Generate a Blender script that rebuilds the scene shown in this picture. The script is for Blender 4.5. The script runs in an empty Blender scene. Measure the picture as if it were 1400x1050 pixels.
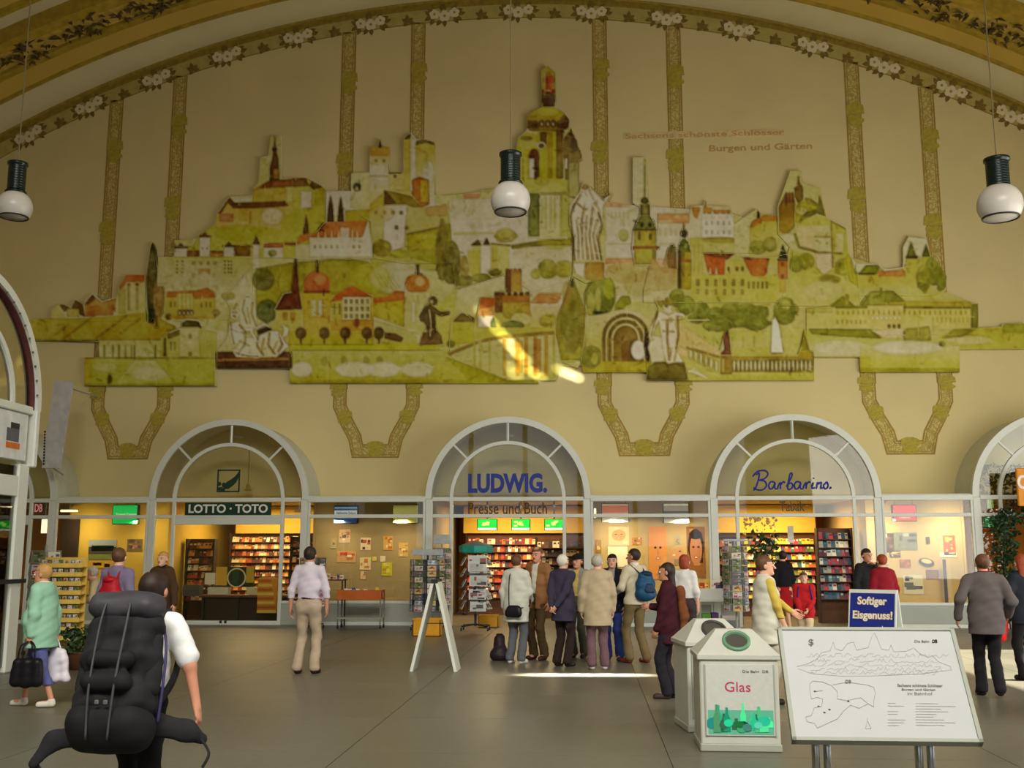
import bpy, bmesh, math, random
import numpy as np
from mathutils import Vector, Matrix
# ---------------------------------------------------------------- camera, world, lights, exposure
SC = bpy.context.scene
C = SC.collection
FOC, HOR, DIST = 1450.0, 758.0, 26.0
PITCH = math.atan((HOR-525)/FOC); YAW = math.radians(4)
CAMX = DIST*math.tan(YAW)+6/FOC*DIST
CAMP = np.array([CAMX, -DIST, 1.7])
cd = bpy.data.cameras.new('camera'); cam = bpy.data.objects.new('camera', cd); C.objects.link(cam)
cd.sensor_width = 36; cd.lens = FOC/1400*36; cd.clip_end = 300
cam.location = CAMP; cam.rotation_euler = (math.pi/2+PITCH, 0, YAW)
SC.camera = cam
SC.view_settings.view_transform = 'Standard'; SC.view_settings.look = 'None'
SC.view_settings.gamma = 1; SC.view_settings.use_curve_mapping = False
SC.view_settings.exposure = -0.30
wd = bpy.data.worlds.new('daylight'); SC.world = wd; wd.use_nodes = True
wd.node_tree.nodes['Background'].inputs[0].default_value = (0.80, 0.88, 1.0, 1)
wd.node_tree.nodes['Background'].inputs[1].default_value = 1.0
def lamp(name, kind, loc, target, energy, color, **kw):
    d = bpy.data.lights.new(name, kind); d.energy = energy; d.color = color
    for k, v in kw.items(): setattr(d, k, v)
    o = bpy.data.objects.new(name, d); C.objects.link(o); o.location = loc
    o.rotation_euler = (Vector(target)-Vector(loc)).to_track_quat('-Z', 'Y').to_euler()
    return o
# daylight through the tall windows of the right-hand wall and of the end wall behind the viewer
lamp('daylight_right_windows', 'AREA', (15.6, -11, 3.6), (0, 0, 3.0), 1150, (1.0, 0.97, 0.90), shape='RECTANGLE', size=16, size_y=5.5)
lamp('daylight_end_window', 'AREA', (3, -29, 12.6), (2, -14, 0), 1400, (1.0, 0.975, 0.88), shape='RECTANGLE', size=16, size_y=4, spread=math.radians(88))
# sun, with lamps added for its streaks: through the right-hand doors onto the floor, and thrown up onto the mural by door glass
SUNC = (1.0, 0.95, 0.82)
GLINTS = [((-0.66, 7.97), 1.1, 0.6), ((-0.46, 7.71), 1.2, 0.9), ((-0.27, 7.47), 1.2, 1.1), ((-0.08, 7.26), 1.2, 1.2), ((0.11, 7.04), 1.3, 1.3), ((0.26, 6.84), 1.2, 1.3), ((0.41, 6.69), 1, 1), ((0.19, 6.31), 1.3, 0.8), ((0.09, 6.5), 1.1, 0.5), ((0.45, 6.48), 1, 0.8), ((0.64, 6.34), 1.1, 1), ((0.83, 6.22), 1, 0.8), ((1.32, 6.41), 0.9, 0.7), ((1.51, 6.33), 1, 1), ((1.7, 6.25), 1.1, 1.4), ((1.89, 6.17), 0.9, 1.2)]
sun = lamp('sun', 'SUN', (40, -8, 24.5), (8.0, -8.6, 0), 34.0, SUNC, angle=.01)
for _t, _s, _e in GLINTS:
    lamp('door_glass_glint', 'SPOT', (15.0, -13.5, .6), (_t[0], 1.05, _t[1]), 34000*_e, SUNC, spot_size=math.radians(.85*_s), spot_blend=.9, shadow_soft_size=.02)
_l = lamp('added_streak_lamp', 'AREA', (14.5, -9.8, 11.5), (1.9, -10.35, 0), 55, SUNC, shape='RECTANGLE', size=.22, size_y=1.15, spread=math.radians(1.5))  # added narrow lamp near the vault, draws the thin sun streak on the floor

# ---------------------------------------------------------------- pixel helpers (used once to read places off the photograph)
_fw = np.array([-math.sin(YAW)*math.cos(PITCH), math.cos(YAW)*math.cos(PITCH), math.sin(PITCH)])
_rt = np.array([math.cos(YAW), math.sin(YAW), 0.0]); _up = np.cross(_rt, _fw)
def _ray(px, py): return _fw+_rt*(px-700)/FOC+_up*(525-py)/FOC
def W(px, py, Y=0.0):
    r = _ray(px, py); p = CAMP+r*((Y-CAMP[1])/r[1]); return float(p[0]), float(p[2])
def G(px, py, z=0.0):
    r = _ray(px, py); p = CAMP+r*((z-CAMP[2])/r[2]); return float(p[0]), float(p[1])
def Wv(px, py, Y=0.0):
    x, z = W(px, py, Y); return Vector((x, Y, z))
def rnd(s): return random.Random(s)

# ---------------------------------------------------------------- materials
def srgb(c):
    if isinstance(c, str): c = tuple(int(c[i:i+2], 16) for i in (0, 2, 4))
    return tuple(((v/255)/12.92 if v/255 <= 0.04045 else ((v/255+0.055)/1.055)**2.4) for v in c[:3])
_M = {}
def mat(key, col, rough=0.6, metal=0.0, var=0.12, scale=6.0, bump=0.0, spec=0.4, emit=None, es=0.0, trans=0.0, obj_space=True):
    if key in _M: return _M[key]
    m = bpy.data.materials.new(key); m.use_nodes = True; nt = m.node_tree; b = nt.nodes['Principled BSDF']
    c = srgb(col)
    tc = nt.nodes.new('ShaderNodeTexCoord'); n = nt.nodes.new('ShaderNodeTexNoise')
    n.inputs['Scale'].default_value = scale; n.inputs['Detail'].default_value = 5
    nt.links.new(tc.outputs['Object'], n.inputs['Vector'])
    r = nt.nodes.new('ShaderNodeValToRGB')
    r.color_ramp.elements[0].position = .3; r.color_ramp.elements[1].position = .7
    r.color_ramp.elements[0].color = tuple(v*(1-var) for v in c)+(1,)
    r.color_ramp.elements[1].color = tuple(min(1, v*(1+var)) for v in c)+(1,)
    nt.links.new(n.outputs['Fac'], r.inputs['Fac']); nt.links.new(r.outputs['Color'], b.inputs['Base Color'])
    b.inputs['Roughness'].default_value = rough; b.inputs['Metallic'].default_value = metal
    b.inputs['Specular IOR Level'].default_value = spec
    if bump:
        bp = nt.nodes.new('ShaderNodeBump'); bp.inputs['Strength'].default_value = bump; bp.inputs['Distance'].default_value = .01
        nt.links.new(n.outputs['Fac'], bp.inputs['Height']); nt.links.new(bp.outputs['Normal'], b.inputs['Normal'])
    if emit is not None:
        b.inputs['Emission Color'].default_value = srgb(emit)+(1,); b.inputs['Emission Strength'].default_value = es
    _M[key] = m; return m
def vcmat(key, rough=0.7, es=0.0, var=0.06, scale=20.0, spec=0.3):
    """material that takes its print colours from the mesh colour attribute 'Col'"""
    if key in _M: return _M[key]
    m = bpy.data.materials.new(key); m.use_nodes = True; nt = m.node_tree; b = nt.nodes['Principled BSDF']
    a = nt.nodes.new('ShaderNodeAttribute'); a.attribute_name = 'Col'
    tc = nt.nodes.new('ShaderNodeTexCoord'); n = nt.nodes.new('ShaderNodeTexNoise'); n.inputs['Scale'].default_value = scale
    n.inputs['Detail'].default_value = 4
    nt.links.new(tc.outputs['Object'], n.inputs['Vector'])
    mr = nt.nodes.new('ShaderNodeMapRange'); mr.inputs['From Min'].default_value = .25; mr.inputs['From Max'].default_value = .75
    mr.inputs['To Min'].default_value = 1-var; mr.inputs['To Max'].default_value = 1+var
    nt.links.new(n.outputs['Fac'], mr.inputs['Value'])
    mx = nt.nodes.new('ShaderNodeVectorMath'); mx.operation = 'SCALE'
    nt.links.new(a.outputs['Color'], mx.inputs[0]); nt.links.new(mr.outputs['Result'], mx.inputs['Scale'])
    nt.links.new(mx.outputs['Vector'], b.inputs['Base Color'])
    b.inputs['Roughness'].default_value = rough; b.inputs['Specular IOR Level'].default_value = spec
    if es:
        nt.links.new(mx.outputs['Vector'], b.inputs['Emission Color']); b.inputs['Emission Strength'].default_value = es
    _M[key] = m; return m
def glassmat(key, tint=(243, 244, 238), refl=0.045, op=0.0):
    if key in _M: return _M[key]
    m = bpy.data.materials.new(key); m.use_nodes = True; nt = m.node_tree
    for n in list(nt.nodes):
        if n.type != 'OUTPUT_MATERIAL': nt.nodes.remove(n)
    out = [n for n in nt.nodes if n.type == 'OUTPUT_MATERIAL'][0]
    t = nt.nodes.new('ShaderNodeBsdfTransparent'); t.inputs[0].default_value = srgb(tint)+(1,)
    g = nt.nodes.new('ShaderNodeBsdfGlossy'); g.inputs['Roughness'].default_value = 0.02
    g.inputs[0].default_value = (1, 1, 1, 1)
    f = nt.nodes.new('ShaderNodeFresnel'); f.inputs[0].default_value = 1.5
    ad = nt.nodes.new('ShaderNodeMath'); ad.operation = 'ADD'; ad.inputs[1].default_value = refl-.04; ad.use_clamp = True
    nt.links.new(f.outputs[0], ad.inputs[0])
    mx = nt.nodes.new('ShaderNodeMixShader'); nt.links.new(ad.outputs[0], mx.inputs[0])
    nt.links.new(t.outputs[0], mx.inputs[1]); nt.links.new(g.outputs[0], mx.inputs[2])
    nt.links.new(mx.outputs[0], out.inputs[0]); _M[key] = m; return m
GLASS = glassmat('window_glass')

# ---------------------------------------------------------------- mesh helpers
def mesh_np(name, V, F, col=None, smooth=False):
    """V (n,3), F (m,k) arrays with k fixed"""
    V = np.asarray(V, dtype=np.float32); F = np.asarray(F, dtype=np.int32); k = F.shape[1]
    me = bpy.data.meshes.new(name)
    me.vertices.add(len(V)); me.vertices.foreach_set('co', V.ravel())
    me.loops.add(F.size); me.loops.foreach_set('vertex_index', F.ravel())
    me.polygons.add(len(F)); me.polygons.foreach_set('loop_start', np.arange(0, F.size, k, dtype=np.int32))
    me.update(calc_edges=True)
    if smooth: me.polygons.foreach_set('use_smooth', np.ones(len(F), dtype=bool))
    if col is not None:
        at = me.color_attributes.new('Col', 'FLOAT_COLOR', 'POINT')
        c = np.ones((len(V), 4), dtype=np.float32); c[:, :3] = col; at.data.foreach_set('color', c.ravel())
    return me
class MB:
    def __init__(s): s.v = []; s.f = []; s.m = []; s.c = []; s.mats = []; s.cm = 0; s.col = None
    def use(s, m):
        if m not in s.mats: s.mats.append(m)
        s.cm = s.mats.index(m); return s
    def color(s, c): s.col = srgb(c); return s
    def add(s, vs, fs):
        n = len(s.v); s.v.extend([tuple(v) for v in vs]); s.f.extend([tuple(i+n for i in f) for f in fs]); s.m.extend([s.cm]*len(fs))
        s.c.extend([s.col or (.5, .5, .5)]*len(vs)); return s
    def box(s, x0, x1, y0, y1, z0, z1, M=None):
        vs = [(x, y, z) for x in (x0, x1) for y in (y0, y1) for z in (z0, z1)]
        if M is not None: vs = [M @ Vector(v) for v in vs]
        return s.add(vs, [(0, 1, 3, 2), (4, 6, 7, 5), (0, 4, 5, 1), (2, 3, 7, 6), (0, 2, 6, 4), (1, 5, 7, 3)])
    def bbox(s, x0, x1, y0, y1, z0, z1, b=.01, M=None):
        """box with chamfered vertical and horizontal edges (cheap bevel)"""
        vs = []; 
        bm = bmesh.new(); bmesh.ops.create_cube(bm, size=1)
        for v in bm.verts: v.co = Vector(((x0+x1)/2+v.co.x*(x1-x0), (y0+y1)/2+v.co.y*(y1-y0), (z0+z1)/2+v.co.z*(z1-z0)))
        bmesh.ops.bevel(bm, geom=list(bm.edges), offset=b, segments=1, affect='EDGES')
        bm.verts.index_update()
        vs = [(M @ v.co if M is not None else v.co.copy()) for v in bm.verts]; fs = [[v.index for v in f.verts] for f in bm.faces]
        bm.free(); return s.add(vs, fs)
    def quad(s, a, b, c, d): return s.add([a, b, c, d], [(0, 1, 2, 3)])
    def prism(s, pts, y0, y1, M=None):
        """polygon pts (x,z) extruded between y0 and y1 (y0 is the front)"""
        n = len(pts); a = sum(pts[i][0]*pts[(i+1) % n][1]-pts[(i+1) % n][0]*pts[i][1] for i in range(n))
        if a < 0: pts = pts[::-1]
        vs = [(x, y0, z) for x, z in pts]+[(x, y1, z) for x, z in pts]
        if M is not None: vs = [M @ Vector(v) for v in vs]
        fs = [tuple(range(n)), tuple(range(2*n-1, n-1, -1))]+[(i, i+n, (i+1) % n+n, (i+1) % n) for i in range(n)]
        return s.add(vs, fs)
    def tube(s, path, r, n=8, cap=True, closed=False, flat=1.0):
        P = [Vector(p) for p in path]; L = len(P); rr = r if hasattr(r, '__len__') else [r]*L
        base = len(s.v); vs = []; fs = []; prev = None
        for i, p in enumerate(P):
            if closed: t = P[(i+1) % L]-P[i-1]
            else: t = P[min(i+1, L-1)]-P[max(i-1, 0)]
            t.normalize()
            if prev is None:
                u = t.orthogonal().normalized()
                if abs(t.z) < .9: u = (Vector((0, 0, 1))-t*t.z).normalized()
            else:
                u = prev-t*prev.dot(t); u = u.normalized() if u.length > 1e-6 else t.orthogonal().normalized()
            prev = u; w = t.cross(u)
            for k in range(n):
                a = 2*math.pi*k/n+math.pi/n; vs.append(p+(u*math.cos(a)+w*math.sin(a)*flat)*rr[i])
        rng = L if closed else L-1
        for i in range(rng):
            j = (i+1) % L
            for k in range(n): fs.append((i*n+k, i*n+(k+1) % n, j*n+(k+1) % n, j*n+k))
        if cap and not closed: fs.append(tuple(range(n-1, -1, -1))); fs.append(tuple((L-1)*n+k for k in range(n)))
        return s.add(vs, fs)
    def lathe(s, prof, n=20, M=None, sx=1, sy=1):
        """prof list of (r,z)"""
        vs = []; fs = []; L = len(prof)
        for r, z in prof:
            for k in range(n):
                a = 2*math.pi*k/n; vs.append(Vector((r*math.cos(a)*sx, r*math.sin(a)*sy, z)))
        for i in range(L-1):
            for k in range(n): fs.append((i*n+k, i*n+(k+1) % n, (i+1)*n+(k+1) % n, (i+1)*n+k))
        if prof[0][0] > 1e-4: fs.append(tuple(range(n-1, -1, -1)))
        if prof[-1][0] > 1e-4: fs.append(tuple((L-1)*n+k for k in range(n)))
        if M is not None: vs = [M @ v for v in vs]
        return s.add(vs, fs)
    def mesh(s, name, smooth=False):
        me = bpy.data.meshes.new(name); me.from_pydata(s.v, [], s.f)
        for m in s.mats: me.materials.append(m)
        if len(s.mats) > 1: me.polygons.foreach_set('material_index', s.m)
        if smooth: me.polygons.foreach_set('use_smooth', [True]*len(me.polygons))
        if s.col is not None:
            at = me.color_attributes.new('Col', 'FLOAT_COLOR', 'POINT'); c = np.ones((len(s.v), 4), dtype=np.float32)
            c[:, :3] = np.array(s.c); at.data.foreach_set('color', c.ravel())
        me.update(); return me
    def obj(s, name, m=None, parent=None, loc=None, smooth=False):
        me = s.mesh(name, smooth)
        if m is not None and not s.mats: me.materials.append(m)
        return link(name, me, parent, loc)
def autosmooth(o, ang=35):
    me = o.data
    try: me.shade_smooth_by_angle(angle=math.radians(ang)) 
    except Exception:
        me.polygons.foreach_set('use_smooth', [True]*len(me.polygons))
        me.set_sharp_from_angle(angle=math.radians(ang))
    return o
def link(name, me, parent=None, loc=None, mtl=None):
    o = bpy.data.objects.new(name, me); C.objects.link(o)
    if mtl is not None: me.materials.append(mtl)
    if parent is not None: o.parent = parent
    if loc is not None: o.location = loc
    return o
def thing(name, label, cat, loc=(0, 0, 0), rz=0.0, group=None, kind=None):
    o = bpy.data.objects.new(name, None); C.objects.link(o); o.location = loc; o.rotation_euler = (0, 0, rz)
    o.empty_display_size = .1
    return tag(o, label, cat, group, kind)
def tag(o, label=None, cat=None, group=None, kind=None):
    if label: o['label'] = label
    if cat: o['category'] = cat
    if group: o['group'] = group
    if kind: o['kind'] = kind
    return o
def structure(name, label=None):
    o = bpy.data.objects.new(name, None); C.objects.link(o); o['kind'] = 'structure'
    if label: o['label'] = label
    return o
def dup(o, loc, rz=None, label=None, parent=None):
    r = o.copy(); C.objects.link(r)
    if parent is not None: r.parent = parent
    if loc is not None: r.location = loc
    if rz is not None: r.rotation_euler = (0, 0, rz)
    if label: r['label'] = label
    for ch in list(o.children): dup(ch, None, None, None, r)
    return r
_font = {}
def text_mesh(txt, name, bold=0.0, ext=0.01, shear=0.0, space=1.0):
    cu = bpy.data.curves.new(name, 'FONT'); cu.body = txt; cu.size = 1; cu.offset = bold; cu.extrude = ext; cu.shear = shear
    cu.resolution_u = 3; cu.space_character = space
    t = bpy.data.objects.new('t', cu); C.objects.link(t)
    dg = bpy.context.evaluated_depsgraph_get(); me = bpy.data.meshes.new_from_object(t.evaluated_get(dg))
    bpy.data.objects.remove(t); bpy.data.curves.remove(cu); me.name = name
    return me
def text_obj(txt, name, x0, x1, z0, z1, y, m, parent=None, bold=0.0, ext=0.01, shear=0.0, space=1.0, M=None):
    """lettering stretched to the box x0..x1, z0..z1 on the plane y, facing -y"""
    me = text_mesh(txt, name, bold, ext, shear, space)
    n = len(me.vertices); co = np.empty(n*3, dtype=np.float32); me.vertices.foreach_get('co', co); co = co.reshape(-1, 3)
    a, b = co.min(0), co.max(0)
    o = np.empty_like(co)
    o[:, 0] = x0+(co[:, 0]-a[0])/(b[0]-a[0])*(x1-x0); o[:, 2] = z0+(co[:, 1]-a[1])/(b[1]-a[1])*(z1-z0); o[:, 1] = y-co[:, 2]
    if M is not None: o = np.array([M @ Vector(v) for v in o], dtype=np.float32)
    me.vertices.foreach_set('co', o.ravel()); me.materials.clear(); me.materials.append(m); me.update()
    return link(name, me, parent)
# ================================================================= SETTING
WALLY = 1.25; RC = (-0.4, -11.9); RR = 28.75
plaster = mat('cream_plaster', (222, 206, 150), .85, var=.05, scale=.6, bump=.05)
ceilm = mat('vault_yellow', (206, 172, 78), .85, var=.05, scale=.8)
covem = mat('cove_cream', (216, 204, 158), .8, var=.04, scale=.8)
goldm = mat('gold_paint', (170, 142, 42), .7, var=.22, scale=5)
goldd = mat('gold_dark', (154, 130, 44), .7, var=.25, scale=8)
goldl = mat('gold_ochre', (196, 164, 70), .7, var=.2, scale=7)
whitem = mat('white_metal', (216, 219, 208), .4, var=.03, scale=3, spec=.5)
greym = mat('grey_metal', (160, 162, 150), .45, var=.05, scale=3)
darkm = mat('dark_metal', (30, 30, 32), .5, var=.1)
chrome = mat('steel', (190, 190, 188), .25, metal=1.0, var=.05)
def arcpts(r, x0, x1, n=64):
    out = []
    for i in range(n+1):
        x = x0+(x1-x0)*i/n; out.append((x, RC[1]+math.sqrt(r*r-(x-RC[0])**2)))
    return out
HX0, HX1, YE = -17.0, 16.2, -42.0
# floor: slabs built one by one as far as they show, real joints between them
def floor_material():
    m = bpy.data.materials.new('polished_stone_floor'); m.use_nodes = True; nt = m.node_tree; b = nt.nodes['Principled BSDF']
    tc = nt.nodes.new('ShaderNodeTexCoord')
    n1 = nt.nodes.new('ShaderNodeTexNoise'); n1.inputs['Scale'].default_value = .35; n1.inputs['Detail'].default_value = 6
    n2 = nt.nodes.new('ShaderNodeTexNoise'); n2.inputs['Scale'].default_value = 9; n2.inputs['Detail'].default_value = 8
    for n in (n1, n2): nt.links.new(tc.outputs['Object'], n.inputs['Vector'])
    r1 = nt.nodes.new('ShaderNodeValToRGB'); r1.color_ramp.elements[0].position = .3; r1.color_ramp.elements[1].position = .72
    r1.color_ramp.elements[0].color = srgb((92, 89, 76))+(1,); r1.color_ramp.elements[1].color = srgb((116, 112, 98))+(1,)
    nt.links.new(n1.outputs['Fac'], r1.inputs['Fac'])
    r2 = nt.nodes.new('ShaderNodeMapRange'); r2.inputs['To Min'].default_value = .82; r2.inputs['To Max'].default_value = 1.16
    nt.links.new(n2.outputs['Fac'], r2.inputs['Value'])
    mx = nt.nodes.new('ShaderNodeVectorMath'); mx.operation = 'SCALE'
    nt.links.new(r1.outputs['Color'], mx.inputs[0]); nt.links.new(r2.outputs['Result'], mx.inputs['Scale'])
    nt.links.new(mx.outputs['Vector'], b.inputs['Base Color'])
    r3 = nt.nodes.new('ShaderNodeMapRange'); r3.inputs['To Min'].default_value = .22; r3.inputs['To Max'].default_value = .55
    nt.links.new(n1.outputs['Fac'], r3.inputs['Value']); nt.links.new(r3.outputs['Result'], b.inputs['Roughness'])
    b.inputs['Specular IOR Level'].default_value = .35
    return m
floorm = floor_material()
fl = MB().box(HX0, HX1, YE, 8, -.3, -.012).obj('floor', mat('floor_joint', (84, 82, 74), .7)); fl['kind'] = 'structure'
for i in range(12):
    for j in range(14):
        x0 = HX0+i*2.8; y0 = -26.5+j*2.0
        if y0+2 > 0.02: continue
        MB().box(x0+.004, min(x0+2.796, HX1), y0+.004, y0+1.996, -.012, 0).obj('floor_slab', floorm, fl)
MB().box(HX0, HX1, YE, -26.5, -.012, 0).obj('floor_field', floorm, fl)
MB().box(HX0, HX1, 0.0-.5, 8, -.011, 0.001).obj('floor_field', floorm, fl)
# back wall above the shopfronts
wb = structure('wall_back')
top = arcpts(RR, HX0, HX1, 90)
MB().prism([(HX0, 3.06), (HX1, 3.06)]+top[::-1], WALLY, WALLY+.3).obj('plaster_face', plaster, wb)
# side and end walls (daylight openings in the right and end walls)
wl = structure('wall_left'); MB().box(HX0-.3, HX0, YE, 8, 0, 14.5).obj('plaster_face', plaster, wl)
wr = structure('wall_right')
mb = MB()
for (a, b) in ((YE, -26), (-24, -18.2), (-17.0, -10.2), (-9.2, -1.4), (-1.2+.9, 8)):
    pass
mb.box(HX1, HX1+.4, YE, 8, 7.0, 14.5)
for a, b in ((YE, -34), (-26.5, -25.5), (-17.5, -16.5), (-5.6, -4.6), (-1.0, 8)): mb.box(HX1, HX1+.4, a, b, 0, 7.0)
for a, b in ((-34, -26.5), (-25.5, -17.5), (-16.5, -12.2), (-4.6, -1)): mb.box(HX1, HX1+.4, a, b, 3.0, 7.0)
mb.obj('plaster_face', plaster, wr)
we = structure('wall_end')
mb = MB(); mb.box(HX0, -9, YE-.4, YE, 0, 17); mb.box(12, HX1, YE-.4, YE, 0, 17); mb.box(-9, 12, YE-.4, YE, 0, 2.2); mb.box(-9, 12, YE-.4, YE, 12, 17)
for k in range(1, 6): mb.box(-9+21*k/6-.15, -9+21*k/6+.15, YE-.3, YE-.1, 2.2, 12)
mb.obj('plaster_face', plaster, we)
# vault: swept profile (y, radius)
ce = structure('ceiling')
def sweep(prof, m, name, n=80, parent=ce, x0=HX0, x1=HX1, smooth=True):
    vs = []; fs = []; a0 = math.asin((x0-RC[0])/RR); a1 = math.asin((x1-RC[0])/RR); L = len(prof)
    for i in range(n+1):
        a = a0+(a1-a0)*i/n
        for (y, r) in prof: vs.append((RC[0]+r*math.sin(a), y, RC[1]+r*math.cos(a)))
    for i in range(n):
        for k in range(L-1): fs.append((i*L+k, (i+1)*L+k, (i+1)*L+k+1, i*L+k+1))
    o = MB().add(vs, fs).obj(name, m, parent)
    return autosmooth(o, 30) if smooth else o
sweep([(WALLY+.02, RR-.0), (WALLY-.12, RR+.0), (WALLY-.14, RR+.06)], goldd, 'gold_edge_moulding')
sweep([(WALLY-.14, RR+.06), (WALLY-.4, RR+.04), (WALLY-.75, RR+.10), (WALLY-1.1, RR+.22)], covem, 'cream_cove')
sweep([(WALLY-1.1, RR+.22), (WALLY-1.12, RR+.15), (WALLY-1.19, RR+.15), (WALLY-1.21, RR+.22)], goldm, 'cove_fillet')
sweep([(WALLY-1.21, RR+.22), (-1.0, RR+.30)], ceilm, 'vault_surface')
yv = -1.0
for k in range(4):
    y0 = yv-k*9.2
    sweep([(y0, RR+.3), (y0-.02, RR-.06), (y0-.32, RR-.10), (y0-.34, RR-.02), (y0-1.05, RR-.02), (y0-1.07, RR-.10), (y0-1.37, RR-.06), (y0-1.39, RR+.3)], goldm, 'vault_rib')
    sweep([(y0-.36, RR-.03), (y0-1.03, RR-.03)], goldl, 'rib_panel')
    sweep([(y0-1.39, RR+.3), (y0-1.9, RR+.3)], covem, 'vault_surface')
    sweep([(y0-1.9, RR+.3), (y0-1.93, RR+.18), (y0-2.05, RR+.18), (y0-2.08, RR+.3)], goldm, 'vault_fillet')
    sweep([(y0-2.08, RR+.3), (y0-9.2 if k < 3 else YE, RR+.3)], ceilm, 'vault_surface')
# leafy garlands carved on the first rib
leafd = mat('garland_leaf', (84, 66, 28), .8, var=.3, scale=12)
R0 = rnd(5); mb = MB()
a0, a1 = math.asin((HX0-RC[0])/RR), math.asin((HX1-RC[0])/RR)
def ribp(a, y, r): return Vector((RC[0]+r*math.sin(a), y, RC[1]+r*math.cos(a)))
na = 150
for i in range(na):
    a = a0+(a1-a0)*i/na; big = (i % 7) in (2, 3, 4)
    for k in range(9 if big else 4):
        sp = .46 if big else .22
        y = yv-.69+R0.uniform(-sp, sp)-(.0); aa = a+R0.uniform(-.004, .004)
        r = RR-.06-R0.uniform(0, .10); s = R0.uniform(.07, .15); th = R0.uniform(0, 6.28)
        p = ribp(aa, y, r); tx = Vector((math.cos(aa), 0, -math.sin(aa))); ty = Vector((0, 1, 0)); nz = Vector((math.sin(aa), 0, math.cos(aa)))
        d = tx*math.cos(th)+ty*math.sin(th); e = -tx*math.sin(th)+ty*math.cos(th)
        mb.add([p-d*s, p+e*s*.45+nz*.02, p+d*s-nz*.05, p-e*s*.45+nz*.02, p+nz*.06], [(0, 1, 2), (0, 2, 3), (0, 4, 1), (1, 4, 2), (2, 4, 3), (3, 4, 0)])
tag(mb.obj('leaf_garland', leafd, ce), kind='stuff')

# ---- painted frieze along the arch
yf = WALLY-.004
def ringstrip(r0, r1, y, m, name, parent, x0=-15.2, x1=14.6, n=90):
    vs = []; fs = []
    for i in range(n+1):
        a = math.asin((x0-RC[0])/RR)+(math.asin((x1-RC[0])/RR)-math.asin((x0-RC[0])/RR))*i/n
        for r in (r0, r1): vs.append((RC[0]+r*math.sin(a), y, RC[1]+r*math.cos(a)))
    for i in range(n): fs.append((2*i, 2*i+2, 2*i+3, 2*i+1))
    return MB().add(vs, fs).obj(name, m, parent)
friezem = mat('frieze_ochre', (188, 172, 96), .8, var=.12, scale=4)
ringstrip(RR-.50, RR, yf, friezem, 'frieze_band', wb)
ringstrip(RR-.12, RR, yf-.004, goldd, 'frieze_edge', wb)
ringstrip(RR-.53, RR-.50, yf-.002, goldd, 'frieze_line', wb)
petal = mat('flower_cream', (232, 218, 178), .8, var=.05); leafg = mat('painted_leaf', (128, 106, 40), .8, var=.25, scale=14)
flc = mat('flower_eye', (176, 140, 62), .8)
def leafpts(cx, cz, L, w, a): 
    out = []
    for t, q in ((0, 0), (.3, 1), (.65, .8), (1, 0), (.65, -.8), (.3, -1)):
        x = t*L; z = q*w/2; out.append((cx+x*math.cos(a)-z*math.sin(a), cz+x*math.sin(a)+z*math.cos(a)))
    return out
def flower_mesh(seed):
    R_ = rnd(seed); mb = MB()
    mb.use(leafg)
    for k in range(13):
        a = k/13*2*math.pi+R_.uniform(-.15, .15); cx = .34*math.cos(a); cz = .12*math.sin(a)
        mb.prism(leafpts(cx, cz, .19, .11, a+R_.uniform(-.5, .5)), -.008, 0)
    for (fx, fz, s) in ((-.25, .03, .13), (0, -.03, .15), (.25, .04, .13)):
        mb.use(petal)
        for k in range(5):
            a = k/5*2*math.pi+.3; pts = []
            for q in range(8):
                b = q/8*2*math.pi; pts.append((fx+math.cos(a)*s*.55+math.cos(b)*s*.48, fz+math.sin(a)*s*.55+math.sin(b)*s*.48))
            mb.prism(pts, -.016-.001*k, -.006)
        mb.use(flc); mb.prism([(fx+math.cos(b)*s*.25, fz+math.sin(b)*s*.25) for b in [q/7*6.283 for q in range(7)]], -.024, -.012)
    return mb.mesh('flower_spray')
def sprig_mesh():
    mb = MB().use(leafg)
    for a, L in ((2.5, .2), (1.6, .24), (.6, .2), (-.2, .2), (-2.4, .16)): mb.prism(leafpts(0, -.04, L, .12, a), -.008, 0)
    return mb.mesh('leaf_sprig')
fm = flower_mesh(1); sm = sprig_mesh()
fx = [(33, 180), (117, 137), (210, 100), (307, 70), (405, 47), (505, 31), (607, 20), (709, 16), (810, 18), (914, 27), (1014, 43), (1116, 65), (1215, 93), (1308, 129), (1392, 176)]
fa = []
for px, py in fx:
    x, z = W(px, py, WALLY); fa.append(math.asin((x-RC[0])/RR))
for i, a in enumerate(fa):
    o = link('flower_garland', fm, wb); r = RR-.33
    o.location = (RC[0]+r*math.sin(a), yf-.004, RC[1]+r*math.cos(a)); o.rotation_euler = (0, a, 0); o.scale = (1.12, 1, 1.15)
    if i < len(fa)-1:
        a2 = (a+fa[i+1])/2; o = link('leaf_sprig', sm, wb); r = RR-.40
        o.location = (RC[0]+r*math.sin(a2), yf-.006, RC[1]+r*math.cos(a2)); o.rotation_euler = (0, a2, 0)
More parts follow.
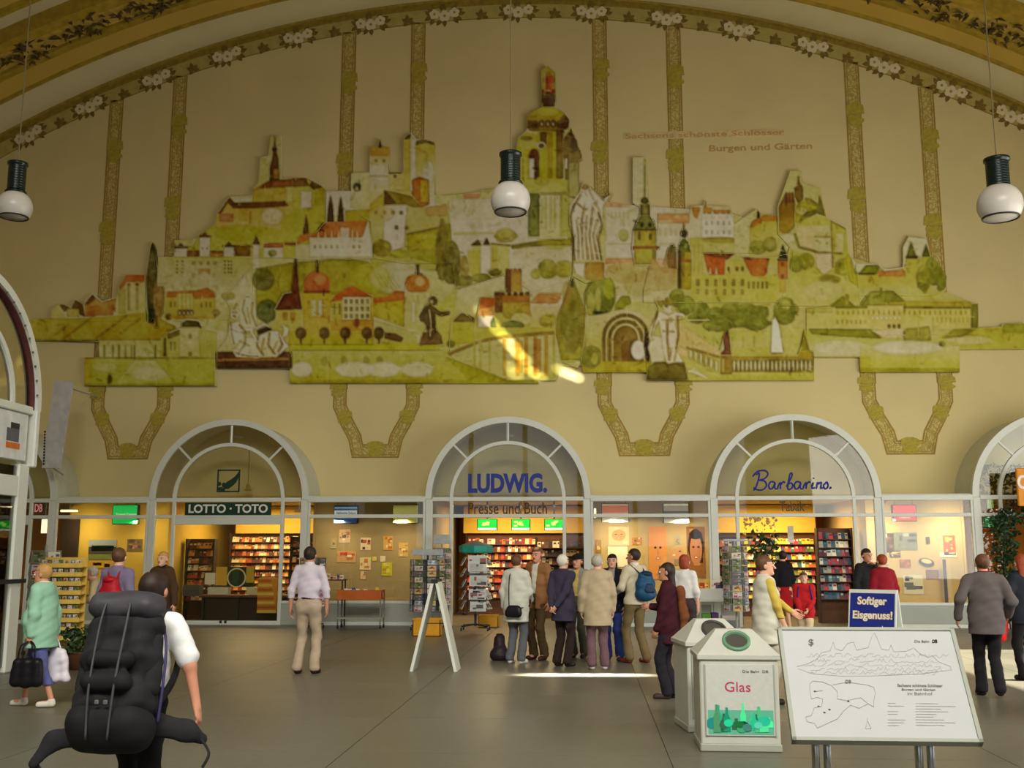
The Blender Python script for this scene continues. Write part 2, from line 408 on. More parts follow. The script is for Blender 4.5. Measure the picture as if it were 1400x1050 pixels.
# ---- vertical painted ornament bands and their horseshoe ends
bandm = bpy.data.materials.new('ornament_band'); bandm.use_nodes = True
nt = bandm.node_tree; b = nt.nodes['Principled BSDF']; tc = nt.nodes.new('ShaderNodeTexCoord')
vo = nt.nodes.new('ShaderNodeTexVoronoi'); vo.feature = 'DISTANCE_TO_EDGE'; vo.inputs['Scale'].default_value = 7
no = nt.nodes.new('ShaderNodeTexNoise'); no.inputs['Scale'].default_value = 3
dv = nt.nodes.new('ShaderNodeVectorMath'); dv.operation = 'ADD'
nt.links.new(tc.outputs['Object'], no.inputs['Vector']); nt.links.new(tc.outputs['Object'], dv.inputs[0]); nt.links.new(no.outputs['Color'], dv.inputs[1])
nt.links.new(dv.outputs[0], vo.inputs['Vector'])
rp = nt.nodes.new('ShaderNodeValToRGB'); rp.color_ramp.elements[0].position = .02; rp.color_ramp.elements[1].position = .22
rp.color_ramp.elements[0].color = srgb((170, 148, 66))+(1,); rp.color_ramp.elements[1].color = srgb((208, 190, 118))+(1,)
nt.links.new(vo.outputs['Distance'], rp.inputs['Fac']); nt.links.new(rp.outputs['Color'], b.inputs['Base Color']); b.inputs['Roughness'].default_value = .8
linem = mat('band_line', (166, 134, 64), .8, var=.15)
bossm = mat('band_boss', (176, 160, 58), .8, var=.2, scale=8)
def bandstrip(path, w, parent, name='ornament_band'):
    """flat strip following path of (x,z) centre points"""
    def off(d0, d1, y, m, nm):
        P = [Vector((p[0], 0, p[1])) for p in path]; vs = []; fs = []
        for i, p in enumerate(P):
            ts = []
            if i > 0: ts.append((P[i]-P[i-1]).normalized())
            if i < len(P)-1: ts.append((P[i+1]-P[i]).normalized())
            t = sum(ts, Vector()).normalized(); nrm = Vector((t.z, 0, -t.x)); k = 1/max(.5, nrm.dot(Vector((ts[0].z, 0, -ts[0].x))))
            for d in (d0, d1): q = p+nrm*d*k; vs += [(q.x, y, q.z), (q.x, WALLY+.001, q.z)]
        for i in range(len(P)-1):
            a = 4*i; b_ = 4*i+4
            fs += [(a, a+2, b_+2, b_), (a, b_, b_+1, a+1), (a+2, a+3, b_+3, b_+2)]
        return MB().add(vs, fs).obj(nm, m, parent)
    off(-w/2, w/2, yf, bandm, name)
    for s in (-1, 1): off(s*w/2-.02, s*w/2+.02, yf-.003, linem, 'band_line')
    off(-w/2+.05, -w/2+.07, yf-.003, linem, 'band_line'); off(w/2-.07, w/2-.05, yf-.003, linem, 'band_line')
boss = MB()
boss.prism([(math.cos(a)*.25*(1+.14*math.cos(5*a)), math.sin(a)*.24*(1+.14*math.cos(5*a))) for a in [k/30*6.283 for k in range(30)]], -.012, 0)
boss.add([(-.30, -.014, .22), (.30, -.014, .22), (.27, -.014, .52), (-.27, -.014, .52), (-.1, -.014, .62), (.1, -.014, .62)], [(0, 1, 2, 3), (3, 2, 5, 4)])
boss = boss.mesh('rosette'); boss.materials.append(bossm)
BW = .36
bz = {  # centre x of the pairs, band bottoms follow the horseshoe drop
    0: (-11.08, -9.28), 1: (-4.52, -2.58), 2: (2.42, 4.42), 3: (9.12, 11.02)}
for k, (xa, xb) in bz.items():
    xc = (xa+xb)/2; hw = (xb-xa)/2
    for x in (xa, xb):
        zt = RC[1]+math.sqrt((RR-.5)**2-(x-RC[0])**2); ztop = zt+.02
        bandstrip([(x, 6.0), (x, ztop)], BW, wb)
        zz = ztop-1.2; s = 1
        while zz > 6.6:
            o = link('rosette', boss, wb, (x+.035*s, yf-.002, zz-.45)); o.scale = (.8, 1, .8); zz -= 2.35; s = -s
    path = [(xa, 6.05), (xa, 5.45+.1), (xa+.20, 5.12), (xa+.42, 4.92-.2), (xa+.50, 4.36), (xb-.50, 4.36), (xb-.42, 4.72), (xb-.20, 5.12), (xb, 5.55), (xb, 6.05)]
    bandstrip(path, BW*.9, wb, 'horseshoe_ornament')
    for (x, z, sc) in ((xc, 4.36, .8), (xa-.05, 5.95, .75), (xb+.05, 5.95, .75), (xa+.14, 5.22, .7), (xb-.14, 5.22, .7)):
        o = link('rosette', boss, wb, (x, yf-.003, z-.05)); o.scale = (sc, 1, sc*.62)
# ---- inscription painted on the wall
inscr = mat('inscription_ochre', (200, 158, 92), .8)
scm = mat('inscription_light', (220, 198, 144), .85)
x0, z0 = W(855, 190, WALLY); x1, z1 = W(1072, 177, WALLY)
MB().box(x0-.05, x1, WALLY-.012, WALLY, z0-.03, z1+.03).obj('inscription_ground', scm, wb)
text_obj('Sachsens schönste Schlösser', 'inscription', x0, x1, z0, z1, WALLY-.014, inscr, wb, bold=.012, ext=.003)
x0, z0 = W(970, 210, WALLY); x1, z1 = W(1110, 195, WALLY)
text_obj('Burgen und Gärten', 'inscription', x0, x1, z0, z1, WALLY-.008, inscr, wb, bold=.012, ext=.003)
# ================================================================= SHOPFRONTS
ZR, ZR2, ZS = 3.04, 2.63, .55
RO, RI, PIT = 1.95, 1.38, 6.92
shellm = mat('arch_shell', (206, 208, 190), .7, var=.04)
seal = mat('frame_gasket', (60, 62, 58), .6)
sillm = mat('sill_panel_grey', (166, 170, 158), .5, var=.05, scale=2)
sw = [0]
def post(x, z0, z1, w, par, name='frame_post', d=.09):
    return MB().bbox(x-w/2, x+w/2, -d/2, d/2, z0, z1, .008).obj(name, whitem, par)
def rail(x0, x1, z, h, par, name='frame_rail', d=.085):
    return MB().bbox(x0, x1, -d/2, d/2, z-h/2, z+h/2, .008).obj(name, whitem, par)
def pane(x0, x1, z0, z1, par, y=0.0):
    return MB().box(x0, x1, y-.004, y+.004, z0, z1).obj('glass_pane', GLASS, par)
def arcbar(cx, r, w, par, name, d=.1, n=36, y=0):
    vs = []; fs = []
    for i in range(n+1):
        a = math.pi*i/n
        for rr, yy in ((r-w/2, y-d/2), (r+w/2, y-d/2), (r+w/2, y+d/2), (r-w/2, y+d/2)): vs.append((cx+rr*math.cos(a), yy, ZR+rr*math.sin(a)))
    for i in range(n):
        for k in range(4): fs.append((4*i+k, 4*i+(k+1) % 4, 4*i+4+(k+1) % 4, 4*i+4+k))
    fs += [(0, 1, 2, 3), (4*n+3, 4*n+2, 4*n+1, 4*n)]
    return autosmooth(MB().add(vs, fs).obj(name, whitem, par))
def fanpane(cx, r0, r1, a0, a1, par, n=12):
    pts = [(cx+r1*math.cos(a0+(a1-a0)*i/n), ZR+r1*math.sin(a0+(a1-a0)*i/n)) for i in range(n+1)]
    if r0 > 0: pts += [(cx+r0*math.cos(a1+(a0-a1)*i/n), ZR+r0*math.sin(a1+(a0-a1)*i/n)) for i in range(n+1)]
    return MB().prism(pts, -.004, .004).obj('glass_pane', GLASS, par)
CXS = {-2: -13.42, -1: -6.97, 0: 0.0, 1: PIT, 2: 13.08}
for k in (-2, -1, 0, 1, 2):
    cx = CXS[k]; s = structure('window_%d' % (2*(k+2)+1))
    for sx in (-1, 1):
        post(cx+sx*(RO-.02), 0, ZR, .17, s); post(cx+sx*RI, 0, ZR, .085, s)
        a, b = sorted((cx+sx*(RI+.04), cx+sx*(RO-.10)))
        pane(a, b, ZS, ZR2-.04, s); pane(a, b, ZR2+.04, ZR-.05, s)
        MB().bbox(a, b, -.03, .03, .0, ZS, .01).obj('sill_panel', sillm, s)
        rail(a, b, ZS, .06, s); rail(a, b, ZR2, .085, s); rail(a, b, ZR, .10, s)
    rail(cx-RI+.04, cx+RI-.04, ZR, .10, s); rail(cx-RI+.04, cx+RI-.04, ZR2, .085, s)
    pane(cx-RI+.04, cx+RI-.04, ZR2+.04, ZR-.05, s)
    arcbar(cx, RO, .15, s, 'arch_frame', .12); arcbar(cx, RI, .085, s, 'inner_arch_frame')
    for ang in (45, 90, 135):
        a = math.radians(ang); w = .035 if ang == 90 else .025
        p0 = Vector((cx+(RI+.03)*math.cos(a), 0, ZR+(RI+.03)*math.sin(a))); p1 = Vector((cx+(RO-.06)*math.cos(a), 0, ZR+(RO-.06)*math.sin(a)))
        MB().tube([p0, p1], .035, 4).obj('arch_spoke', whitem, s)
    for i in range(4): fanpane(cx, RI+.035, RO-.07, math.radians(45*i+1), math.radians(45*i+44), s)
    fanpane(cx, 0, RI-.04, 0, math.pi, s, 30)
    # projecting barrel behind the frame
    vs = []; fs = []; n = 36
    for i in range(n+1):
        a = math.pi*i/n
        for rr, yy in ((RO+.06, .05), (RO+.06, WALLY), (RO+.02, WALLY), (RO+.02, .05)): vs.append((cx+rr*math.cos(a), yy, ZR+rr*math.sin(a)))
    for i in range(n):
        for q in range(4): fs.append((4*i+q, 4*i+(q+1) % 4, 4*i+4+(q+1) % 4, 4*i+4+q))
    autosmooth(MB().add(vs, fs).obj('arch_barrel', shellm, s))
    if k in (-1, -2):   # glazed doors
        rail(cx-RI+.04, cx+RI-.04, ZR2-.12, .16, s, 'door_header'); rail(cx-RI+.04, cx+RI-.04, .05, .10, s, 'door_sill')
        pane(cx-RI+.04, cx+RI-.04, .10, ZR2-.2, s)
    if k == -1:
        for dx in (-.06, .06): MB().bbox(cx+dx-.03, cx+dx+.03, -.06, .0, .04, .1, .005).obj('door_lock', darkm, s)
for k in (-2, -1, 0, 1):
    x0 = CXS[k]+RO+.07; x1 = CXS[k+1]-RO-.07; s = structure('window_%d' % (2*(k+2)+2))
    rail(x0, x1, ZR, .13, s, 'frame_rail', .12); rail(x0, x1, ZR2, .085, s); rail(x0, x1, ZS, .07, s)
    pane(x0, x1, ZS+.03, ZR2-.04, s); pane(x0, x1, ZR2+.04, ZR-.06, s)
    MB().bbox(x0, x1, -.03, .03, .09, ZS-.03, .01).obj('sill_panel', sillm, s)
    rail(x0, x1, .045, .09, s, 'base_rail', .1)
    for xx in (x0+.03, x1-.03): post(xx, .09, ZR, .06, s, 'frame_mullion')
    MB().box(x0, x1, .0, WALLY+.1, ZR+.05, ZR+.09).obj('canopy_roof', shellm, s)
# ---- rooms behind the glass
yel = mat('interior_yellow', (208, 172, 66), .8, var=.05, scale=1.5)
sand = mat('interior_sand', (170, 148, 106), .8, var=.05, scale=1.5)
warmw = mat('interior_warm', (196, 170, 118), .8, var=.05, scale=1.5)
orange = mat('interior_orange', (200, 122, 30), .8, var=.08, scale=1.5)
brown = mat('wood_brown', (92, 56, 30), .6, var=.2, scale=5)
dbrown = mat('dark_wood', (48, 30, 20), .6, var=.2, scale=5)
inner = structure('wall_shop_rear')
MB().box(HX0, HX1, 6.0, 6.2, 0, 3.2).obj('rear_wall', orange, inner)
MB().box(HX0, HX1, WALLY-.02, 6.2, 3.10, 3.2).obj('shop_ceiling', mat('shop_ceiling', (196, 176, 110), .8), structure('ceiling_shops'))
for k in (-2, -1, 0, 1):
    x0 = CXS[k]+RO+.0; x1 = CXS[k+1]-RO-.0
    m = {-2: yel, -1: sand, 0: warmw, 1: warmw}[k]
    MB().box(x0, x1, 1.05, 1.15, 0, 3.06).obj('display_wall', m, structure('wall_display_%d' % (k+3)))
    for xx in (x0-.02, x1+.02): MB().box(xx-.03, xx+.03, 1.0, 6, 0, 3.1).obj('partition', m, structure('wall_side'))
    MB().box(x0, x1, .04, 1.05, .48, .52).obj('display_floor', m, structure('trim_%d' % (k+3)))
# warm shop lights (spots over the display walls, panels in the shops)
def shoplight(x, y, z, e, w=1.2, d=.3, col=(1, .78, .42), tgt=None):
    lamp('shop_light', 'AREA', (x, y, z), tgt or (x, y, 0), e, col, shape='RECTANGLE', size=w, size_y=d)
for k, e in ((-2, 34), (-1, 46), (0, 84), (1, 58)):
    xm = (CXS[k]+CXS[k+1])/2
    for dx in (-.8, .8): shoplight(xm+dx, .30, 2.50, e*.5, .3, .2, (1, .80, .50), (xm+dx*1.05, 1.3, 1.5))
for k, e in ((-2, 18), (-1, 180), (0, 200), (1, 210), (2, 20)):
    shoplight(CXS[k], 3.0, 3.0, e, 2.4, 1.6, (1, .74, .38))
# lettering and signs
blue = mat('lettering_blue', (16, 40, 140), .5); dgreen = mat('sign_green', (12, 52, 36), .5); whit = mat('sign_white', (232, 230, 218), .5)
brn = mat('lettering_brown', (74, 52, 26), .6)
def pxbox(x0, y0, x1, y1, Y):
    a, b = W(x0, y0, Y), W(x1, y1, Y); c = W(x0, y1, Y); d = W(x1, y0, Y)
    return min(a[0], c[0])*.5+max(a[0], c[0])*.5, (b[0]+d[0])/2, (b[1]+c[1])/2, (a[1]+d[1])/2
b = pxbox(640, 647, 748, 674, -.012); t = text_obj('LUDWIG.', 'shop_lettering', b[0], b[1], b[2], b[3], -.006, blue, bold=.045, ext=.012)
tag(t, 'heavy blue capital letters LUDWIG. on the glass of the central arch', 'lettering')
b = pxbox(640, 687, 748, 703, -.012); t = text_obj('Presse und Buch', 'shop_lettering', b[0], b[1], b[2], b[3], -.006, brn, bold=.008, ext=.006)
tag(t, 'thin brown lettering Presse und Buch below the LUDWIG. letters', 'lettering')
b = pxbox(1066, 685, 1100, 699, -.012); t = text_obj('Tabak', 'shop_lettering', b[0], b[1], b[2], b[3], -.006, brn, bold=.008, ext=.006)
tag(t, 'small brown lettering Tabak on the glass of the right arch', 'lettering')
# flowing script "Barbarino." drawn stroke by stroke (pixel strokes of the letter forms)
def script_word():
    mb = MB(); s = 1
    S = []
    def st(*p): S.append(p)
    st((1034, 650), (1038, 647), (1037, 656), (1033, 668), (1030, 671)); st((1029, 652), (1036, 645), (1046, 644), (1050, 649), (1045, 655), (1038, 657), (1045, 658), (1048, 664), (1043, 670), (1035, 670), (1030, 667))
    def a_(x): st((x+7, 660), (x+2, 659), (x-1, 664), (x+1, 669), (x+5, 667), (x+8, 660), (x+7, 667), (x+10, 669), (x+12, 666))
    def r_(x): st((x-1, 667), (x+3, 660), (x+3, 669)); st((x+3, 664), (x+7, 659), (x+9, 661))
    a_(1052); r_(1064)
    st((1075, 666), (1082, 653), (1083, 648), (1080, 649), (1077, 668), (1081, 669), (1084, 665), (1082, 661), (1078, 662))
    a_(1087); r_(1099)
    st((1109, 666), (1112, 660), (1110, 668), (1114, 667)); st((1112, 655), (1113, 654))
    st((1116, 669), (1118, 660), (1119, 662), (1123, 660), (1122, 668), (1125, 667))
    st((1130, 660), (1126, 664), (1128, 669), (1132, 666), (1131, 660), (1129, 660)); st((1134, 668.6), (1136.5, 667.2), (1134.5, 667))
    for p in S:
        pts = [Wv(x, y-.5, -.012) for x, y in p]; q = []
        for i in range(len(pts)-1):
            a = pts[max(i-1, 0)]; b_ = pts[i]; c = pts[i+1]; d = pts[min(i+2, len(pts)-1)]
            for k in range(4):
                t = k/4; q.append(.5*((2*b_)+(c-a)*t+(2*a-5*b_+4*c-d)*t*t+(3*b_-a-3*c+d)*t**3))
        q.append(pts[-1]); mb.tube(q, .022, 6)
    return mb.obj('script_lettering', blue)
tag(script_word(), 'flowing blue handwritten lettering Barbarino. in the right arch', 'lettering')
# lotto sign and emblem
t = thing('lotto_sign', 'dark green sign with white capitals LOTTO · TOTO above the left door', 'sign')
b = pxbox(253, 687, 371, 704, -.06)
MB().bbox(b[0], b[1], -.075, -.05, b[2], b[3], .006).obj('sign_board', dgreen, t)
b2 = pxbox(259, 689.5, 367, 701.5, -.02); text_obj('LOTTO · TOTO', 'sign_letters', b2[0], b2[1], b2[2], b2[3], -.078, whit, t, bold=.03, ext=.006)
t = thing('emblem_sign', 'square green framed emblem with a leaf-like swoosh in the left arch', 'sign')
b = pxbox(297, 642, 328, 673, -.01); x0, x1, z0, z1 = b
mb = MB()
for a in ((x0, x1, z0, z0+.035), (x0, x1, z1-.035, z1), (x0, x0+.035, z0, z1), (x1-.035, x1, z0, z1)): mb.box(a[0], a[1], -.02, -.006, a[2], a[3])
mb.obj('emblem_frame', dgreen, t)
w = x1-x0
MB().prism([(x0+w*u, z0+w*v) for u, v in ((.10, .12), (.30, .30), (.42, .44), (.62, .56), (.78, .68), (.95, .9), (.93, .62), (.84, .42), (.68, .26), (.5, .14), (.36, .14), (.26, .22), (.14, .06))], -.02, -.007).obj('emblem_swoosh', dgreen, t)
mb = MB()
for u, v in ((.14, .14), (.10, .36), (.28, .10), (.30, .33)): mb.prism([(x0+w*(u+.09*math.cos(a)), z0+w*(v+.09*math.sin(a))) for a in [q/10*6.283 for q in range(10)]], -.018, -.006)
mb.obj('emblem_leaf', dgreen, t)
# ================================================================= MURAL (painted boards mounted in relief on the wall)
CW, CH = 1400, 540
CV = np.zeros((CH, CW, 3), dtype=np.float32)
_o = [0.0, 0.0, 1.0]
def at(ox, oy, s): _o[:] = [ox, oy, s]
def T(pts): return np.array([(_o[0]+x/_o[2], _o[1]+y/_o[2]) for x, y in pts], dtype=np.float64)
def inpoly(P, X, Y):
    c = np.zeros(X.shape, dtype=bool); n = len(P); j = n-1
    for i in range(n):
        xi, yi = P[i]; xj, yj = P[j]
        if yi != yj:
            m = ((yi > Y) != (yj > Y)); c ^= m & (X < (xj-xi)*(Y-yi)/(yj-yi)+xi)
        j = i
    return c
def _blur(a, k):
    for _ in range(k):
        p = np.pad(a, 1, mode='edge'); a = (p[1:-1, :-2]+p[1:-1, 2:]+p[:-2, 1:-1]+p[2:, 1:-1]+2*p[1:-1, 1:-1])/6
    return a
def L3(c): return np.array(c, dtype=np.float32)
def paint(P, c1, c2=None, al=1.0, soft=1, horiz=False):
    x0, y0 = np.floor(P.min(0)).astype(int)-soft-2; x1, y1 = np.ceil(P.max(0)).astype(int)+soft+3
    x0 = max(x0, 0); y0 = max(y0, 0); x1 = min(x1, CW); y1 = min(y1, CH)
    if x1 <= x0 or y1 <= y0: return
    Y, X = np.mgrid[y0:y1, x0:x1].astype(np.float32)
    m = np.zeros(X.shape, dtype=np.float32)
    for dx, dy in ((.25, .25), (-.25, .25), (.25, -.25), (-.25, -.25)): m += inpoly(P, X+dx, Y+dy)*.25
    m = _blur(m, soft)*al
    c = L3(c1)
    if c2 is not None:
        t = ((X-P[:, 0].min())/max(1, np.ptp(P[:, 0])) if horiz else (Y-P[:, 1].min())/max(1, np.ptp(P[:, 1])))
        t = np.clip(t, 0, 1)[..., None]; c = L3(c1)*(1-t)+L3(c2)*t
    CV[y0:y1, x0:x1] = CV[y0:y1, x0:x1]*(1-m[..., None])+c*m[..., None]
def poly(pts, c1, c2=None, al=1.0, soft=1, horiz=False): paint(T(pts), c1, c2, al, soft, horiz)
def rect(x0, y0, x1, y1, c1, c2=None, al=1.0, soft=1, horiz=False): poly([(x0, y0), (x1, y0), (x1, y1), (x0, y1)], c1, c2, al, soft, horiz)
def ell(cx, cy, rx, ry, c1, c2=None, al=1.0, soft=2, rot=0.0, n=28):
    c, s = math.cos(rot), math.sin(rot)
    poly([(cx+rx*math.cos(a)*c-ry*math.sin(a)*s, cy+rx*math.cos(a)*s+ry*math.sin(a)*c) for a in np.linspace(0, 6.283, n, endpoint=False)], c1, c2, al, soft)
def line(pts, w, c, al=1.0, soft=1):
    P = T(pts)
    for i in range(len(P)-1):
        d = P[i+1]-P[i]; L = np.hypot(*d)
        if L < 1e-6: continue
        n = np.array([-d[1], d[0]])/L*w/2
        paint(np.array([P[i]+n, P[i+1]+n, P[i+1]-n, P[i]-n]), c, None, al, soft)
def wins(x0, y0, x1, y1, nx, ny, w, h, c, al=.8):
    for i in range(nx):
        for j in range(ny):
            x = x0+(x1-x0)*(i/(nx-1) if nx > 1 else .5); y = y0+(y1-y0)*(j/(ny-1) if ny > 1 else .5)
            rect(x-w/2, y-h/2, x+w/2, y+h/2, c, al=al, soft=0 if w/_o[2] < 3 else 1)
_rb = rnd(77)
def blob(cx, cy, rx, ry, c, n=10, dv=18, al=.75):
    ell(cx, cy, rx, ry, c, tuple(v*.8 for v in c), al)
    for i in range(n):
        a = _rb.uniform(0, 6.28); q = _rb.uniform(.1, .95); d = _rb.uniform(-dv, dv); s = _rb.uniform(.16, .4)
        ell(cx+rx*q*math.cos(a), cy+ry*q*math.sin(a), rx*s, ry*s, tuple(max(0, v+d) for v in c), al=al*.7, soft=1)
def spire(x, y0, y1, w, c, knobs=True):
    poly([(x-.6, y0), (x+.6, y0), (x+w/2, y1), (x-w/2, y1)], c)
OLV = (142, 128, 48); LIM = (168, 152, 78); PALE = (176, 158, 110); RED = (150, 78, 30); DRED = (112, 52, 22); DK = (70, 56, 14); OCH = (150, 112, 34)
GRN = (98, 98, 30); DGR = (66, 68, 20); WAT = (172, 156, 108); SKIN = (196, 172, 122); SKS = (112, 88, 40)
# ---- wash background
CV[:] = L3((158, 142, 74))
at(0, 0, 1)
for i in range(240):
    x = _rb.uniform(30, 1400); y = _rb.uniform(90, 530); f = x/1400
    base = (138+36*f, 124+38*f, 48+46*f); d = _rb.uniform(-16, 18)
    ell(x, y, _rb.uniform(14, 60), _rb.uniform(6, 22), tuple(v+d for v in base), al=.5, soft=4)
# left hill strip & houses
at(40, 340, 5.25)
poly([(0, 500), (400, 500), (650, 480), (830, 450), (1050, 560), (1050, 660), (500, 660), (0, 690)], (124, 104, 20), (110, 92, 18))
for x, y in ((230, 600), (420, 530), (560, 600), (640, 540), (740, 560), (330, 600)): line([(x-90, y+50), (x-20, y), (x+60, y-60)], 2.4, (88, 66, 14), .5)
rect(0, 655, 500, 672, (60, 48, 12), al=.8); rect(0, 500, 60, 640, (150, 120, 24), al=.4)
poly([(150, 500), (175, 430), (215, 405), (250, 440), (265, 500)], (150, 128, 48)); poly([(215, 400), (240, 400), (300, 430), (330, 365), (385, 400), (400, 490), (300, 440), (250, 450)], (72, 48, 14)); rect(270, 430, 360, 490, (128, 102, 32))
poly([(400, 480), (395, 400), (455, 325), (520, 380), (630, 350), (600, 480)], (132, 94, 28), (120, 74, 22)); poly([(400, 400), (455, 325), (475, 360), (430, 400)], (72, 44, 14))
line([(450, 320), (520, 378), (625, 345)], 2, (180, 158, 90)); rect(400, 450, 470, 490, (110, 60, 20), al=.6)
poly([(640, 270), (690, 190), (830, 190), (830, 465), (620, 475)], (150, 128, 58), (142, 130, 52)); poly([(640, 275), (690, 190), (835, 190), (835, 235), (700, 240), (655, 300)], (128, 62, 18)); rect(640, 290, 690, 470, (110, 84, 26), al=.6)
for x in (715, 775): rect(x-8, 255, x+6, 440, (96, 76, 24), al=.7); ell(x, 255, 12, 10, (90, 60, 20))
# cypresses
ell(885, 250, 42, 290, (48, 44, 14)); ell(880, 200, 30, 200, (64, 54, 14)); ell(930, 350, 42, 150, (100, 78, 28)); rect(855, 430, 885, 530, (34, 36, 12)); rect(905, 480, 920, 570, (70, 50, 16))
# terraced garden
rect(500, 660, 1050, 780, (140, 128, 52), (150, 138, 70)); rect(395, 780, 1330, 985, (128, 118, 34), (112, 106, 24)); poly([(740, 800), (900, 800), (1050, 985), (600, 985)], (146, 134, 62), (118, 112, 30)); rect(395, 780, 450, 980, (120, 96, 14), al=.7)
ell(860, 900, 130, 50, (156, 142, 84), al=.6, soft=4); ell(540, 850, 90, 30, (150, 138, 70), al=.6, soft=4)
line([(380, 785), (1330, 785)], 1.5, (80, 70, 18), .7)
for x in (540, 600, 645, 690, 735, 755, 905, 975): line([(x, 690), (x, 785)], 1.3, (70, 58, 20), .85)
for x in (600, 660, 700): line([(x, 690), (x+40, 690)], 1, (110, 96, 40), .7)
line([(760, 790), (600, 980)], 1.2, (92, 88, 22), .6); line([(910, 790), (1050, 960)], 1.2, (92, 88, 22), .6)
ell(578, 935, 15, 35, (60, 44, 12)); rect(395, 970, 1330, 990, (96, 92, 20), al=.8)
# ---- long yellow palace + gate (crop C)
at(220, 340, 5.25)
rect(-30, 60, 640, 270, (140, 124, 50), (150, 132, 70)); line([(0, 62), (560, 62)], 1.3, (166, 150, 60))
for x in (115, 155, 460, 485, 505): wins(x, 90, x, 170, 1, 4, 10, 12, (92, 76, 28))
wins(235, 105, 390, 105, 4, 1, 22, 22, (80, 66, 24)); rect(270, 145, 355, 185, (132, 76, 26)); ell(312, 185, 28, 22, (150, 120, 60)); wins(235, 190, 380, 190, 2, 1, 22, 30, (110, 90, 36))
rect(150, 100, 440, 260, (158, 138, 84), al=.35, soft=3)
rect(30, 310, 390, 500, (146, 120, 34), (128, 104, 30)); poly([(40, 350), (50, 310), (270, 300), (330, 280), (375, 310), (390, 350), (240, 360), (220, 320), (120, 320), (110, 350)], (132, 72, 20))
for x in (70, 100, 290, 325, 355): wins(x, 400, x, 400, 1, 1, 12, 40, (92, 80, 24))
for x in (135, 165, 195, 220): rect(x-6, 320, x+6, 440, (150, 140, 60)); ell(x, 460, 14, 22, (60, 44, 14)); ell(x, 462, 8, 14, (165, 150, 90))
blob(55, 490, 20, 25, (66, 50, 14), 4); blob(395, 460, 28, 25, (92, 76, 24), 4); rect(60, 485, 390, 505, (130, 90, 24), al=.7)
poly([(0, 640), (60, 590), (150, 560), (150, 520), (180, 505), (280, 520), (300, 575), (400, 600), (400, 780), (0, 780)], (138, 126, 48), (128, 114, 38))
poly([(150, 540), (180, 515), (270, 520), (295, 575), (270, 560), (150, 560)], (64, 54, 18)); rect(135, 570, 275, 775, (154, 136, 66)); poly([(45, 610), (130, 575), (130, 620), (50, 650)], (84, 68, 18))
line([(60, 605), (140, 570)], 1.5, (190, 168, 110)); line([(150, 520), (190, 505), (275, 518), (300, 570)], 1.5, (190, 170, 110)); wins(210, 630, 210, 760, 1, 2, 22, 34, (96, 84, 30)); wins(70, 700, 100, 700, 2, 1, 10, 60, (96, 84, 24))
rect(20, 640, 36, 775, (72, 58, 18))
# ---- spire castle (crop B)
at(220, 170, 5.25)
poly([(95, 960), (95, 880), (230, 870), (275, 790), (390, 710), (400, 640), (500, 540), (660, 540), (660, 460), (780, 400), (1050, 400), (1180, 470), (1180, 960)], (126, 112, 18), (140, 126, 34))
poly([(700, 400), (715, 240), (775, 230), (790, 90), (860, 80), (860, 390), (760, 410), (660, 470)], (148, 132, 58)); poly([(500, 545), (655, 512), (655, 560), (520, 565)], (170, 156, 86))
poly([(660, 570), (660, 480), (780, 410), (1060, 395), (1180, 470), (1150, 620), (1000, 650), (900, 600)], (134, 96, 22), (142, 120, 40)); poly([(660, 480), (780, 405), (1040, 385), (1080, 440), (700, 460)], (92, 52, 16)); rect(900, 450, 990, 560, (146, 132, 50))
poly([(780, 410), (784, 300), (800, 250), (808, 180), (818, 90), (826, 180), (842, 250), (850, 410)], (68, 42, 14)); rect(808, 320, 845, 390, (124, 88, 24), al=.8); rect(800, 168, 832, 190, (44, 24, 10)); line([(818, 80), (818, 170)], 1.2, (84, 66, 26))
poly([(400, 740), (415, 630), (490, 525), (520, 570), (880, 555), (910, 590), (860, 760), (640, 720)], (138, 96, 22), (150, 120, 48)); poly([(410, 640), (490, 525), (530, 565), (890, 552), (915, 585), (700, 600), (520, 600), (480, 560), (430, 640)], (76, 46, 12))
rect(420, 640, 520, 700, (112, 56, 24), al=.7); rect(390, 705, 480, 750, (150, 96, 30), al=.7); ell(800, 660, 80, 60, (166, 146, 84), al=.8, soft=3); line([(640, 620), (640, 720)], 2, (104, 70, 18), .6)
ell(560, 780, 170, 60, (110, 100, 12), al=.7, soft=4); ell(950, 700, 90, 70, (120, 108, 20), al=.7, soft=4)
# tower row with dark roofs
rect(180, 905, 470, 950, (86, 56, 16)); rect(520, 870, 640, 945, (88, 62, 16)); rect(360, 925, 450, 950, (130, 82, 26))
for x0, y0, x1 in ((95, 880, 190), (275, 800, 355), (450, 870, 525)):
    rect(x0, y0, x1, 952, (164, 144, 88)); line([(x0-6, y0+3), (x1+6, y0+3)], 2, (50, 34, 12)); poly([((x0+x1)/2-26, y0+2), ((x0+x1)/2, y0-30), ((x0+x1)/2+26, y0+2)], (78, 46, 16))
wins(300, 890, 330, 890, 2, 1, 10, 14, (110, 92, 44)); rect(660, 830, 705, 1040, (160, 142, 88)); poly([(655, 860), (685, 790), (712, 860)], (70, 50, 18))
poly([(730, 900), (745, 850), (880, 850), (880, 885), (740, 890)], (110, 60, 22)); rect(735, 885, 880, 960, (160, 142, 84)); rect(885, 845, 970, 870, (100, 60, 22)); blob(800, 925, 30, 22, (88, 92, 32), 5)
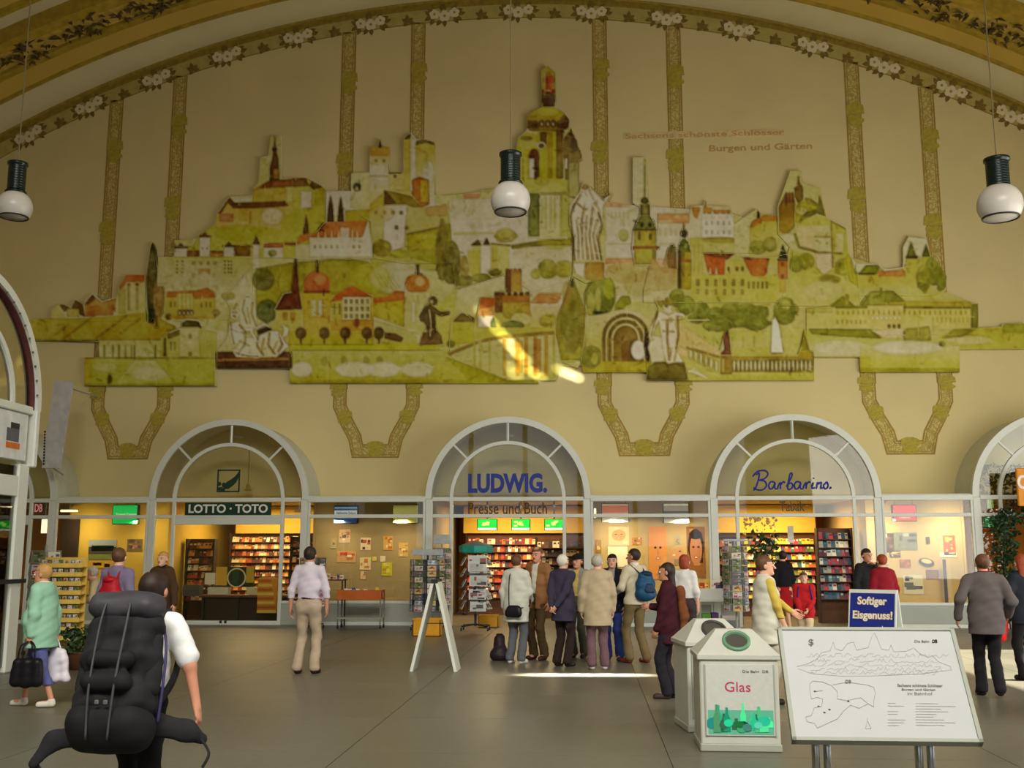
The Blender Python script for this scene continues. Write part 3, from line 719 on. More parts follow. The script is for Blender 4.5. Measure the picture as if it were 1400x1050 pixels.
# ---- red church & twin spires (crop D)
at(400, 170, 5.25)
poly([(0, 390), (90, 385), (230, 455), (235, 620), (0, 640)], (138, 120, 40), (130, 116, 22)); poly([(0, 385), (90, 385), (120, 440), (0, 450)], (84, 54, 14)); poly([(120, 440), (150, 392), (225, 450), (150, 470)], (70, 48, 14)); rect(60, 480, 140, 600, (162, 144, 90)); rect(160, 460, 225, 580, (120, 106, 14), al=.8)
poly([(235, 475), (480, 478), (480, 600), (235, 680)], (174, 156, 104)); poly([(480, 350), (550, 350), (550, 620), (480, 620)], (162, 146, 72))
poly([(380, 620), (850, 600), (850, 700), (380, 700)], (134, 112, 24))
poly([(420, 350), (500, 350), (495, 600), (420, 600)], (156, 142, 76)); ell(462, 450, 26, 30, (64, 56, 18)); spire(478, 390, 470, 16, (60, 50, 18)); ell(462, 460, 14, 14, (150, 136, 80))
rect(553, 165, 695, 370, (148, 110, 36), (166, 150, 96)); rect(553, 160, 695, 225, (138, 94, 22)); ell(620, 320, 50, 40, (172, 156, 100), al=.8, soft=3); wins(600, 262, 655, 262, 2, 1, 18, 18, (96, 72, 20)); spire(628, 100, 165, 22, (44, 30, 12)); line([(553, 372), (690, 372)], 1.2, (110, 92, 30))
rect(555, 375, 690, 600, (160, 144, 86), (156, 140, 60)); rect(690, 345, 850, 520, (156, 134, 60)); line([(690, 350), (780, 345)], 2, (60, 56, 28)); wins(735, 370, 735, 370, 1, 1, 18, 24, (60, 50, 20))
rect(800, 110, 850, 480, (142, 108, 24), (150, 130, 50)); rect(845, 110, 890, 480, (168, 154, 98)); poly([(798, 108), (810, 85), (850, 60), (842, 105)], (60, 48, 16)); line([(850, 60), (888, 108)], 2, (190, 174, 120))
rect(885, 125, 1020, 590, (146, 118, 30), (172, 156, 108)); poly([(885, 150), (960, 130), (1020, 150), (1010, 128), (940, 105), (890, 120)], (82, 68, 24)); ell(975, 350, 40, 90, (172, 156, 108), al=.8, soft=3); rect(950, 170, 970, 320, (134, 104, 26), al=.5, soft=2)
poly([(855, 400), (910, 378), (975, 400), (980, 570), (930, 600), (860, 510)], (126, 72, 16), (118, 76, 18)); rect(920, 400, 975, 560, (140, 106, 22)); 
poly([(655, 575), (655, 475), (720, 485), (860, 520), (940, 600), (860, 600), (820, 575)], (98, 82, 20)); poly([(655, 575), (660, 475), (690, 500), (740, 560), (700, 575)], (70, 48, 14)); poly([(550, 640), (560, 570), (655, 490), (655, 600)], (140, 112, 26))
poly([(550, 620), (650, 580), (940, 600), (1110, 580), (1150, 720), (1150, 1050), (560, 1050)], (150, 130, 66), (128, 114, 40)); poly([(660, 590), (820, 580), (800, 880), (680, 930), (650, 900)], (172, 154, 108)); wins(600, 640, 780, 630, 4, 1, 20, 24, (84, 68, 26)); wins(745, 740, 825, 740, 2, 1, 22, 26, (84, 74, 30))
rect(820, 590, 960, 760, (140, 118, 56), al=.6); poly([(950, 600), (1110, 570), (1110, 660), (960, 660)], (140, 96, 46), al=.7); ell(640, 640, 90, 60, (148, 112, 42), al=.5, soft=4)
poly([(820, 790), (1040, 740), (1150, 700), (1200, 1050), (830, 950)], (120, 108, 24), (104, 98, 18)); line([(820, 790), (1080, 735)], 1.5, (80, 74, 28)); blob(960, 850, 110, 70, (134, 118, 22), 14); blob(640, 890, 70, 60, (100, 88, 14), 10)
blob(1065, 880, 32, 120, (74, 66, 22), 12); blob(1120, 980, 36, 80, (84, 74, 18), 12); blob(760, 930, 80, 30, (120, 112, 22), 8)
for x, y0, y1, w in ((97, 640, 790, 40), (272, 505, 700, 48), (345, 515, 700, 44)): poly([(x, y0), (x+w*.35, y0+80), (x+w/2, y1), (x-w/2, y1), (x-w*.3, y0+80)], (66, 46, 16))
for x in (95, 270, 345): rect(x-18, 650 if x > 200 else 740, x+18, 700 if x > 200 else 790, (60, 40, 14))
poly([(25, 865), (50, 790), (170, 780), (210, 705), (540, 690), (505, 800), (470, 820), (160, 810), (60, 850)], (142, 76, 24)); poly([(170, 780), (210, 705), (240, 720), (190, 780)], (80, 44, 14))
for x in (185, 235, 280, 330, 395, 430, 465): poly([(x-10, 810), (x, 750), (x+10, 810)], (168, 130, 74))
poly([(120, 810), (500, 810), (540, 695), (575, 860), (575, 960), (120, 960)], (168, 150, 90), (176, 158, 104)); rect(20, 860, 120, 950, (160, 140, 80)); wins(160, 880, 480, 880, 9, 1, 12, 22, (120, 106, 50)); rect(340, 740, 410, 950, (176, 158, 112), al=.7); rect(0, 950, 560, 1000, (150, 136, 74))
poly([(0, 1050), (40, 990), (200, 985), (400, 965), (540, 985), (600, 1050)], (104, 96, 14)); line([(430, 650), (550, 620)], 2, (140, 110, 24), .6)
# ---- red-domed lake palace: crop (350..700 x 262..525, 3.99)
at(350, 262, 3.99)
poly([(0, 420), (180, 390), (420, 370), (620, 400), (780, 560), (780, 620), (0, 640)], (104, 94, 14), (122, 110, 26)); blob(40, 480, 60, 60, (74, 68, 18), 10); blob(60, 650, 60, 60, (58, 60, 18), 10); ell(780, 470, 160, 90, (160, 144, 96), al=.7, soft=5); ell(620, 470, 110, 80, (130, 116, 24), al=.5, soft=4)
for i in range(5): line([(640+i*26, 440+i*8), (700+i*22, 530)], 1, (80, 76, 20), .4)
poly([(105, 650), (100, 640), (150, 560), (195, 550), (250, 550), (250, 800), (110, 800)], (146, 124, 46)); poly([(100, 645), (150, 560), (190, 545), (212, 370), (222, 370), (235, 545), (250, 640)], (74, 38, 14)); line([(217, 365), (217, 470)], 1.2, (40, 26, 10)); wins(160, 680, 200, 680, 2, 1, 24, 44, (112, 80, 24)); line([(100, 645), (150, 555), (195, 548)], 1.4, (190, 170, 100))
rect(255, 550, 405, 760, (150, 116, 28), (140, 104, 30)); rect(300, 580, 330, 680, (160, 144, 80)); rect(340, 560, 362, 680, (164, 150, 96)); ell(332, 505, 72, 72, (136, 66, 20), (128, 58, 18)); rect(255, 548, 410, 590, (150, 116, 28)); ell(350, 480, 34, 32, (160, 96, 44), al=.6, soft=3); line([(335, 375), (335, 440)], 3, (52, 34, 14)); rect(262, 540, 402, 552, (96, 50, 18))
rect(410, 560, 640, 760, (152, 130, 46), (140, 108, 30)); poly([(405, 600), (440, 560), (520, 510), (580, 540), (640, 575)], (140, 66, 18)); rect(470, 572, 625, 700, (164, 146, 84)); wins(490, 600, 610, 680, 5, 3, 14, 22, (96, 80, 36)); wins(428, 640, 455, 640, 2, 1, 10, 60, (104, 90, 34)); rect(405, 700, 640, 760, (136, 98, 26)); ell(550, 715, 12, 24, (92, 44, 14))
poly([(640, 580), (720, 570), (760, 540), (810, 545), (810, 600), (640, 630)], (140, 72, 20)); poly([(640, 610), (810, 590), (810, 760), (640, 700)], (140, 116, 22), (128, 112, 30)); rect(810, 550, 950, 780, (156, 138, 74), (146, 130, 60)); wins(858, 630, 858, 680, 1, 2, 18, 60, (174, 158, 106)); ell(880, 505, 66, 58, (142, 84, 24), (136, 78, 22)); rect(812, 546, 950, 600, (158, 138, 72)); ell(895, 490, 30, 28, (172, 130, 76), al=.7, soft=3); line([(882, 400), (882, 455)], 2.4, (66, 48, 20)); ell(882, 405, 9, 9, (72, 52, 22))
poly([(640, 680), (870, 760), (880, 840), (640, 840)], (160, 142, 88), (128, 116, 40)); poly([(700, 770), (760, 775), (805, 800), (790, 820), (700, 800)], (80, 56, 22)); line([(640, 700), (860, 770)], 1, (110, 96, 40), .6)
rect(180, 760, 640, 835, (138, 110, 24), (122, 108, 16)); rect(180, 830, 1000, 868, (132, 122, 20)); line([(180, 834), (640, 834)], 1.4, (84, 76, 20)); line([(180, 866), (1000, 866)], 1.2, (96, 86, 24))
for x in (245, 372, 487, 605, 670):
    line([(x, 790), (x, 830)], 1.8, (60, 40, 16)); ell(x, 772, 28, 32, (66, 48, 18)); ell(x-8, 765, 12, 14, (86, 66, 24), al=.7)
rect(180, 868, 1540, 1045, (144, 130, 58), (122, 112, 20))
for x in (372, 482, 602, 675): ell(x, 925, 18, 26, (92, 84, 22), al=.6, soft=3)
for x, w in ((250, 60), (540, 110), (880, 90), (700, 90)): ell(x, 970, w, 44, (176, 160, 112), al=.75, soft=5)
rect(180, 1030, 1540, 1050, (110, 100, 18), al=.8); line([(400, 900), (400, 1040)], 1, (100, 84, 20), .5)
for y in (900, 940, 980, 1010): line([(960, y), (1400, y+10)], 1, (120, 110, 34), .5)
# gazebo hill, stair, bronze putto backdrop
poly([(960, 560), (1060, 520), (1330, 440), (1400, 560), (1400, 760), (1000, 850), (960, 700)], (162, 146, 86), (140, 126, 44)); poly([(1070, 710), (1130, 650), (1190, 690), (1190, 720)], (84, 66, 22)); rect(1075, 710, 1190, 830, (136, 120, 30)); blob(1063, 830, 22, 20, (96, 90, 24), 5)
# ---- pale central palace & ruined tower: crop H (600..800 x 290..530, 4.375)
at(600, 290, 4.375)
poly([(60, 0), (540, -40), (540, 140), (800, 180), (800, 600), (100, 460)], (176, 158, 108), (160, 142, 88)); line([(60, -30), (330, -70)], 4, (176, 128, 84)); wins(200, 80, 300, 80, 3, 1, 24, 34, (160, 136, 92)); line([(90, 130), (330, 125)], 2.5, (146, 132, 50), .7); line([(100, 20), (330, 10)], 1.2, (150, 128, 80), .5)
blob(400, 140, 62, 42, (124, 112, 36), 10); rect(200, 190, 420, 380, (158, 142, 66), (150, 134, 58)); rect(250, 200, 310, 370, (180, 162, 112)); poly([(190, 200), (235, 165), (255, 200)], (70, 54, 22)); poly([(265, 195), (285, 155), (305, 195)], (64, 52, 26)); rect(175, 230, 245, 380, (140, 124, 34), al=.7); rect(320, 210, 350, 370, (138, 106, 28), al=.7); line([(310, 190), (430, 200)], 2, (110, 92, 40))
poly([(430, 200), (620, 170), (800, 150), (800, 200), (620, 200), (440, 220)], (104, 96, 24)); ell(700, 170, 110, 50, (130, 118, 30), al=.5, soft=4); ell(560, 240, 120, 40, (172, 142, 92), al=.5, soft=5)
blob(650, 340, 55, 58, (112, 106, 28), 10); blob(580, 370, 30, 30, (126, 118, 36), 6); blob(750, 340, 60, 50, (128, 120, 36), 8); rect(560, 400, 800, 470, (170, 152, 100), al=.6, soft=3)
blob(150, 410, 52, 34, (90, 84, 22), 8); blob(250, 395, 62, 26, (96, 90, 22), 8); blob(335, 360, 40, 20, (80, 74, 20), 6); poly([(100, 460), (390, 375), (400, 560), (300, 650), (120, 600)], (172, 154, 98), (150, 134, 60)); line([(100, 462), (390, 372)], 1.6, (110, 102, 32)); blob(70, 300, 60, 130, (84, 76, 20), 16); blob(20, 240, 40, 170, (92, 80, 20), 16); blob(150, 330, 30, 70, (110, 96, 32), 8)
poly([(-20, 560), (110, 460), (60, 760), (-20, 830)], (150, 134, 50)); line([(-10, 608), (50, 605)], 3, (80, 46, 16))
rect(400, 345, 495, 480, (120, 82, 26), (140, 108, 40)); rect(400, 345, 430, 480, (74, 42, 16), al=.7); 
for x in (403, 425, 450, 475): rect(x, 338, x+14, 352, (110, 62, 24))
rect(335, 490, 545, 720, (132, 100, 30), (140, 124, 50)); rect(335, 480, 380, 600, (74, 46, 14), al=.8)
for x in range(340, 540, 36): rect(x, 478, x+20, 500, (84, 48, 20))
rect(335, 500, 540, 540, (112, 66, 22), al=.6); blob(440, 600, 60, 40, (120, 106, 24), 8); ell(490, 640, 60, 40, (176, 160, 90), al=.7); poly([(545, 540), (600, 485), (740, 485), (700, 560), (550, 570)], (150, 100, 50)); rect(545, 545, 740, 680, (168, 142, 96), (152, 132, 62)); poly([(225, 620), (255, 510), (335, 520), (330, 700), (230, 720)], (150, 96, 40)); poly([(250, 510), (335, 515), (330, 560), (240, 580)], (140, 66, 22)); rect(235, 620, 335, 720, (172, 150, 100)); poly([(310, 660), (330, 620), (350, 720), (310, 720)], (76, 84, 40))
blob(650, 650, 50, 40, (134, 120, 34), 8); blob(440, 680, 70, 30, (88, 92, 36), 8); rect(220, 690, 800, 760, (142, 126, 44)); 
# palisade / colonnade
poly([(30, 860), (230, 770), (700, 730), (700, 1000), (400, 1010), (180, 920)], (160, 142, 82), (148, 132, 60)); line([(60, 850), (240, 775), (380, 745), (690, 720)], 4, (116, 92, 32))
for x, c in ((215, 0), (250, 0), (305, 0), (390, 1), (470, 1), (520, 1), (575, 1), (640, 1), (690, 0)): rect(x-8, 770-(x-200)*.08, x+(12 if c else 4), 980, (136, 96, 24) if c else (130, 118, 40), al=.8)
rect(455, 770, 500, 960, (140, 92, 20), al=.6); rect(570, 760, 610, 960, (120, 72, 24), al=.6)
poly([(40, 870), (140, 900), (400, 1000), (400, 1050), (200, 1040), (140, 960)], (124, 116, 16), (112, 104, 12)); rect(0, 1015, 900, 1040, (112, 104, 24), al=.7)
# ---- cypress cone, grotto, shrubs: crop (700..1050 x 262..525, 3.99)
at(700, 262, 3.99)
rect(500, 380, 900, 600, (176, 150, 96), (172, 152, 96)); ell(640, 440, 130, 60, (140, 112, 56), al=.7, soft=6); ell(700, 500, 90, 70, (110, 96, 40), al=.4, soft=6)
poly([(330, 460), (350, 520), (405, 660), (400, 760), (375, 920), (270, 920), (245, 780), (240, 700), (290, 580)], (104, 92, 28), (118, 106, 26)); blob(325, 720, 60, 160, (100, 92, 28), 26, 16, .6); ell(300, 560, 26, 70, (120, 84, 26), al=.5, soft=3); rect(322, 470, 336, 520, (40, 40, 14), al=.7)
blob(480, 570, 84, 108, (92, 94, 24), 16, 24); ell(430, 610, 24, 60, (140, 128, 60), al=.7); ell(470, 590, 18, 70, (146, 134, 66), al=.7); ell(530, 530, 30, 60, (116, 116, 28)); poly([(560, 620), (600, 570), (640, 570), (650, 610), (560, 660)], (116, 112, 30)); rect(455, 655, 495, 680, (50, 60, 16))
poly([(400, 680), (520, 660), (600, 640), (700, 660), (760, 700), (760, 990), (380, 990)], (166, 148, 92), (140, 122, 40))
for i, r in enumerate((128, 112, 96, 80, 64)): 
    ell(620, 800, r*1.0, r*1.05, (96, 74, 24) if i % 2 == 0 else (164, 142, 78), soft=1); rect(620-r, 800, 620+r, 930, (112, 88, 30) if i % 2 == 0 else (160, 138, 76))
for i in range(8): line([(505+i*13, 800), (505+i*13, 925)], 1, (84, 70, 24), .6)
ell(655, 860, 60, 60, (92, 70, 22)); rect(600, 860, 700, 925, (92, 66, 22)); ell(690, 865, 42, 56, (196, 178, 142)); poly([(730, 740), (760, 860), (740, 950), (720, 840)], (56, 36, 16)); rect(380, 925, 760, 985, (132, 116, 24), al=.9)
blob(430, 900, 60, 60, (100, 96, 30), 12); ell(450, 910, 20, 34, (126, 116, 40))
rect(320, 385, 500, 440, (150, 120, 60)); rect(400, 390, 500, 480, (132, 100, 34)); poly([(330, 390), (400, 390), (390, 470), (350, 450)], (190, 170, 120))
# crown gate tower (crop E)
at(640, 80, 4.77)
poly([(480, 120), (480, 60), (520, 50), (570, 100), (570, 310), (480, 320)], (134, 118, 34)); ell(528, 140, 40, 34, (134, 62, 24)); rect(500, 160, 560, 200, (144, 74, 30)); ell(525, 215, 46, 20, (130, 44, 20)); ell(525, 210, 20, 10, (196, 120, 60)); rect(510, 85, 540, 115, (128, 88, 30)); ell(520, 250, 46, 32, (74, 56, 24)); ell(523, 275, 52, 18, (60, 40, 22)); rect(490, 285, 560, 312, (64, 40, 18)); line([(500, 90), (500, 240)], 1.4, (180, 160, 90), .7)
poly([(385, 440), (385, 370), (440, 335), (500, 318), (560, 320), (620, 350), (655, 400), (650, 450), (600, 480), (400, 470)], (142, 122, 24), (104, 82, 22)); ell(520, 350, 70, 26, (160, 138, 34), al=.7); ell(630, 410, 30, 40, (80, 56, 22), al=.8)
for x in (400, 440, 600, 630): blob(x, 430, 26, 26, (66, 40, 18), 5)
for x in (480, 520, 555): ell(x, 425, 17, 24, (70, 46, 22)); ell(x, 428, 9, 14, (170, 150, 100))
poly([(310, 640), (320, 520), (380, 480), (460, 500), (460, 800), (330, 820), (340, 650)], (146, 130, 30), (140, 126, 30)); ell(385, 550, 60, 45, (150, 136, 48)); ell(380, 520, 40, 14, (70, 50, 16), al=.6); poly([(455, 480), (600, 480), (610, 790), (455, 790)], (142, 124, 24), (134, 122, 26)); rect(520, 480, 550, 780, (112, 90, 18), al=.7); rect(575, 460, 620, 780, (84, 58, 20), (96, 82, 26)); rect(470, 480, 510, 560, (70, 46, 20), al=.8)
ell(475, 565, 32, 26, (176, 156, 108)); ell(478, 570, 18, 14, (84, 62, 28)); ell(430, 640, 34, 50, (76, 44, 20)); rect(396, 650, 440, 780, (176, 158, 112)); rect(432, 640, 462, 790, (74, 48, 20)); rect(340, 640, 385, 800, (152, 136, 44)); rect(352, 650, 362, 790, (116, 102, 24))
poly([(610, 600), (625, 520), (660, 480), (690, 500), (700, 560), (735, 600), (745, 650), (725, 660), (720, 920), (640, 900), (630, 680)], (84, 62, 22), (104, 96, 40)); line([(672, 455), (672, 500)], 2, (50, 36, 16)); rect(632, 650, 648, 720, (182, 164, 116)); rect(655, 680, 720, 900, (112, 104, 52), (138, 124, 66)); ell(690, 560, 24, 40, (56, 40, 20), al=.7)
rect(330, 790, 650, 880, (144, 130, 44), (150, 136, 56)); blob(480, 800, 50, 26, (136, 122, 40), 10); blob(400, 850, 60, 30, (150, 134, 50), 10)
rect(395, 880, 465, 1160, (78, 78, 34), (92, 90, 30)); rect(465, 870, 650, 1180, (170, 154, 96), (160, 144, 76))
for x in (480, 505, 540, 565, 610): rect(x-6, 890, x+6, 1110, (136, 122, 56), al=.7)
rect(600, 880, 660, 1160, (116, 110, 36), al=.6); rect(465, 870, 650, 890, (120, 106, 44))
poly([(60, 880), (80, 820), (120, 800), (180, 810), (175, 900), (60, 910)], (166, 148, 78)); ell(125, 850, 30, 26, (140, 124, 56))
rect(-30, 880, 75, 915, (170, 104, 66)); rect(-100, 915, 180, 1050, (170, 152, 96))
# ---- right half (crop F)
at(840, 200, 4.77)
rect(-60, 375, 500, 760, (172, 156, 104), (176, 158, 110)); rect(-60, 365, 110, 395, (172, 116, 74)); wins(-20, 450, 90, 450, 5, 1, 10, 40, (158, 140, 80)); line([(-60, 635), (400, 635)], 1.3, (140, 126, 60), .6); blob(60, 580, 30, 40, (132, 124, 58), 6)
rect(118, 75, 215, 380, (170, 154, 92)); rect(285, 440, 490, 500, (170, 108, 62)); rect(285, 480, 380, 500, (176, 130, 86), al=.7); wins(300, 560, 470, 560, 6, 1, 12, 50, (160, 142, 92))
rect(195, 80, 200, 340, (52, 46, 16)); ell(198, 110, 8, 12, (160, 142, 50)); ell(198, 355, 24, 22, (66, 60, 18)); rect(170, 380, 232, 450, (84, 74, 26)); rect(185, 385, 218, 440, (104, 92, 36)); poly([(128, 540), (140, 490), (180, 450), (225, 450), (260, 490), (272, 545)], (88, 84, 34), (100, 94, 40)); ell(180, 512, 10, 16, (44, 40, 18)); ell(232, 512, 10, 16, (44, 40, 18)); rect(125, 540, 275, 552, (60, 54, 20)); rect(130, 550, 272, 655, (124, 106, 30), (134, 116, 40)); rect(190, 560, 240, 640, (146, 118, 36)); wins(162, 590, 235, 590, 2, 1, 16, 34, (70, 66, 26)); rect(115, 652, 290, 672, (116, 72, 24)); rect(132, 670, 270, 770, (132, 118, 36), (112, 100, 30)); rect(245, 670, 270, 770, (90, 76, 22), al=.7)
rect(-60, 730, 130, 765, (170, 110, 64)); poly([(190, 880), (250, 730), (320, 790), (345, 680), (375, 630), (400, 680), (410, 930), (200, 950)], (134, 88, 40), (150, 124, 70)); poly([(260, 730), (305, 800), (335, 735)], (176, 122, 80)); poly([(345, 690), (375, 635), (402, 690), (405, 800), (350, 790)], (96, 70, 30)); ell(380, 680, 22, 36, (84, 74, 26)); 
rect(300, 960, 420, 820, (160, 128, 80), al=.4)
rect(415, 680, 498, 930, (96, 78, 24), (130, 112, 36)); rect(455, 690, 500, 930, (132, 116, 30)); line([(453, 500), (453, 560)], 1.3, (50, 42, 18)); ell(453, 570, 22, 24, (58, 50, 18)); poly([(415, 682), (425, 630), (453, 600), (485, 630), (495, 682)], (80, 82, 24)); ell(465, 650, 14, 20, (120, 118, 50), al=.8); rect(415, 740, 498, 755, (120, 70, 26)); rect(415, 680, 435, 930, (46, 36, 12), al=.7)
for x in (515, 540, 565): rect(x, 640, x+16, 930, (144, 128, 50), al=.8)
poly([(490, 600), (500, 390), (545, 385), (595, 350), (640, 400), (755, 400), (775, 480), (785, 600)], (170, 154, 98)); poly([(505, 395), (560, 400), (540, 470), (520, 460)], (148, 100, 34)); poly([(580, 440), (585, 370), (600, 400), (640, 400), (630, 450)], (148, 98, 34)); poly([(640, 415), (760, 415), (740, 470), (660, 460)], (146, 90, 38)); rect(570, 440, 780, 600, (188, 172, 132)); poly([(545, 470), (565, 420), (580, 470)], (176, 158, 104)); wins(600, 500, 750, 560, 5, 2, 10, 24, (150, 136, 90)); line([(595, 350), (595, 400)], 2, (120, 92, 30)); 
for x in (600, 640, 690, 730): poly([(x-16, 470), (x, 425), (x+16, 470)], (180, 160, 112))
rect(490, 598, 880, 640, (148, 134, 50), (156, 140, 66)); ell(690, 612, 120, 16, (122, 112, 30), al=.8, soft=3)
poly([(780, 510), (930, 410), (950, 440), (890, 520), (890, 760), (780, 700)], (168, 152, 90)); poly([(885, 540), (910, 490), (1000, 450), (1060, 450), (1060, 760), (890, 760)], (150, 124, 40), (156, 140, 60)); poly([(885, 530), (905, 490), (1000, 450), (1060, 455), (1060, 510), (930, 520)], (142, 98, 20)); rect(932, 425, 948, 470, (76, 64, 20)); blob(930, 680, 50, 60, (112, 106, 30), 10); blob(1010, 650, 50, 50, (104, 100, 30), 10)
poly([(580, 700), (740, 720), (715, 840), (615, 840)], (146, 70, 22)); poly([(580, 695), (780, 700), (740, 735), (590, 712)], (96, 56, 20)); rect(720, 740, 885, 840, (158, 140, 62)); poly([(840, 730), (1010, 730), (985, 855), (900, 855)], (142, 76, 26)); poly([(835, 725), (1015, 725), (1000, 745), (870, 740)], (84, 50, 20))
for x in (625, 665, 915, 950): poly([(x-12, 835), (x, 785), (x+12, 835)], (176, 150, 92))
for x in (745, 800, 835): poly([(x-26, 840), (x, 740), (x+26, 840)], (156, 140, 64)); wins(x, 800, x, 800, 1, 1, 14, 26, (100, 84, 36))
line([(500, 845), (1060, 850)], 2.2, (150, 92, 40), .8); rect(500, 840, 1060, 1010, (160, 142, 56), (150, 134, 54)); wins(545, 890, 950, 890, 8, 1, 20, 44, (104, 90, 36)); wins(545, 950, 950, 950, 8, 1, 16, 36, (112, 98, 40))
# ---- hill castle right (crop G)
at(1020, 220, 5.25)
poly([(30, 470), (40, 440), (130, 390), (210, 400), (240, 520), (240, 700), (30, 700)], (144, 122, 36), (160, 144, 74)); poly([(25, 480), (50, 430), (140, 385), (215, 400), (225, 430), (120, 430), (60, 470)], (140, 92, 18)); rect(82, 370, 98, 410, (56, 46, 16)); line([(80, 345), (30, 400), (0, 400)], 2, (184, 166, 104)); blob(90, 620, 60, 50, (110, 108, 30), 10); blob(170, 600, 50, 50, (104, 100, 30), 10)
poly([(225, 380), (220, 330), (315, 75), (360, 70), (400, 100), (430, 165), (540, 200), (580, 420), (600, 430), (240, 460)], (170, 152, 80)); 
poly([(235, 520), (235, 330), (285, 230), (340, 230), (350, 320), (350, 470), (300, 520)], (104, 72, 20), (124, 104, 26))
for x in (288, 312, 336): poly([(x-12, 300), (x, 215), (x+12, 300)], (84, 48, 18))
poly([(350, 200), (378, 140), (405, 190), (410, 280), (380, 310), (350, 260)], (96, 72, 20)); line([(378, 110), (378, 150)], 1.5, (60, 50, 18)); poly([(350, 440), (360, 320), (430, 265), (520, 310), (560, 370), (480, 370), (390, 440)], (130, 118, 26)); poly([(420, 265), (470, 275), (530, 330), (440, 310)], (112, 100, 20)); ell(400, 360, 40, 30, (172, 154, 92), al=.8); poly([(520, 300), (527, 240), (560, 360), (575, 400), (500, 370)], (96, 90, 28))
poly([(365, 440), (430, 370), (510, 345), (500, 380), (400, 430)], (88, 76, 18)); poly([(350, 470), (420, 420), (580, 400), (605, 430), (615, 640), (600, 700), (500, 660), (380, 620)], (168, 150, 80), (172, 152, 98)); rect(365, 400, 600, 460, (146, 134, 30), al=.6, soft=2); poly([(605, 430), (715, 490), (730, 690), (625, 690)], (140, 128, 34), (160, 146, 60)); line([(605, 430), (715, 488)], 2, (104, 96, 20)); rect(640, 520, 700, 660, (172, 158, 90)); ell(440, 580, 50, 60, (180, 146, 88), al=.6, soft=4)
rect(490, 545, 612, 655, (178, 162, 102)); line([(490, 545), (612, 545)], 1.2, (128, 112, 40)); line([(490, 655), (690, 665)], 1.6, (112, 96, 28)); poly([(500, 665), (620, 665), (625, 770), (565, 815), (510, 790)], (184, 158, 108)); wins(530, 590, 580, 590, 2, 1, 10, 16, (140, 124, 60)); line([(612, 430), (625, 770)], 1.6, (120, 106, 30)); line([(350, 520), (380, 620), (500, 650)], 2.5, (110, 100, 24)); ell(300, 560, 50, 40, (182, 164, 110), al=.7, soft=3)
poly([(320, 640), (420, 680), (560, 820), (640, 760), (740, 680), (800, 820), (820, 1050), (230, 1050), (300, 900)], (146, 134, 44), (166, 150, 76)); blob(430, 720, 60, 60, (118, 112, 26), 12); blob(360, 740, 50, 60, (104, 104, 24), 12); blob(700, 760, 60, 60, (120, 116, 28), 14); blob(600, 850, 80, 30, (116, 110, 28), 10); ell(560, 930, 140, 70, (170, 154, 88), al=.8, soft=5); poly([(700, 720), (738, 660), (800, 800), (800, 900), (740, 860)], (142, 130, 30))
for x in (720, 745, 770): line([(x, 720), (x+26, 860)], 1.3, (98, 92, 22), .5)
poly([(235, 700), (262, 600), (300, 700)], (52, 50, 18)); rect(228, 705, 298, 850, (146, 92, 32), (150, 98, 42)); rect(235, 850, 285, 940, (152, 120, 40)); line([(225, 710), (300, 710)], 2, (60, 44, 18)); wins(262, 740, 262, 830, 1, 2, 18, 30, (110, 62, 24)); poly([(40, 700), (150, 695), (130, 830), (50, 830)], (146, 84, 28)); rect(0, 830, 235, 1000, (156, 140, 54)); wins(20, 890, 150, 890, 5, 1, 14, 50, (104, 92, 36))
poly([(780, 810), (820, 740), (960, 735), (940, 815)], (104, 104, 18)); poly([(750, 680), (800, 740), (870, 740), (810, 810), (780, 790)], (186, 172, 112)); line([(805, 813), (925, 813)], 2.4, (50, 44, 12)); rect(805, 815, 960, 905, (150, 134, 42), (160, 144, 56))
# ---- far right: twin towers, low palace, base (crop 1050..1400 x 262..525, 3.99)
at(1050, 262, 3.99)
rect(600, 445, 760, 520, (158, 130, 48), (164, 146, 66)); rect(600, 430, 750, 460, (160, 104, 46)); line([(480, 395), (600, 395), (640, 430)], 3, (190, 176, 120)); line([(630, 430), (740, 412)], 3, (192, 178, 124)); poly([(735, 410), (735, 300), (765, 245), (865, 255), (880, 340), (840, 360), (830, 350), (760, 380)], (188, 174, 120)); 
poly([(755, 360), (780, 270), (810, 360)], (92, 86, 20)); rect(752, 358, 822, 560, (160, 146, 52), (166, 150, 72)); rect(755, 352, 815, 364, (60, 52, 16)); poly([(840, 355), (862, 285), (885, 355)], (84, 80, 22)); rect(838, 360, 890, 560, (146, 134, 40), (160, 146, 66)); blob(905, 430, 50, 80, (104, 102, 26), 14); blob(945, 480, 30, 60, (110, 108, 28), 10); blob(850, 470, 40, 70, (116, 112, 26), 12); blob(930, 400, 40, 30, (120, 114, 30), 8)
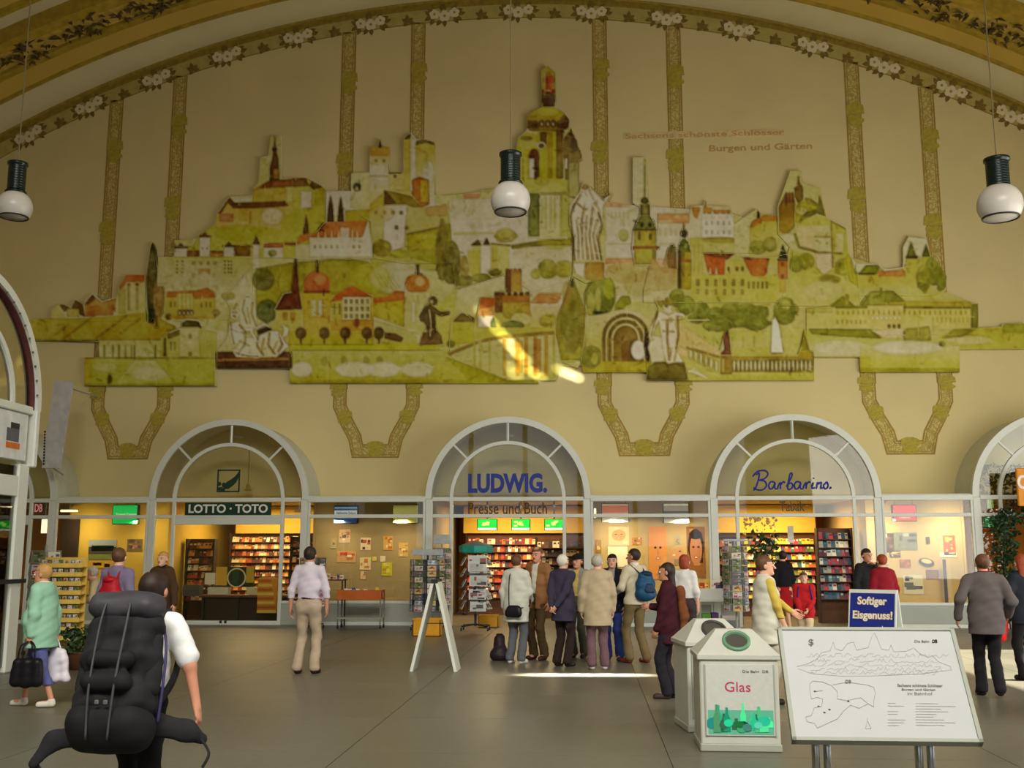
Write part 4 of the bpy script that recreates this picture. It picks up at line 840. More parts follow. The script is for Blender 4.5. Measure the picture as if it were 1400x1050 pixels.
poly([(480, 600), (620, 540), (900, 560), (980, 580), (1140, 600), (1140, 640), (480, 640)], (164, 148, 68)); poly([(500, 620), (560, 545), (680, 540), (760, 610), (760, 630), (520, 630)], (104, 102, 26)); rect(550, 550, 640, 625, (120, 116, 40)); poly([(330, 630), (410, 570), (480, 630)], (112, 108, 26)); rect(210, 640, 360, 745, (166, 148, 74)); poly([(210, 630), (350, 630), (350, 660), (210, 660)], (140, 126, 56)); rect(360, 630, 1110, 750, (168, 150, 64), (172, 156, 84)); rect(640, 600, 1110, 635, (136, 122, 34)); line([(370, 630), (1110, 632)], 2, (100, 92, 28)); rect(540, 620, 740, 740, (176, 150, 76)); wins(380, 660, 1080, 660, 26, 1, 8, 22, (136, 120, 46)); wins(570, 690, 720, 690, 7, 1, 14, 18, (198, 184, 132)); wins(660, 735, 715, 735, 3, 1, 12, 16, (62, 54, 20)); wins(380, 710, 530, 710, 7, 1, 8, 20, (140, 124, 50)); wins(900, 700, 1090, 700, 9, 1, 8, 26, (146, 132, 58)); rect(1110, 615, 1148, 745, (104, 98, 30)); rect(420, 560, 438, 620, (128, 120, 40)); rect(610, 525, 622, 560, (110, 100, 34))
poly([(200, 750), (560, 752), (640, 800), (720, 760), (740, 900), (200, 900)], (150, 138, 50), (176, 162, 110)); poly([(220, 750), (560, 752), (620, 800), (400, 790), (240, 775)], (112, 108, 26)); ell(400, 850, 150, 40, (186, 170, 122), al=.7, soft=5); poly([(560, 760), (740, 745), (760, 800), (640, 800)], (188, 160, 112)); poly([(740, 750), (880, 735), (890, 810), (740, 830)], (122, 116, 40)); poly([(930, 800), (1010, 750), (1148, 745), (1280, 740), (1400, 740), (1400, 860), (1040, 860)], (150, 138, 44), (158, 146, 60)); ell(1100, 810, 130, 24, (186, 170, 116), al=.7, soft=4); poly([(950, 800), (1010, 755), (1140, 750), (1060, 790)], (116, 110, 26)); rect(1280, 720, 1400, 775, (122, 118, 30)); rect(1270, 770, 1400, 860, (148, 138, 46), al=.7)
rect(505, 840, 1045, 985, (176, 160, 100), (148, 138, 36)); ell(760, 850, 190, 40, (194, 178, 134), al=.8, soft=5); rect(505, 965, 1045, 990, (120, 112, 26), al=.8); rect(505, 905, 560, 985, (140, 128, 30), al=.5); rect(830, 880, 850, 980, (150, 138, 70), al=.4); wins(820, 740, 900, 760, 2, 1, 6, 90, (150, 136, 60)); blob(950, 830, 16, 14, (100, 96, 30), 4)
# fountain, trees, balustrade
blob(90, 650, 60, 75, (104, 104, 28), 14); blob(100, 620, 26, 30, (150, 138, 60), 4); rect(0, 740, 200, 900, (154, 142, 66)); poly([(15, 880), (22, 700), (40, 680), (60, 720), (85, 880)], (208, 196, 158)); poly([(180, 870), (180, 830), (195, 750), (215, 830), (225, 870)], (118, 104, 30)); rect(165, 870, 245, 995, (132, 112, 28), (116, 96, 26)); rect(0, 900, 165, 990, (120, 104, 34))
for i in range(-38, 7): ell(12+i*23.3-23, 948, 7.5, 30, (196, 180, 130), soft=1)if i > -30 and False else None
at(700, 262, 3.99)
poly([(860, 560), (900, 540), (980, 600), (1400, 600), (1400, 860), (940, 760)], (150, 136, 56), (160, 144, 74))
for x, y, rx, ry in ((900, 580, 40, 50), (950, 620, 50, 50), (1030, 650, 50, 45), (1110, 670, 50, 40), (1190, 650, 50, 42), (1280, 650, 60, 40), (1350, 660, 50, 40), (1230, 700, 90, 40), (1120, 730, 80, 34), (1330, 720, 70, 36), (1010, 690, 50, 30)): blob(x, y, rx, ry, (98, 98, 26), 10, 22)
for x in (1050, 1100, 1150, 1200, 1260, 1320): ell(x, 790, 26, 30, (150, 140, 60), al=.8); line([(x, 790), (x, 850)], 1, (90, 84, 30), .6)
line([(960, 700), (1080, 700)], 2, (200, 180, 110)); poly([(910, 720), (1130, 860), (1130, 900), (900, 900)], (182, 140, 84), al=.8); rect(1190, 850, 1400, 900, (150, 138, 60))
poly([(960, 850), (1130, 920), (1130, 1000), (960, 940)], (136, 122, 50)); rect(1195, 900, 1650, 915, (126, 106, 36)); rect(1195, 915, 1650, 985, (112, 98, 34)); rect(930, 985, 1660, 1030, (160, 146, 64), (140, 128, 40)); poly([(900, 880), (1060, 960), (1060, 1030), (760, 1030), (760, 940)], (152, 138, 62))
for i in range(19): ell(1212+i*23, 948, 7.5, 30, (192, 176, 122), soft=1)
for i in range(6): ell(975+i*28, 880+i*14, 8, 30, (186, 168, 110), soft=1)
line([(950, 850), (1135, 905)], 3, (122, 100, 34)); rect(1138, 895, 1198, 995, (120, 96, 34)); rect(1145, 910, 1160, 985, (150, 130, 60))
for i in range(6): line([(960, 985-i*2), (1000+i*14, 960+i*12)], 2, (188, 170, 120), .8)
poly([(1140, 890), (1150, 800), (1170, 760), (1185, 790), (1195, 890)], (100, 62, 34)); ell(1172, 768, 8, 12, (60, 40, 22)); poly([(1140, 880), (1150, 800), (1160, 860)], (196, 178, 130))
# ---- statues
def limb(pts, w, c=SKIN, sh=SKS):
    line([(x+2, y+2) for x, y in pts], w*1.15, sh, .9); line(pts, w, c)
    for p in pts: ell(p[0], p[1], w/2*_o[2], w/2*_o[2], c, soft=1)
# mercury figure
poly([(740, 960), (780, 930), (940, 930), (960, 1030), (735, 1030)], (96, 82, 20), (76, 66, 18)); poly([(760, 780), (830, 800), (830, 930), (760, 930), (740, 850)], (186, 168, 116)); poly([(860, 935), (900, 870), (935, 930)], (192, 174, 122))
limb([(800, 690), (770, 740), (755, 790)], 5); limb([(845, 660), (830, 780), (840, 860), (855, 925)], 8); limb([(870, 760), (890, 840), (870, 925)], 6); poly([(795, 660), (850, 640), (900, 660), (890, 720), (905, 790), (890, 850), (830, 850), (810, 760)], SKIN, (190, 168, 118)); limb([(890, 665), (925, 670), (940, 680)], 4.5); ell(848, 625, 24, 30, SKIN); poly([(780, 590), (810, 600), (850, 575), (880, 600), (870, 620), (820, 615), (815, 635)], (122, 110, 28)); line([(840, 700), (850, 780)], 1.5, SKS, .6); ell(865, 700, 12, 14, SKS, al=.4)
# female marble statue
poly([(310, 110), (350, 40), (390, 0), (470, -10), (540, 20), (500, 70), (495, 160), (470, 260), (480, 350), (490, 380), (345, 380), (340, 260), (320, 180)], (198, 178, 134), (182, 160, 104)); limb([(400, -20), (440, 60), (470, 120)], 6); limb([(330, 110), (320, 80), (370, 10)], 4); limb([(370, 180), (380, 300)], 7); poly([(470, -40), (540, 20), (500, 60), (440, 30)], (196, 176, 132)); ell(398, -20, 20, 24, SKIN); line([(420, -30), (500, 50)], 3, SKIN)
for p in (((400, 60), (380, 160), (420, 220)), ((440, 80), (430, 180)), ((360, 140), (390, 240), (370, 330)), ((430, 230), (410, 320)), ((470, 150), (455, 300), (470, 370))): line(p, 2, SKS, .7)
poly([(390, 280), (420, 200), (470, 240), (470, 370), (400, 375)], (150, 120, 50), al=.5)
for i in range(11): line([(338+i*14, 130+abs(i-5)*6), (352+i*10, 240), (350+i*13, 372)], 1.5 if i % 2 else 2.4, (128, 104, 54) if i % 2 else (214, 196, 152), .75)
line([(345, 60), (318, 130), (330, 250), (340, 375)], 2, (92, 72, 30), .9); line([(470, 110), (492, 180), (470, 260), (488, 375)], 2, (92, 72, 30), .9); line([(372, 10), (350, 60), (400, 100), (455, 60)], 1.6, (120, 96, 48), .9); ell(398, -26, 22, 14, (120, 96, 50)); line([(425, -34), (505, 52)], 1.2, (110, 90, 44), .9); ell(420, 60, 26, 34, (206, 186, 142), al=.8)
line([(795, 650), (770, 740), (758, 800)], 1.4, (96, 74, 30), .9); line([(905, 680), (908, 790), (895, 860)], 1.6, (96, 74, 30), .9); line([(850, 700), (846, 790), (858, 920)], 1.6, (104, 82, 36), .9); line([(815, 700), (890, 700)], 1.3, (120, 96, 50), .8); line([(820, 760), (890, 765)], 1.6, (120, 96, 50), .8); ell(842, 622, 9, 8, (110, 86, 42)); line([(820, 655), (855, 672), (885, 655)], 1.2, (120, 98, 50), .8)
# bronze boy
at(350, 262, 3.99)
BZ = (72, 56, 22); BL = (146, 124, 70)
poly([(890, 840), (910, 770), (990, 760), (1020, 830)], (84, 58, 26)); limb([(940, 720), (950, 800)], 5, BZ, (40, 28, 12)); limb([(965, 700), (970, 790)], 5, BZ, (40, 28, 12)); poly([(905, 700), (925, 640), (945, 610), (985, 640), (975, 710), (940, 740)], BZ); ell(965, 597, 24, 24, BZ); ell(958, 600, 10, 12, BL); limb([(975, 650), (1010, 668), (1050, 660)], 4, BZ, (40, 28, 12)); limb([(930, 630), (900, 680), (905, 700)], 4, BZ, (40, 28, 12)); line([(945, 640), (955, 720), (950, 790)], 2.5, BL); ell(990, 800, 24, 30, (92, 74, 34))
# fountain group left
at(220, 340, 5.25)
rect(400, 740, 940, 860, (72, 46, 16), (52, 32, 14)); line([(400, 800), (920, 790)], 4, (112, 78, 30)); poly([(515, 740), (540, 780), (680, 785), (820, 780), (905, 700), (830, 590), (740, 590), (690, 640), (600, 640)], (192, 172, 112), (176, 156, 92))
poly([(560, 380), (600, 350), (680, 380), (690, 560), (620, 600), (570, 540)], (176, 158, 92)); ell(530, 470, 30, 36, SKIN); poly([(490, 540), (560, 520), (600, 640), (520, 700), (490, 600)], (196, 176, 118)); limb([(500, 560), (560, 585), (650, 580)], 5); limb([(540, 740), (680, 770), (700, 770)], 5); limb([(830, 600), (900, 700), (820, 770)], 5); limb([(650, 600), (700, 680)], 4); poly([(450, 320), (480, 290), (540, 300), (600, 190), (610, 250), (580, 320), (560, 400), (500, 390), (460, 380)], (168, 148, 76)); limb([(600, 200), (610, 250)], 2); limb([(690, 570), (740, 540), (770, 560)], 3.5); poly([(690, 590), (760, 560), (800, 580), (700, 620)], (56, 42, 16)); poly([(870, 540), (920, 570), (910, 620), (870, 640), (880, 590)], (196, 178, 116))
for p in (((560, 660), (640, 700)), ((620, 420), (640, 540)), ((740, 640), (720, 740)), ((840, 660), (800, 740)), ((520, 480), (540, 500))): line(p, 2, SKS, .6)
for x in (460, 485, 505): blob(x, 340, 24, 24, (120, 104, 34), 4)
at(220, 340, 5.25)
for p in (((545, 395), (520, 440)), ((500, 520), (505, 600), (525, 690)), ((560, 545), (610, 600), (600, 690), (560, 750)), ((600, 360), (585, 440), (620, 540)), ((660, 380), (650, 470), (690, 560)), ((700, 600), (690, 700), (740, 770)), ((780, 600), (770, 690), (820, 760)), ((845, 610), (870, 690), (840, 740)), ((530, 745), (620, 772), (700, 775)), ((515, 480), (540, 486))): line(p, 1.8, (100, 78, 30), .8)
ell(530, 455, 24, 12, (120, 92, 44), al=.8); ell(625, 350, 22, 24, (190, 168, 110)); line([(604, 345), (640, 345)], 1.2, (100, 78, 34), .8)
# ---- fine watercolour mottling of the print
rs = np.random.RandomState(4)
def vnoise(step):
    g = rs.rand(CH//step+3, CW//step+3).astype(np.float32)
    yy = np.arange(CH)/step; xx = np.arange(CW)/step; y0 = yy.astype(int); x0 = xx.astype(int); fy = (yy-y0)[:, None]; fx_ = (xx-x0)[None]
    fy = fy*fy*(3-2*fy); fx_ = fx_*fx_*(3-2*fx_)
    return g[y0][:, x0]*(1-fy)*(1-fx_)+g[y0+1][:, x0]*fy*(1-fx_)+g[y0][:, x0+1]*(1-fy)*fx_+g[y0+1][:, x0+1]*fy*fx_
# small brush marks, then soft contours wherever two washes meet
at(0, 0, 1)
for i in range(2600):
    x = _rb.uniform(40, 1398); y = _rb.uniform(110, 524); xi, yi = int(x), int(y); c = CV[yi, xi]; d = _rb.choice((-34, -26, -18, 14, 20)); a = _rb.uniform(-.5, .5)+(1.57 if _rb.random() < .5 else 0); L = _rb.uniform(2, 6)
    if c.mean() > 150 and d < -20: d = -14
    line([(x-L*math.cos(a), y-L*math.sin(a)), (x+L*math.cos(a), y+L*math.sin(a))], _rb.uniform(1, 2.2), tuple(np.clip(c+d, 10, 255)), .6)
_l = CV.mean(2); _gy, _gx = np.gradient(_blur(_l, 1)); _g = np.clip(np.hypot(_gx, _gy)/26, 0, 1)
CV *= (1-.34*_g)[..., None]*np.array([1, .99, .93], dtype=np.float32)**_g[..., None]
_d = _l-_blur(_l, 14); CV += np.clip(_d, -26, 20)[..., None]*.45
nz = (vnoise(24)-.5)*16+(vnoise(9)-.5)*16+(vnoise(4)-.5)*14
CV += nz[..., None]*np.array([1, 1, .9], dtype=np.float32)
CV = (CV-132)*1.14+143; CV[..., 2] *= .95
# the colours above were read off the shaded photograph: bring them back to the print's own colours
yy, xx = np.mgrid[0:CH, 0:CW].astype(np.float32); u = np.clip(xx/1400, 0, 1)[..., None]; v = np.clip((yy-100)/420, 0, 1)[..., None]
def lin(a): a = np.clip(a, 1, 255)/255; return np.where(a <= .04045, a/12.92, ((a+.055)/1.055)**2.4)
tp = L3((122, 106, 52))*(1-u)+L3((176, 156, 108))*u; bt = L3((132, 116, 68))*(1-u)+L3((186, 170, 134))*u
wapp = lin(tp*(1-v)+bt*v); walb = np.array(srgb((226, 209, 162)), dtype=np.float32)
CVL = lin(CV)*walb/wapp; CVL = np.clip(np.where(CVL > .5, .5+(CVL-.5)*.35, CVL), .004, .8)
def cvsample(PX):
    x = np.clip(PX[:, 0], 0, CW-1.01); y = np.clip(PX[:, 1], 0, CH-1.01); x0 = x.astype(int); y0 = y.astype(int); a = (x-x0)[:, None]; b_ = (y-y0)[:, None]
    return CVL[y0, x0]*(1-a)*(1-b_)+CVL[y0, x0+1]*a*(1-b_)+CVL[y0+1, x0]*(1-a)*b_+CVL[y0+1, x0+1]*a*b_
# pixel -> wall plane for arrays
def Warr(P, Y):
    r = _fw[None]+_rt[None]*((P[:, 0:1]-700)/FOC)+_up[None]*((525-P[:, 1:2])/FOC)
    return CAMP[None]+r*((Y-CAMP[1])/r[:, 1:2])
mural = thing('castle_mural', 'huge cut-out painted mural of castles, palaces, statues and gardens mounted on the back wall', 'mural', (0, WALLY, 0))
mural_print = vcmat('mural_print', .75, var=.05, scale=8, spec=.2)
edgem = mat('board_edge', (196, 180, 112), .8, var=.06)
HERE = Vector((0, WALLY, 0))
def board(name, pts, depth, step=1.5, o=None, lab=None):
    if o: P = np.array([(o[0]+x/o[2], o[1]+y/o[2]) for x, y in pts])
    else: P = np.array(pts, dtype=np.float64)
    Yf = WALLY-.075-depth*.3
    x0, y0 = P.min(0); x1, y1 = P.max(0); nx = int((x1-x0)/step)+2; ny = int((y1-y0)/step)+2
    gx = x0+np.arange(nx)*step; gy = y0+np.arange(ny)*step; X, Y = np.meshgrid(gx, gy)
    q = inpoly(P, X, Y); cell = q[:-1, :-1] & q[1:, :-1] & q[:-1, 1:] & q[1:, 1:]
    jj, ii = np.nonzero(cell); idx = lambda j, i: j*nx+i
    F = np.stack([idx(jj, ii), idx(jj+1, ii), idx(jj+1, ii+1), idx(jj, ii+1)], 1)
    used, inv = np.unique(F, return_inverse=True); F = inv.reshape(-1, 4)
    PX = np.stack([X.ravel()[used], Y.ravel()[used]], 1); V = Warr(PX, Yf-.004)-np.array([0, WALLY, 0]); col = cvsample(PX)
    # solid board behind it, its face coloured like the print along the cut edge
    n = len(P); a = sum(P[i][0]*P[(i+1) % n][1]-P[(i+1) % n][0]*P[i][1] for i in range(n))
    if a > 0: P = P[::-1]
    # subdivide the outline for edge colour
    Q = []
    for i in range(n):
        d = P[(i+1) % n]-P[i]; k = max(1, int(np.hypot(*d)/4))
        for t in range(k): Q.append(P[i]+d*t/k)
    Q = np.array(Q); m = len(Q); cen = Q.mean(0); fr = Warr(Q, Yf)-np.array([0, WALLY, 0]); bk = fr.copy(); bk[:, 1] = -.035
    ec = cvsample(Q)
    me = mesh_np(name, V, F[:, ::-1] if False else F, col)
    o_ = link(name, me, mural); me.materials.append(mural_print)
    mb = MB(); 
    bd = bpy.data.meshes.new(name+'_board')
    bd.from_pydata([tuple(p) for p in fr]+[tuple(p) for p in bk], [], [tuple(range(m))]+[(i, i+m, (i+1) % m+m, (i+1) % m) for i in range(m)])
    at_ = bd.color_attributes.new('Col', 'FLOAT_COLOR', 'POINT'); c4 = np.ones((2*m, 4), dtype=np.float32); c4[:m, :3] = ec; c4[m:, :3] = ec; at_.data.foreach_set('color', c4.ravel())
    bd.materials.append(mural_print)
    bm = bmesh.new(); bm.from_mesh(me); bm.from_mesh(bd); bmesh.ops.recalc_face_normals(bm, faces=bm.faces[-0:] if False else list(bm.faces)); bm.to_mesh(me); bm.free(); bpy.data.meshes.remove(bd)
    return o_
oA = (40, 340, 5.25); oB = (220, 170, 5.25); oC = (220, 340, 5.25); oD = (400, 170, 5.25); oE = (640, 80, 4.77); oF = (840, 200, 4.77); oG = (1020, 220, 5.25); oL = (350, 262, 3.99); oR = (1050, 262, 3.99); oM = (700, 262, 3.99)
board('painted_hills', [(33, 436), (68, 435), (160, 433), (210, 440), (210, 405), (236, 350), (300, 345), (360, 300), (470, 262), (600, 268), (700, 258), (860, 280), (1000, 290), (1165, 352), (1230, 372), (1300, 402), (1336, 416), (1338, 448), (1400, 444), (1400, 476), (1310, 478), (1112, 488), (1112, 500), (398, 500), (395, 490), (250, 480), (135, 468), (48, 466), (33, 463)], .06)
board('painted_village', [(150, 505), (165, 430), (215, 400), (250, 395), (300, 420), (330, 362), (385, 400), (400, 370), (455, 318), (520, 378), (630, 345), (645, 265), (690, 188), (835, 188), (835, 520), (400, 520)], .11, o=oA)
board('painted_terrace', [(500, 640), (1330, 640), (1340, 985), (395, 985), (395, 780), (500, 780)], .12, o=oA)
board('painted_cypress', [(855, 520), (835, 420), (842, 200), (870, 0), (885, -55), (905, 0), (930, 190), (965, 260), (972, 400), (930, 560), (905, 570), (890, 500), (870, 530)], .17, o=oA)
board('painted_palace', [(-20, 60), (95, 60), (95, -60), (230, -70), (640, -70), (660, 60), (660, 480), (400, 520), (300, 575), (270, 520), (30, 520), (0, 310), (-20, 300)], .13, o=oC)
board('painted_gatehouse', [(20, 780), (20, 640), (60, 590), (150, 560), (150, 520), (180, 500), (280, 515), (305, 575), (330, 780)], .17, o=oC)
board('painted_spire_castle', [(180, 955), (230, 870), (275, 790), (390, 710), (400, 640), (490, 520), (655, 510), (660, 460), (700, 420), (712, 240), (770, 225), (790, 85), (862, 80), (866, 385), (1040, 383), (1150, 440), (1180, 470), (1180, 700), (1000, 860), (640, 960)], .16, o=oB)
board('painted_garden_towers', [(95, 955), (95, 875), (190, 875), (275, 870), (275, 790), (360, 790), (360, 900), (450, 900), (450, 860), (487, 830), (525, 860), (640, 870), (655, 850), (685, 785), (715, 850), (975, 840), (975, 960)], .19, o=oB)
board('painted_church', [(20, 950), (20, 860), (60, 790), (97, 636), (120, 780), (170, 770), (240, 690), (235, 475), (490, 478), (480, 690), (545, 685), (580, 860), (580, 970), (20, 970)], .15, o=oD)
board('painted_round_tower_castle', [(420, 620), (420, 350), (480, 345), (550, 345), (553, 160), (610, 160), (628, 98), (645, 160), (695, 160), (695, 345), (795, 345), (795, 108), (850, 58), (890, 106), (940, 104), (1020, 128), (1025, 500), (1060, 500), (1110, 570), (1150, 720), (1160, 1000), (800, 1000), (560, 960), (560, 700)], .18, o=oD)
board('painted_red_dome_palace', [(100, 800), (100, 640), (150, 550), (190, 540), (212, 368), (224, 368), (240, 540), (262, 500), (290, 450), (325, 430), (332, 372), (342, 372), (348, 430), (395, 470), (410, 545), (440, 555), (520, 505), (640, 570), (720, 565), (760, 535), (808, 540), (830, 470), (872, 450), (878, 396), (890, 396), (895, 450), (945, 490), (955, 560), (955, 780), (1000, 868), (180, 868), (110, 800)], .15, o=oL)
board('painted_lake', [(180, 866), (1000, 866), (1060, 850), (1540, 850), (1542, 1040), (1535, 1045), (185, 1045)], .12, o=oL)
board('painted_bronze_boy', [(890, 845), (905, 770), (930, 740), (895, 690), (920, 630), (940, 600), (950, 575), (985, 575), (990, 620), (1052, 650), (1052, 670), (990, 680), (985, 740), (1020, 790), (1025, 840)], .20, o=oL)
board('painted_hilltop_palace', [(60, 200), (60, -60), (250, -100), (255, -130), (330, -140), (430, -130), (460, 0), (800, 100), (800, 400), (560, 480), (400, 380), (200, 440), (100, 460)], .14, o=(600, 290, 4.375))
board('painted_ruined_tower', [(60, 850), (70, 660), (140, 590), (220, 650), (250, 508), (335, 500), (335, 478), (400, 478), (400, 338), (495, 338), (497, 478), (545, 490), (600, 482), (745, 482), (745, 900), (700, 1005), (400, 1010), (130, 920)], .17, o=(600, 290, 4.375))
board('painted_crown_gate', [(310, 830), (310, 640), (320, 520), (380, 470), (385, 370), (440, 335), (480, 318), (475, 80), (520, 45), (570, 85), (575, 310), (620, 345), (660, 400), (655, 470), (672, 452), (700, 500), (735, 600), (748, 655), (725, 665), (722, 920), (655, 1000), (650, 1190), (395, 1170), (395, 900), (330, 880)], .22, o=oE)
board('painted_marble_woman', [(335, 385), (335, 260), (312, 180), (308, 100), (360, 20), (385, -45), (412, -48), (500, 40), (552, 5), (540, 30), (500, 80), (492, 180), (475, 260), (490, 385), (500, 480), (400, 500), (330, 460)], .26, o=oM)
board('painted_green_spire', [(118, 370), (118, 72), (215, 72), (222, 340), (240, 380), (240, 450), (280, 540), (292, 660), (275, 780), (130, 780), (112, 660), (125, 540), (165, 450), (165, 400)], .19, o=oF)
board('painted_gabled_palace', [(285, 640), (285, 440), (490, 440), (500, 388), (580, 385), (595, 345), (610, 388), (760, 392), (785, 500), (930, 405), (955, 440), (1000, 445), (1060, 450), (1060, 700), (490, 700)], .13, o=oF)
board('painted_renaissance_palace', [(190, 940), (245, 725), (320, 780), (345, 680), (375, 625), (405, 680), (415, 660), (450, 500), (456, 500), (500, 680), (580, 695), (780, 695), (840, 725), (1015, 722), (1130, 700), (1155, 620), (1175, 700), (1180, 820), (1180, 1020), (190, 1020)], .18, o=oF)
board('painted_hill_castle', [(225, 520), (225, 330), (315, 72), (400, 68), (405, 140), (430, 165), (535, 195), (580, 420), (610, 425), (720, 485), (735, 660), (800, 820), (820, 1040), (230, 1040), (320, 800), (330, 640)], .20, o=oG)
board('painted_twin_towers', [(480, 480), (480, 395), (600, 392), (640, 425), (735, 412), (735, 300), (765, 243), (868, 255), (885, 340), (930, 390), (975, 460), (970, 540), (900, 570), (480, 570)], .16, o=oR)
board('painted_low_palace', [(210, 760), (210, 640), (330, 625), (410, 560), (500, 620), (560, 540), (615, 522), (690, 538), (760, 600), (980, 590), (1148, 610), (1148, 745), (1148, 780), (210, 790)], .19, o=oR)
board('painted_meadow', [(200, 755), (500, 750), (1045, 770), (1045, 985), (505, 985), (500, 903), (245, 903), (200, 900)], .13, o=oR)
board('painted_river_strip', [(1040, 860), (930, 800), (1010, 748), (1270, 740), (1275, 722), (1400, 715), (1400, 858)], .10, o=oR)
board('painted_fountain_group', [(398, 858), (400, 740), (480, 640), (500, 440), (440, 330), (520, 290), (600, 185), (625, 250), (690, 370), (700, 560), (780, 530), (870, 560), (930, 560), (920, 700), (950, 800), (950, 860)], .21, o=oC)
board('painted_tall_cypress', [(330, 455), (350, 520), (405, 660), (405, 760), (380, 920), (360, 960), (270, 930), (245, 780), (238, 700), (290, 580)], .24, o=oM)
board('painted_grotto', [(385, 985), (370, 900), (400, 850), (405, 690), (395, 560), (440, 490), (520, 452), (560, 560), (650, 560), (655, 620), (620, 640), (700, 655), (760, 700), (775, 985)], .20, o=oM)
board('painted_balustrade', [(900, 900), (905, 730), (1000, 760), (1130, 870), (1165, 755), (1190, 780), (1198, 895), (1560, 890), (1580, 830), (1597, 750), (1620, 830), (1625, 870), (1648, 870), (1648, 1028), (735, 1030), (740, 960)], .22, o=oM)
board('painted_winged_figure', [(735, 960), (720, 780), (750, 740), (790, 680), (800, 640), (778, 588), (850, 572), (885, 600), (880, 640), (945, 665), (945, 695), (900, 700), (915, 800), (905, 860), (945, 935), (960, 1030), (735, 1030)], .27, o=oM)
# ================================================================= FIGURES (smooth bodies grown from tapered, blended volumes)
def A3(v): return np.array(v, dtype=np.float64)
def unit(v): v = A3(v); return v/max(1e-9, np.linalg.norm(v))
def rotm(yaw=0, pitch=0, roll=0):
    return np.array((Matrix.Rotation(math.radians(yaw), 3, 'Z') @ Matrix.Rotation(math.radians(pitch), 3, 'X') @ Matrix.Rotation(math.radians(roll), 3, 'Y')))
def cone(a, b, ra, rb=None, n=None, f=1.0, k=.03): return ('c', A3(a), A3(b), ra, rb if rb is not None else ra, n, f, k)
def ellp(c, r, R=None, k=.02): return ('e', A3(c), A3(r), R, k)
_EDG = [(0, 1), (2, 3), (4, 5), (6, 7), (0, 2), (1, 3), (4, 6), (5, 7), (0, 4), (1, 5), (2, 6), (3, 7)]
_COR = [(0, 0, 0), (1, 0, 0), (0, 1, 0), (1, 1, 0), (0, 0, 1), (1, 0, 1), (0, 1, 1), (1, 1, 1)]
def nets(D, o, h):
    S = D < 0
    cnt = sum(S[dx:S.shape[0]-1+dx, dy:S.shape[1]-1+dy, dz:S.shape[2]-1+dz].astype(np.int8) for dx, dy, dz in _COR)
    act = (cnt > 0) & (cnt < 8); I, J, K = np.nonzero(act); N = len(I)
    if N == 0: return np.zeros((0, 3)), np.zeros((0, 4), int)
    val = np.stack([D[I+dx, J+dy, K+dz] for dx, dy, dz in _COR], 1); cor = np.array(_COR, float)
    acc = np.zeros((N, 3)); w = np.zeros(N)
    for a, b in _EDG:
        va, vb = val[:, a], val[:, b]; m = (va < 0) != (vb < 0); t = np.where(m, va/np.where(m, va-vb, 1), 0)
        acc += np.where(m[:, None], cor[a]+(cor[b]-cor[a])*t[:, None], 0); w += m
    V = (np.stack([I, J, K], 1)+acc/w[:, None])*h+o
    idx = -np.ones(act.shape, dtype=np.int64); idx[I, J, K] = np.arange(N); Fs = []
    for ax in range(3):
        u, v = [(1, 2), (2, 0), (0, 1)][ax]
        s0 = [slice(None)]*3; s1 = [slice(None)]*3; s0[ax] = slice(0, -1); s1[ax] = slice(1, None)
        ch = S[tuple(s0)] != S[tuple(s1)]; P = np.stack(np.nonzero(ch), 1)
        ok = (P[:, u] > 0) & (P[:, v] > 0) & (P[:, u] < act.shape[u]) & (P[:, v] < act.shape[v]); P = P[ok]
        q = []
        for du, dv in ((-1, -1), (0, -1), (0, 0), (-1, 0)):
            Q = P.copy(); Q[:, u] += du; Q[:, v] += dv; q.append(idx[Q[:, 0], Q[:, 1], Q[:, 2]])
        F = np.stack(q, 1); fl_ = S[P[:, 0], P[:, 1], P[:, 2]]; F[~fl_] = F[~fl_][:, ::-1]; Fs.append(F[(F >= 0).all(1)])
    return V, np.concatenate(Fs)
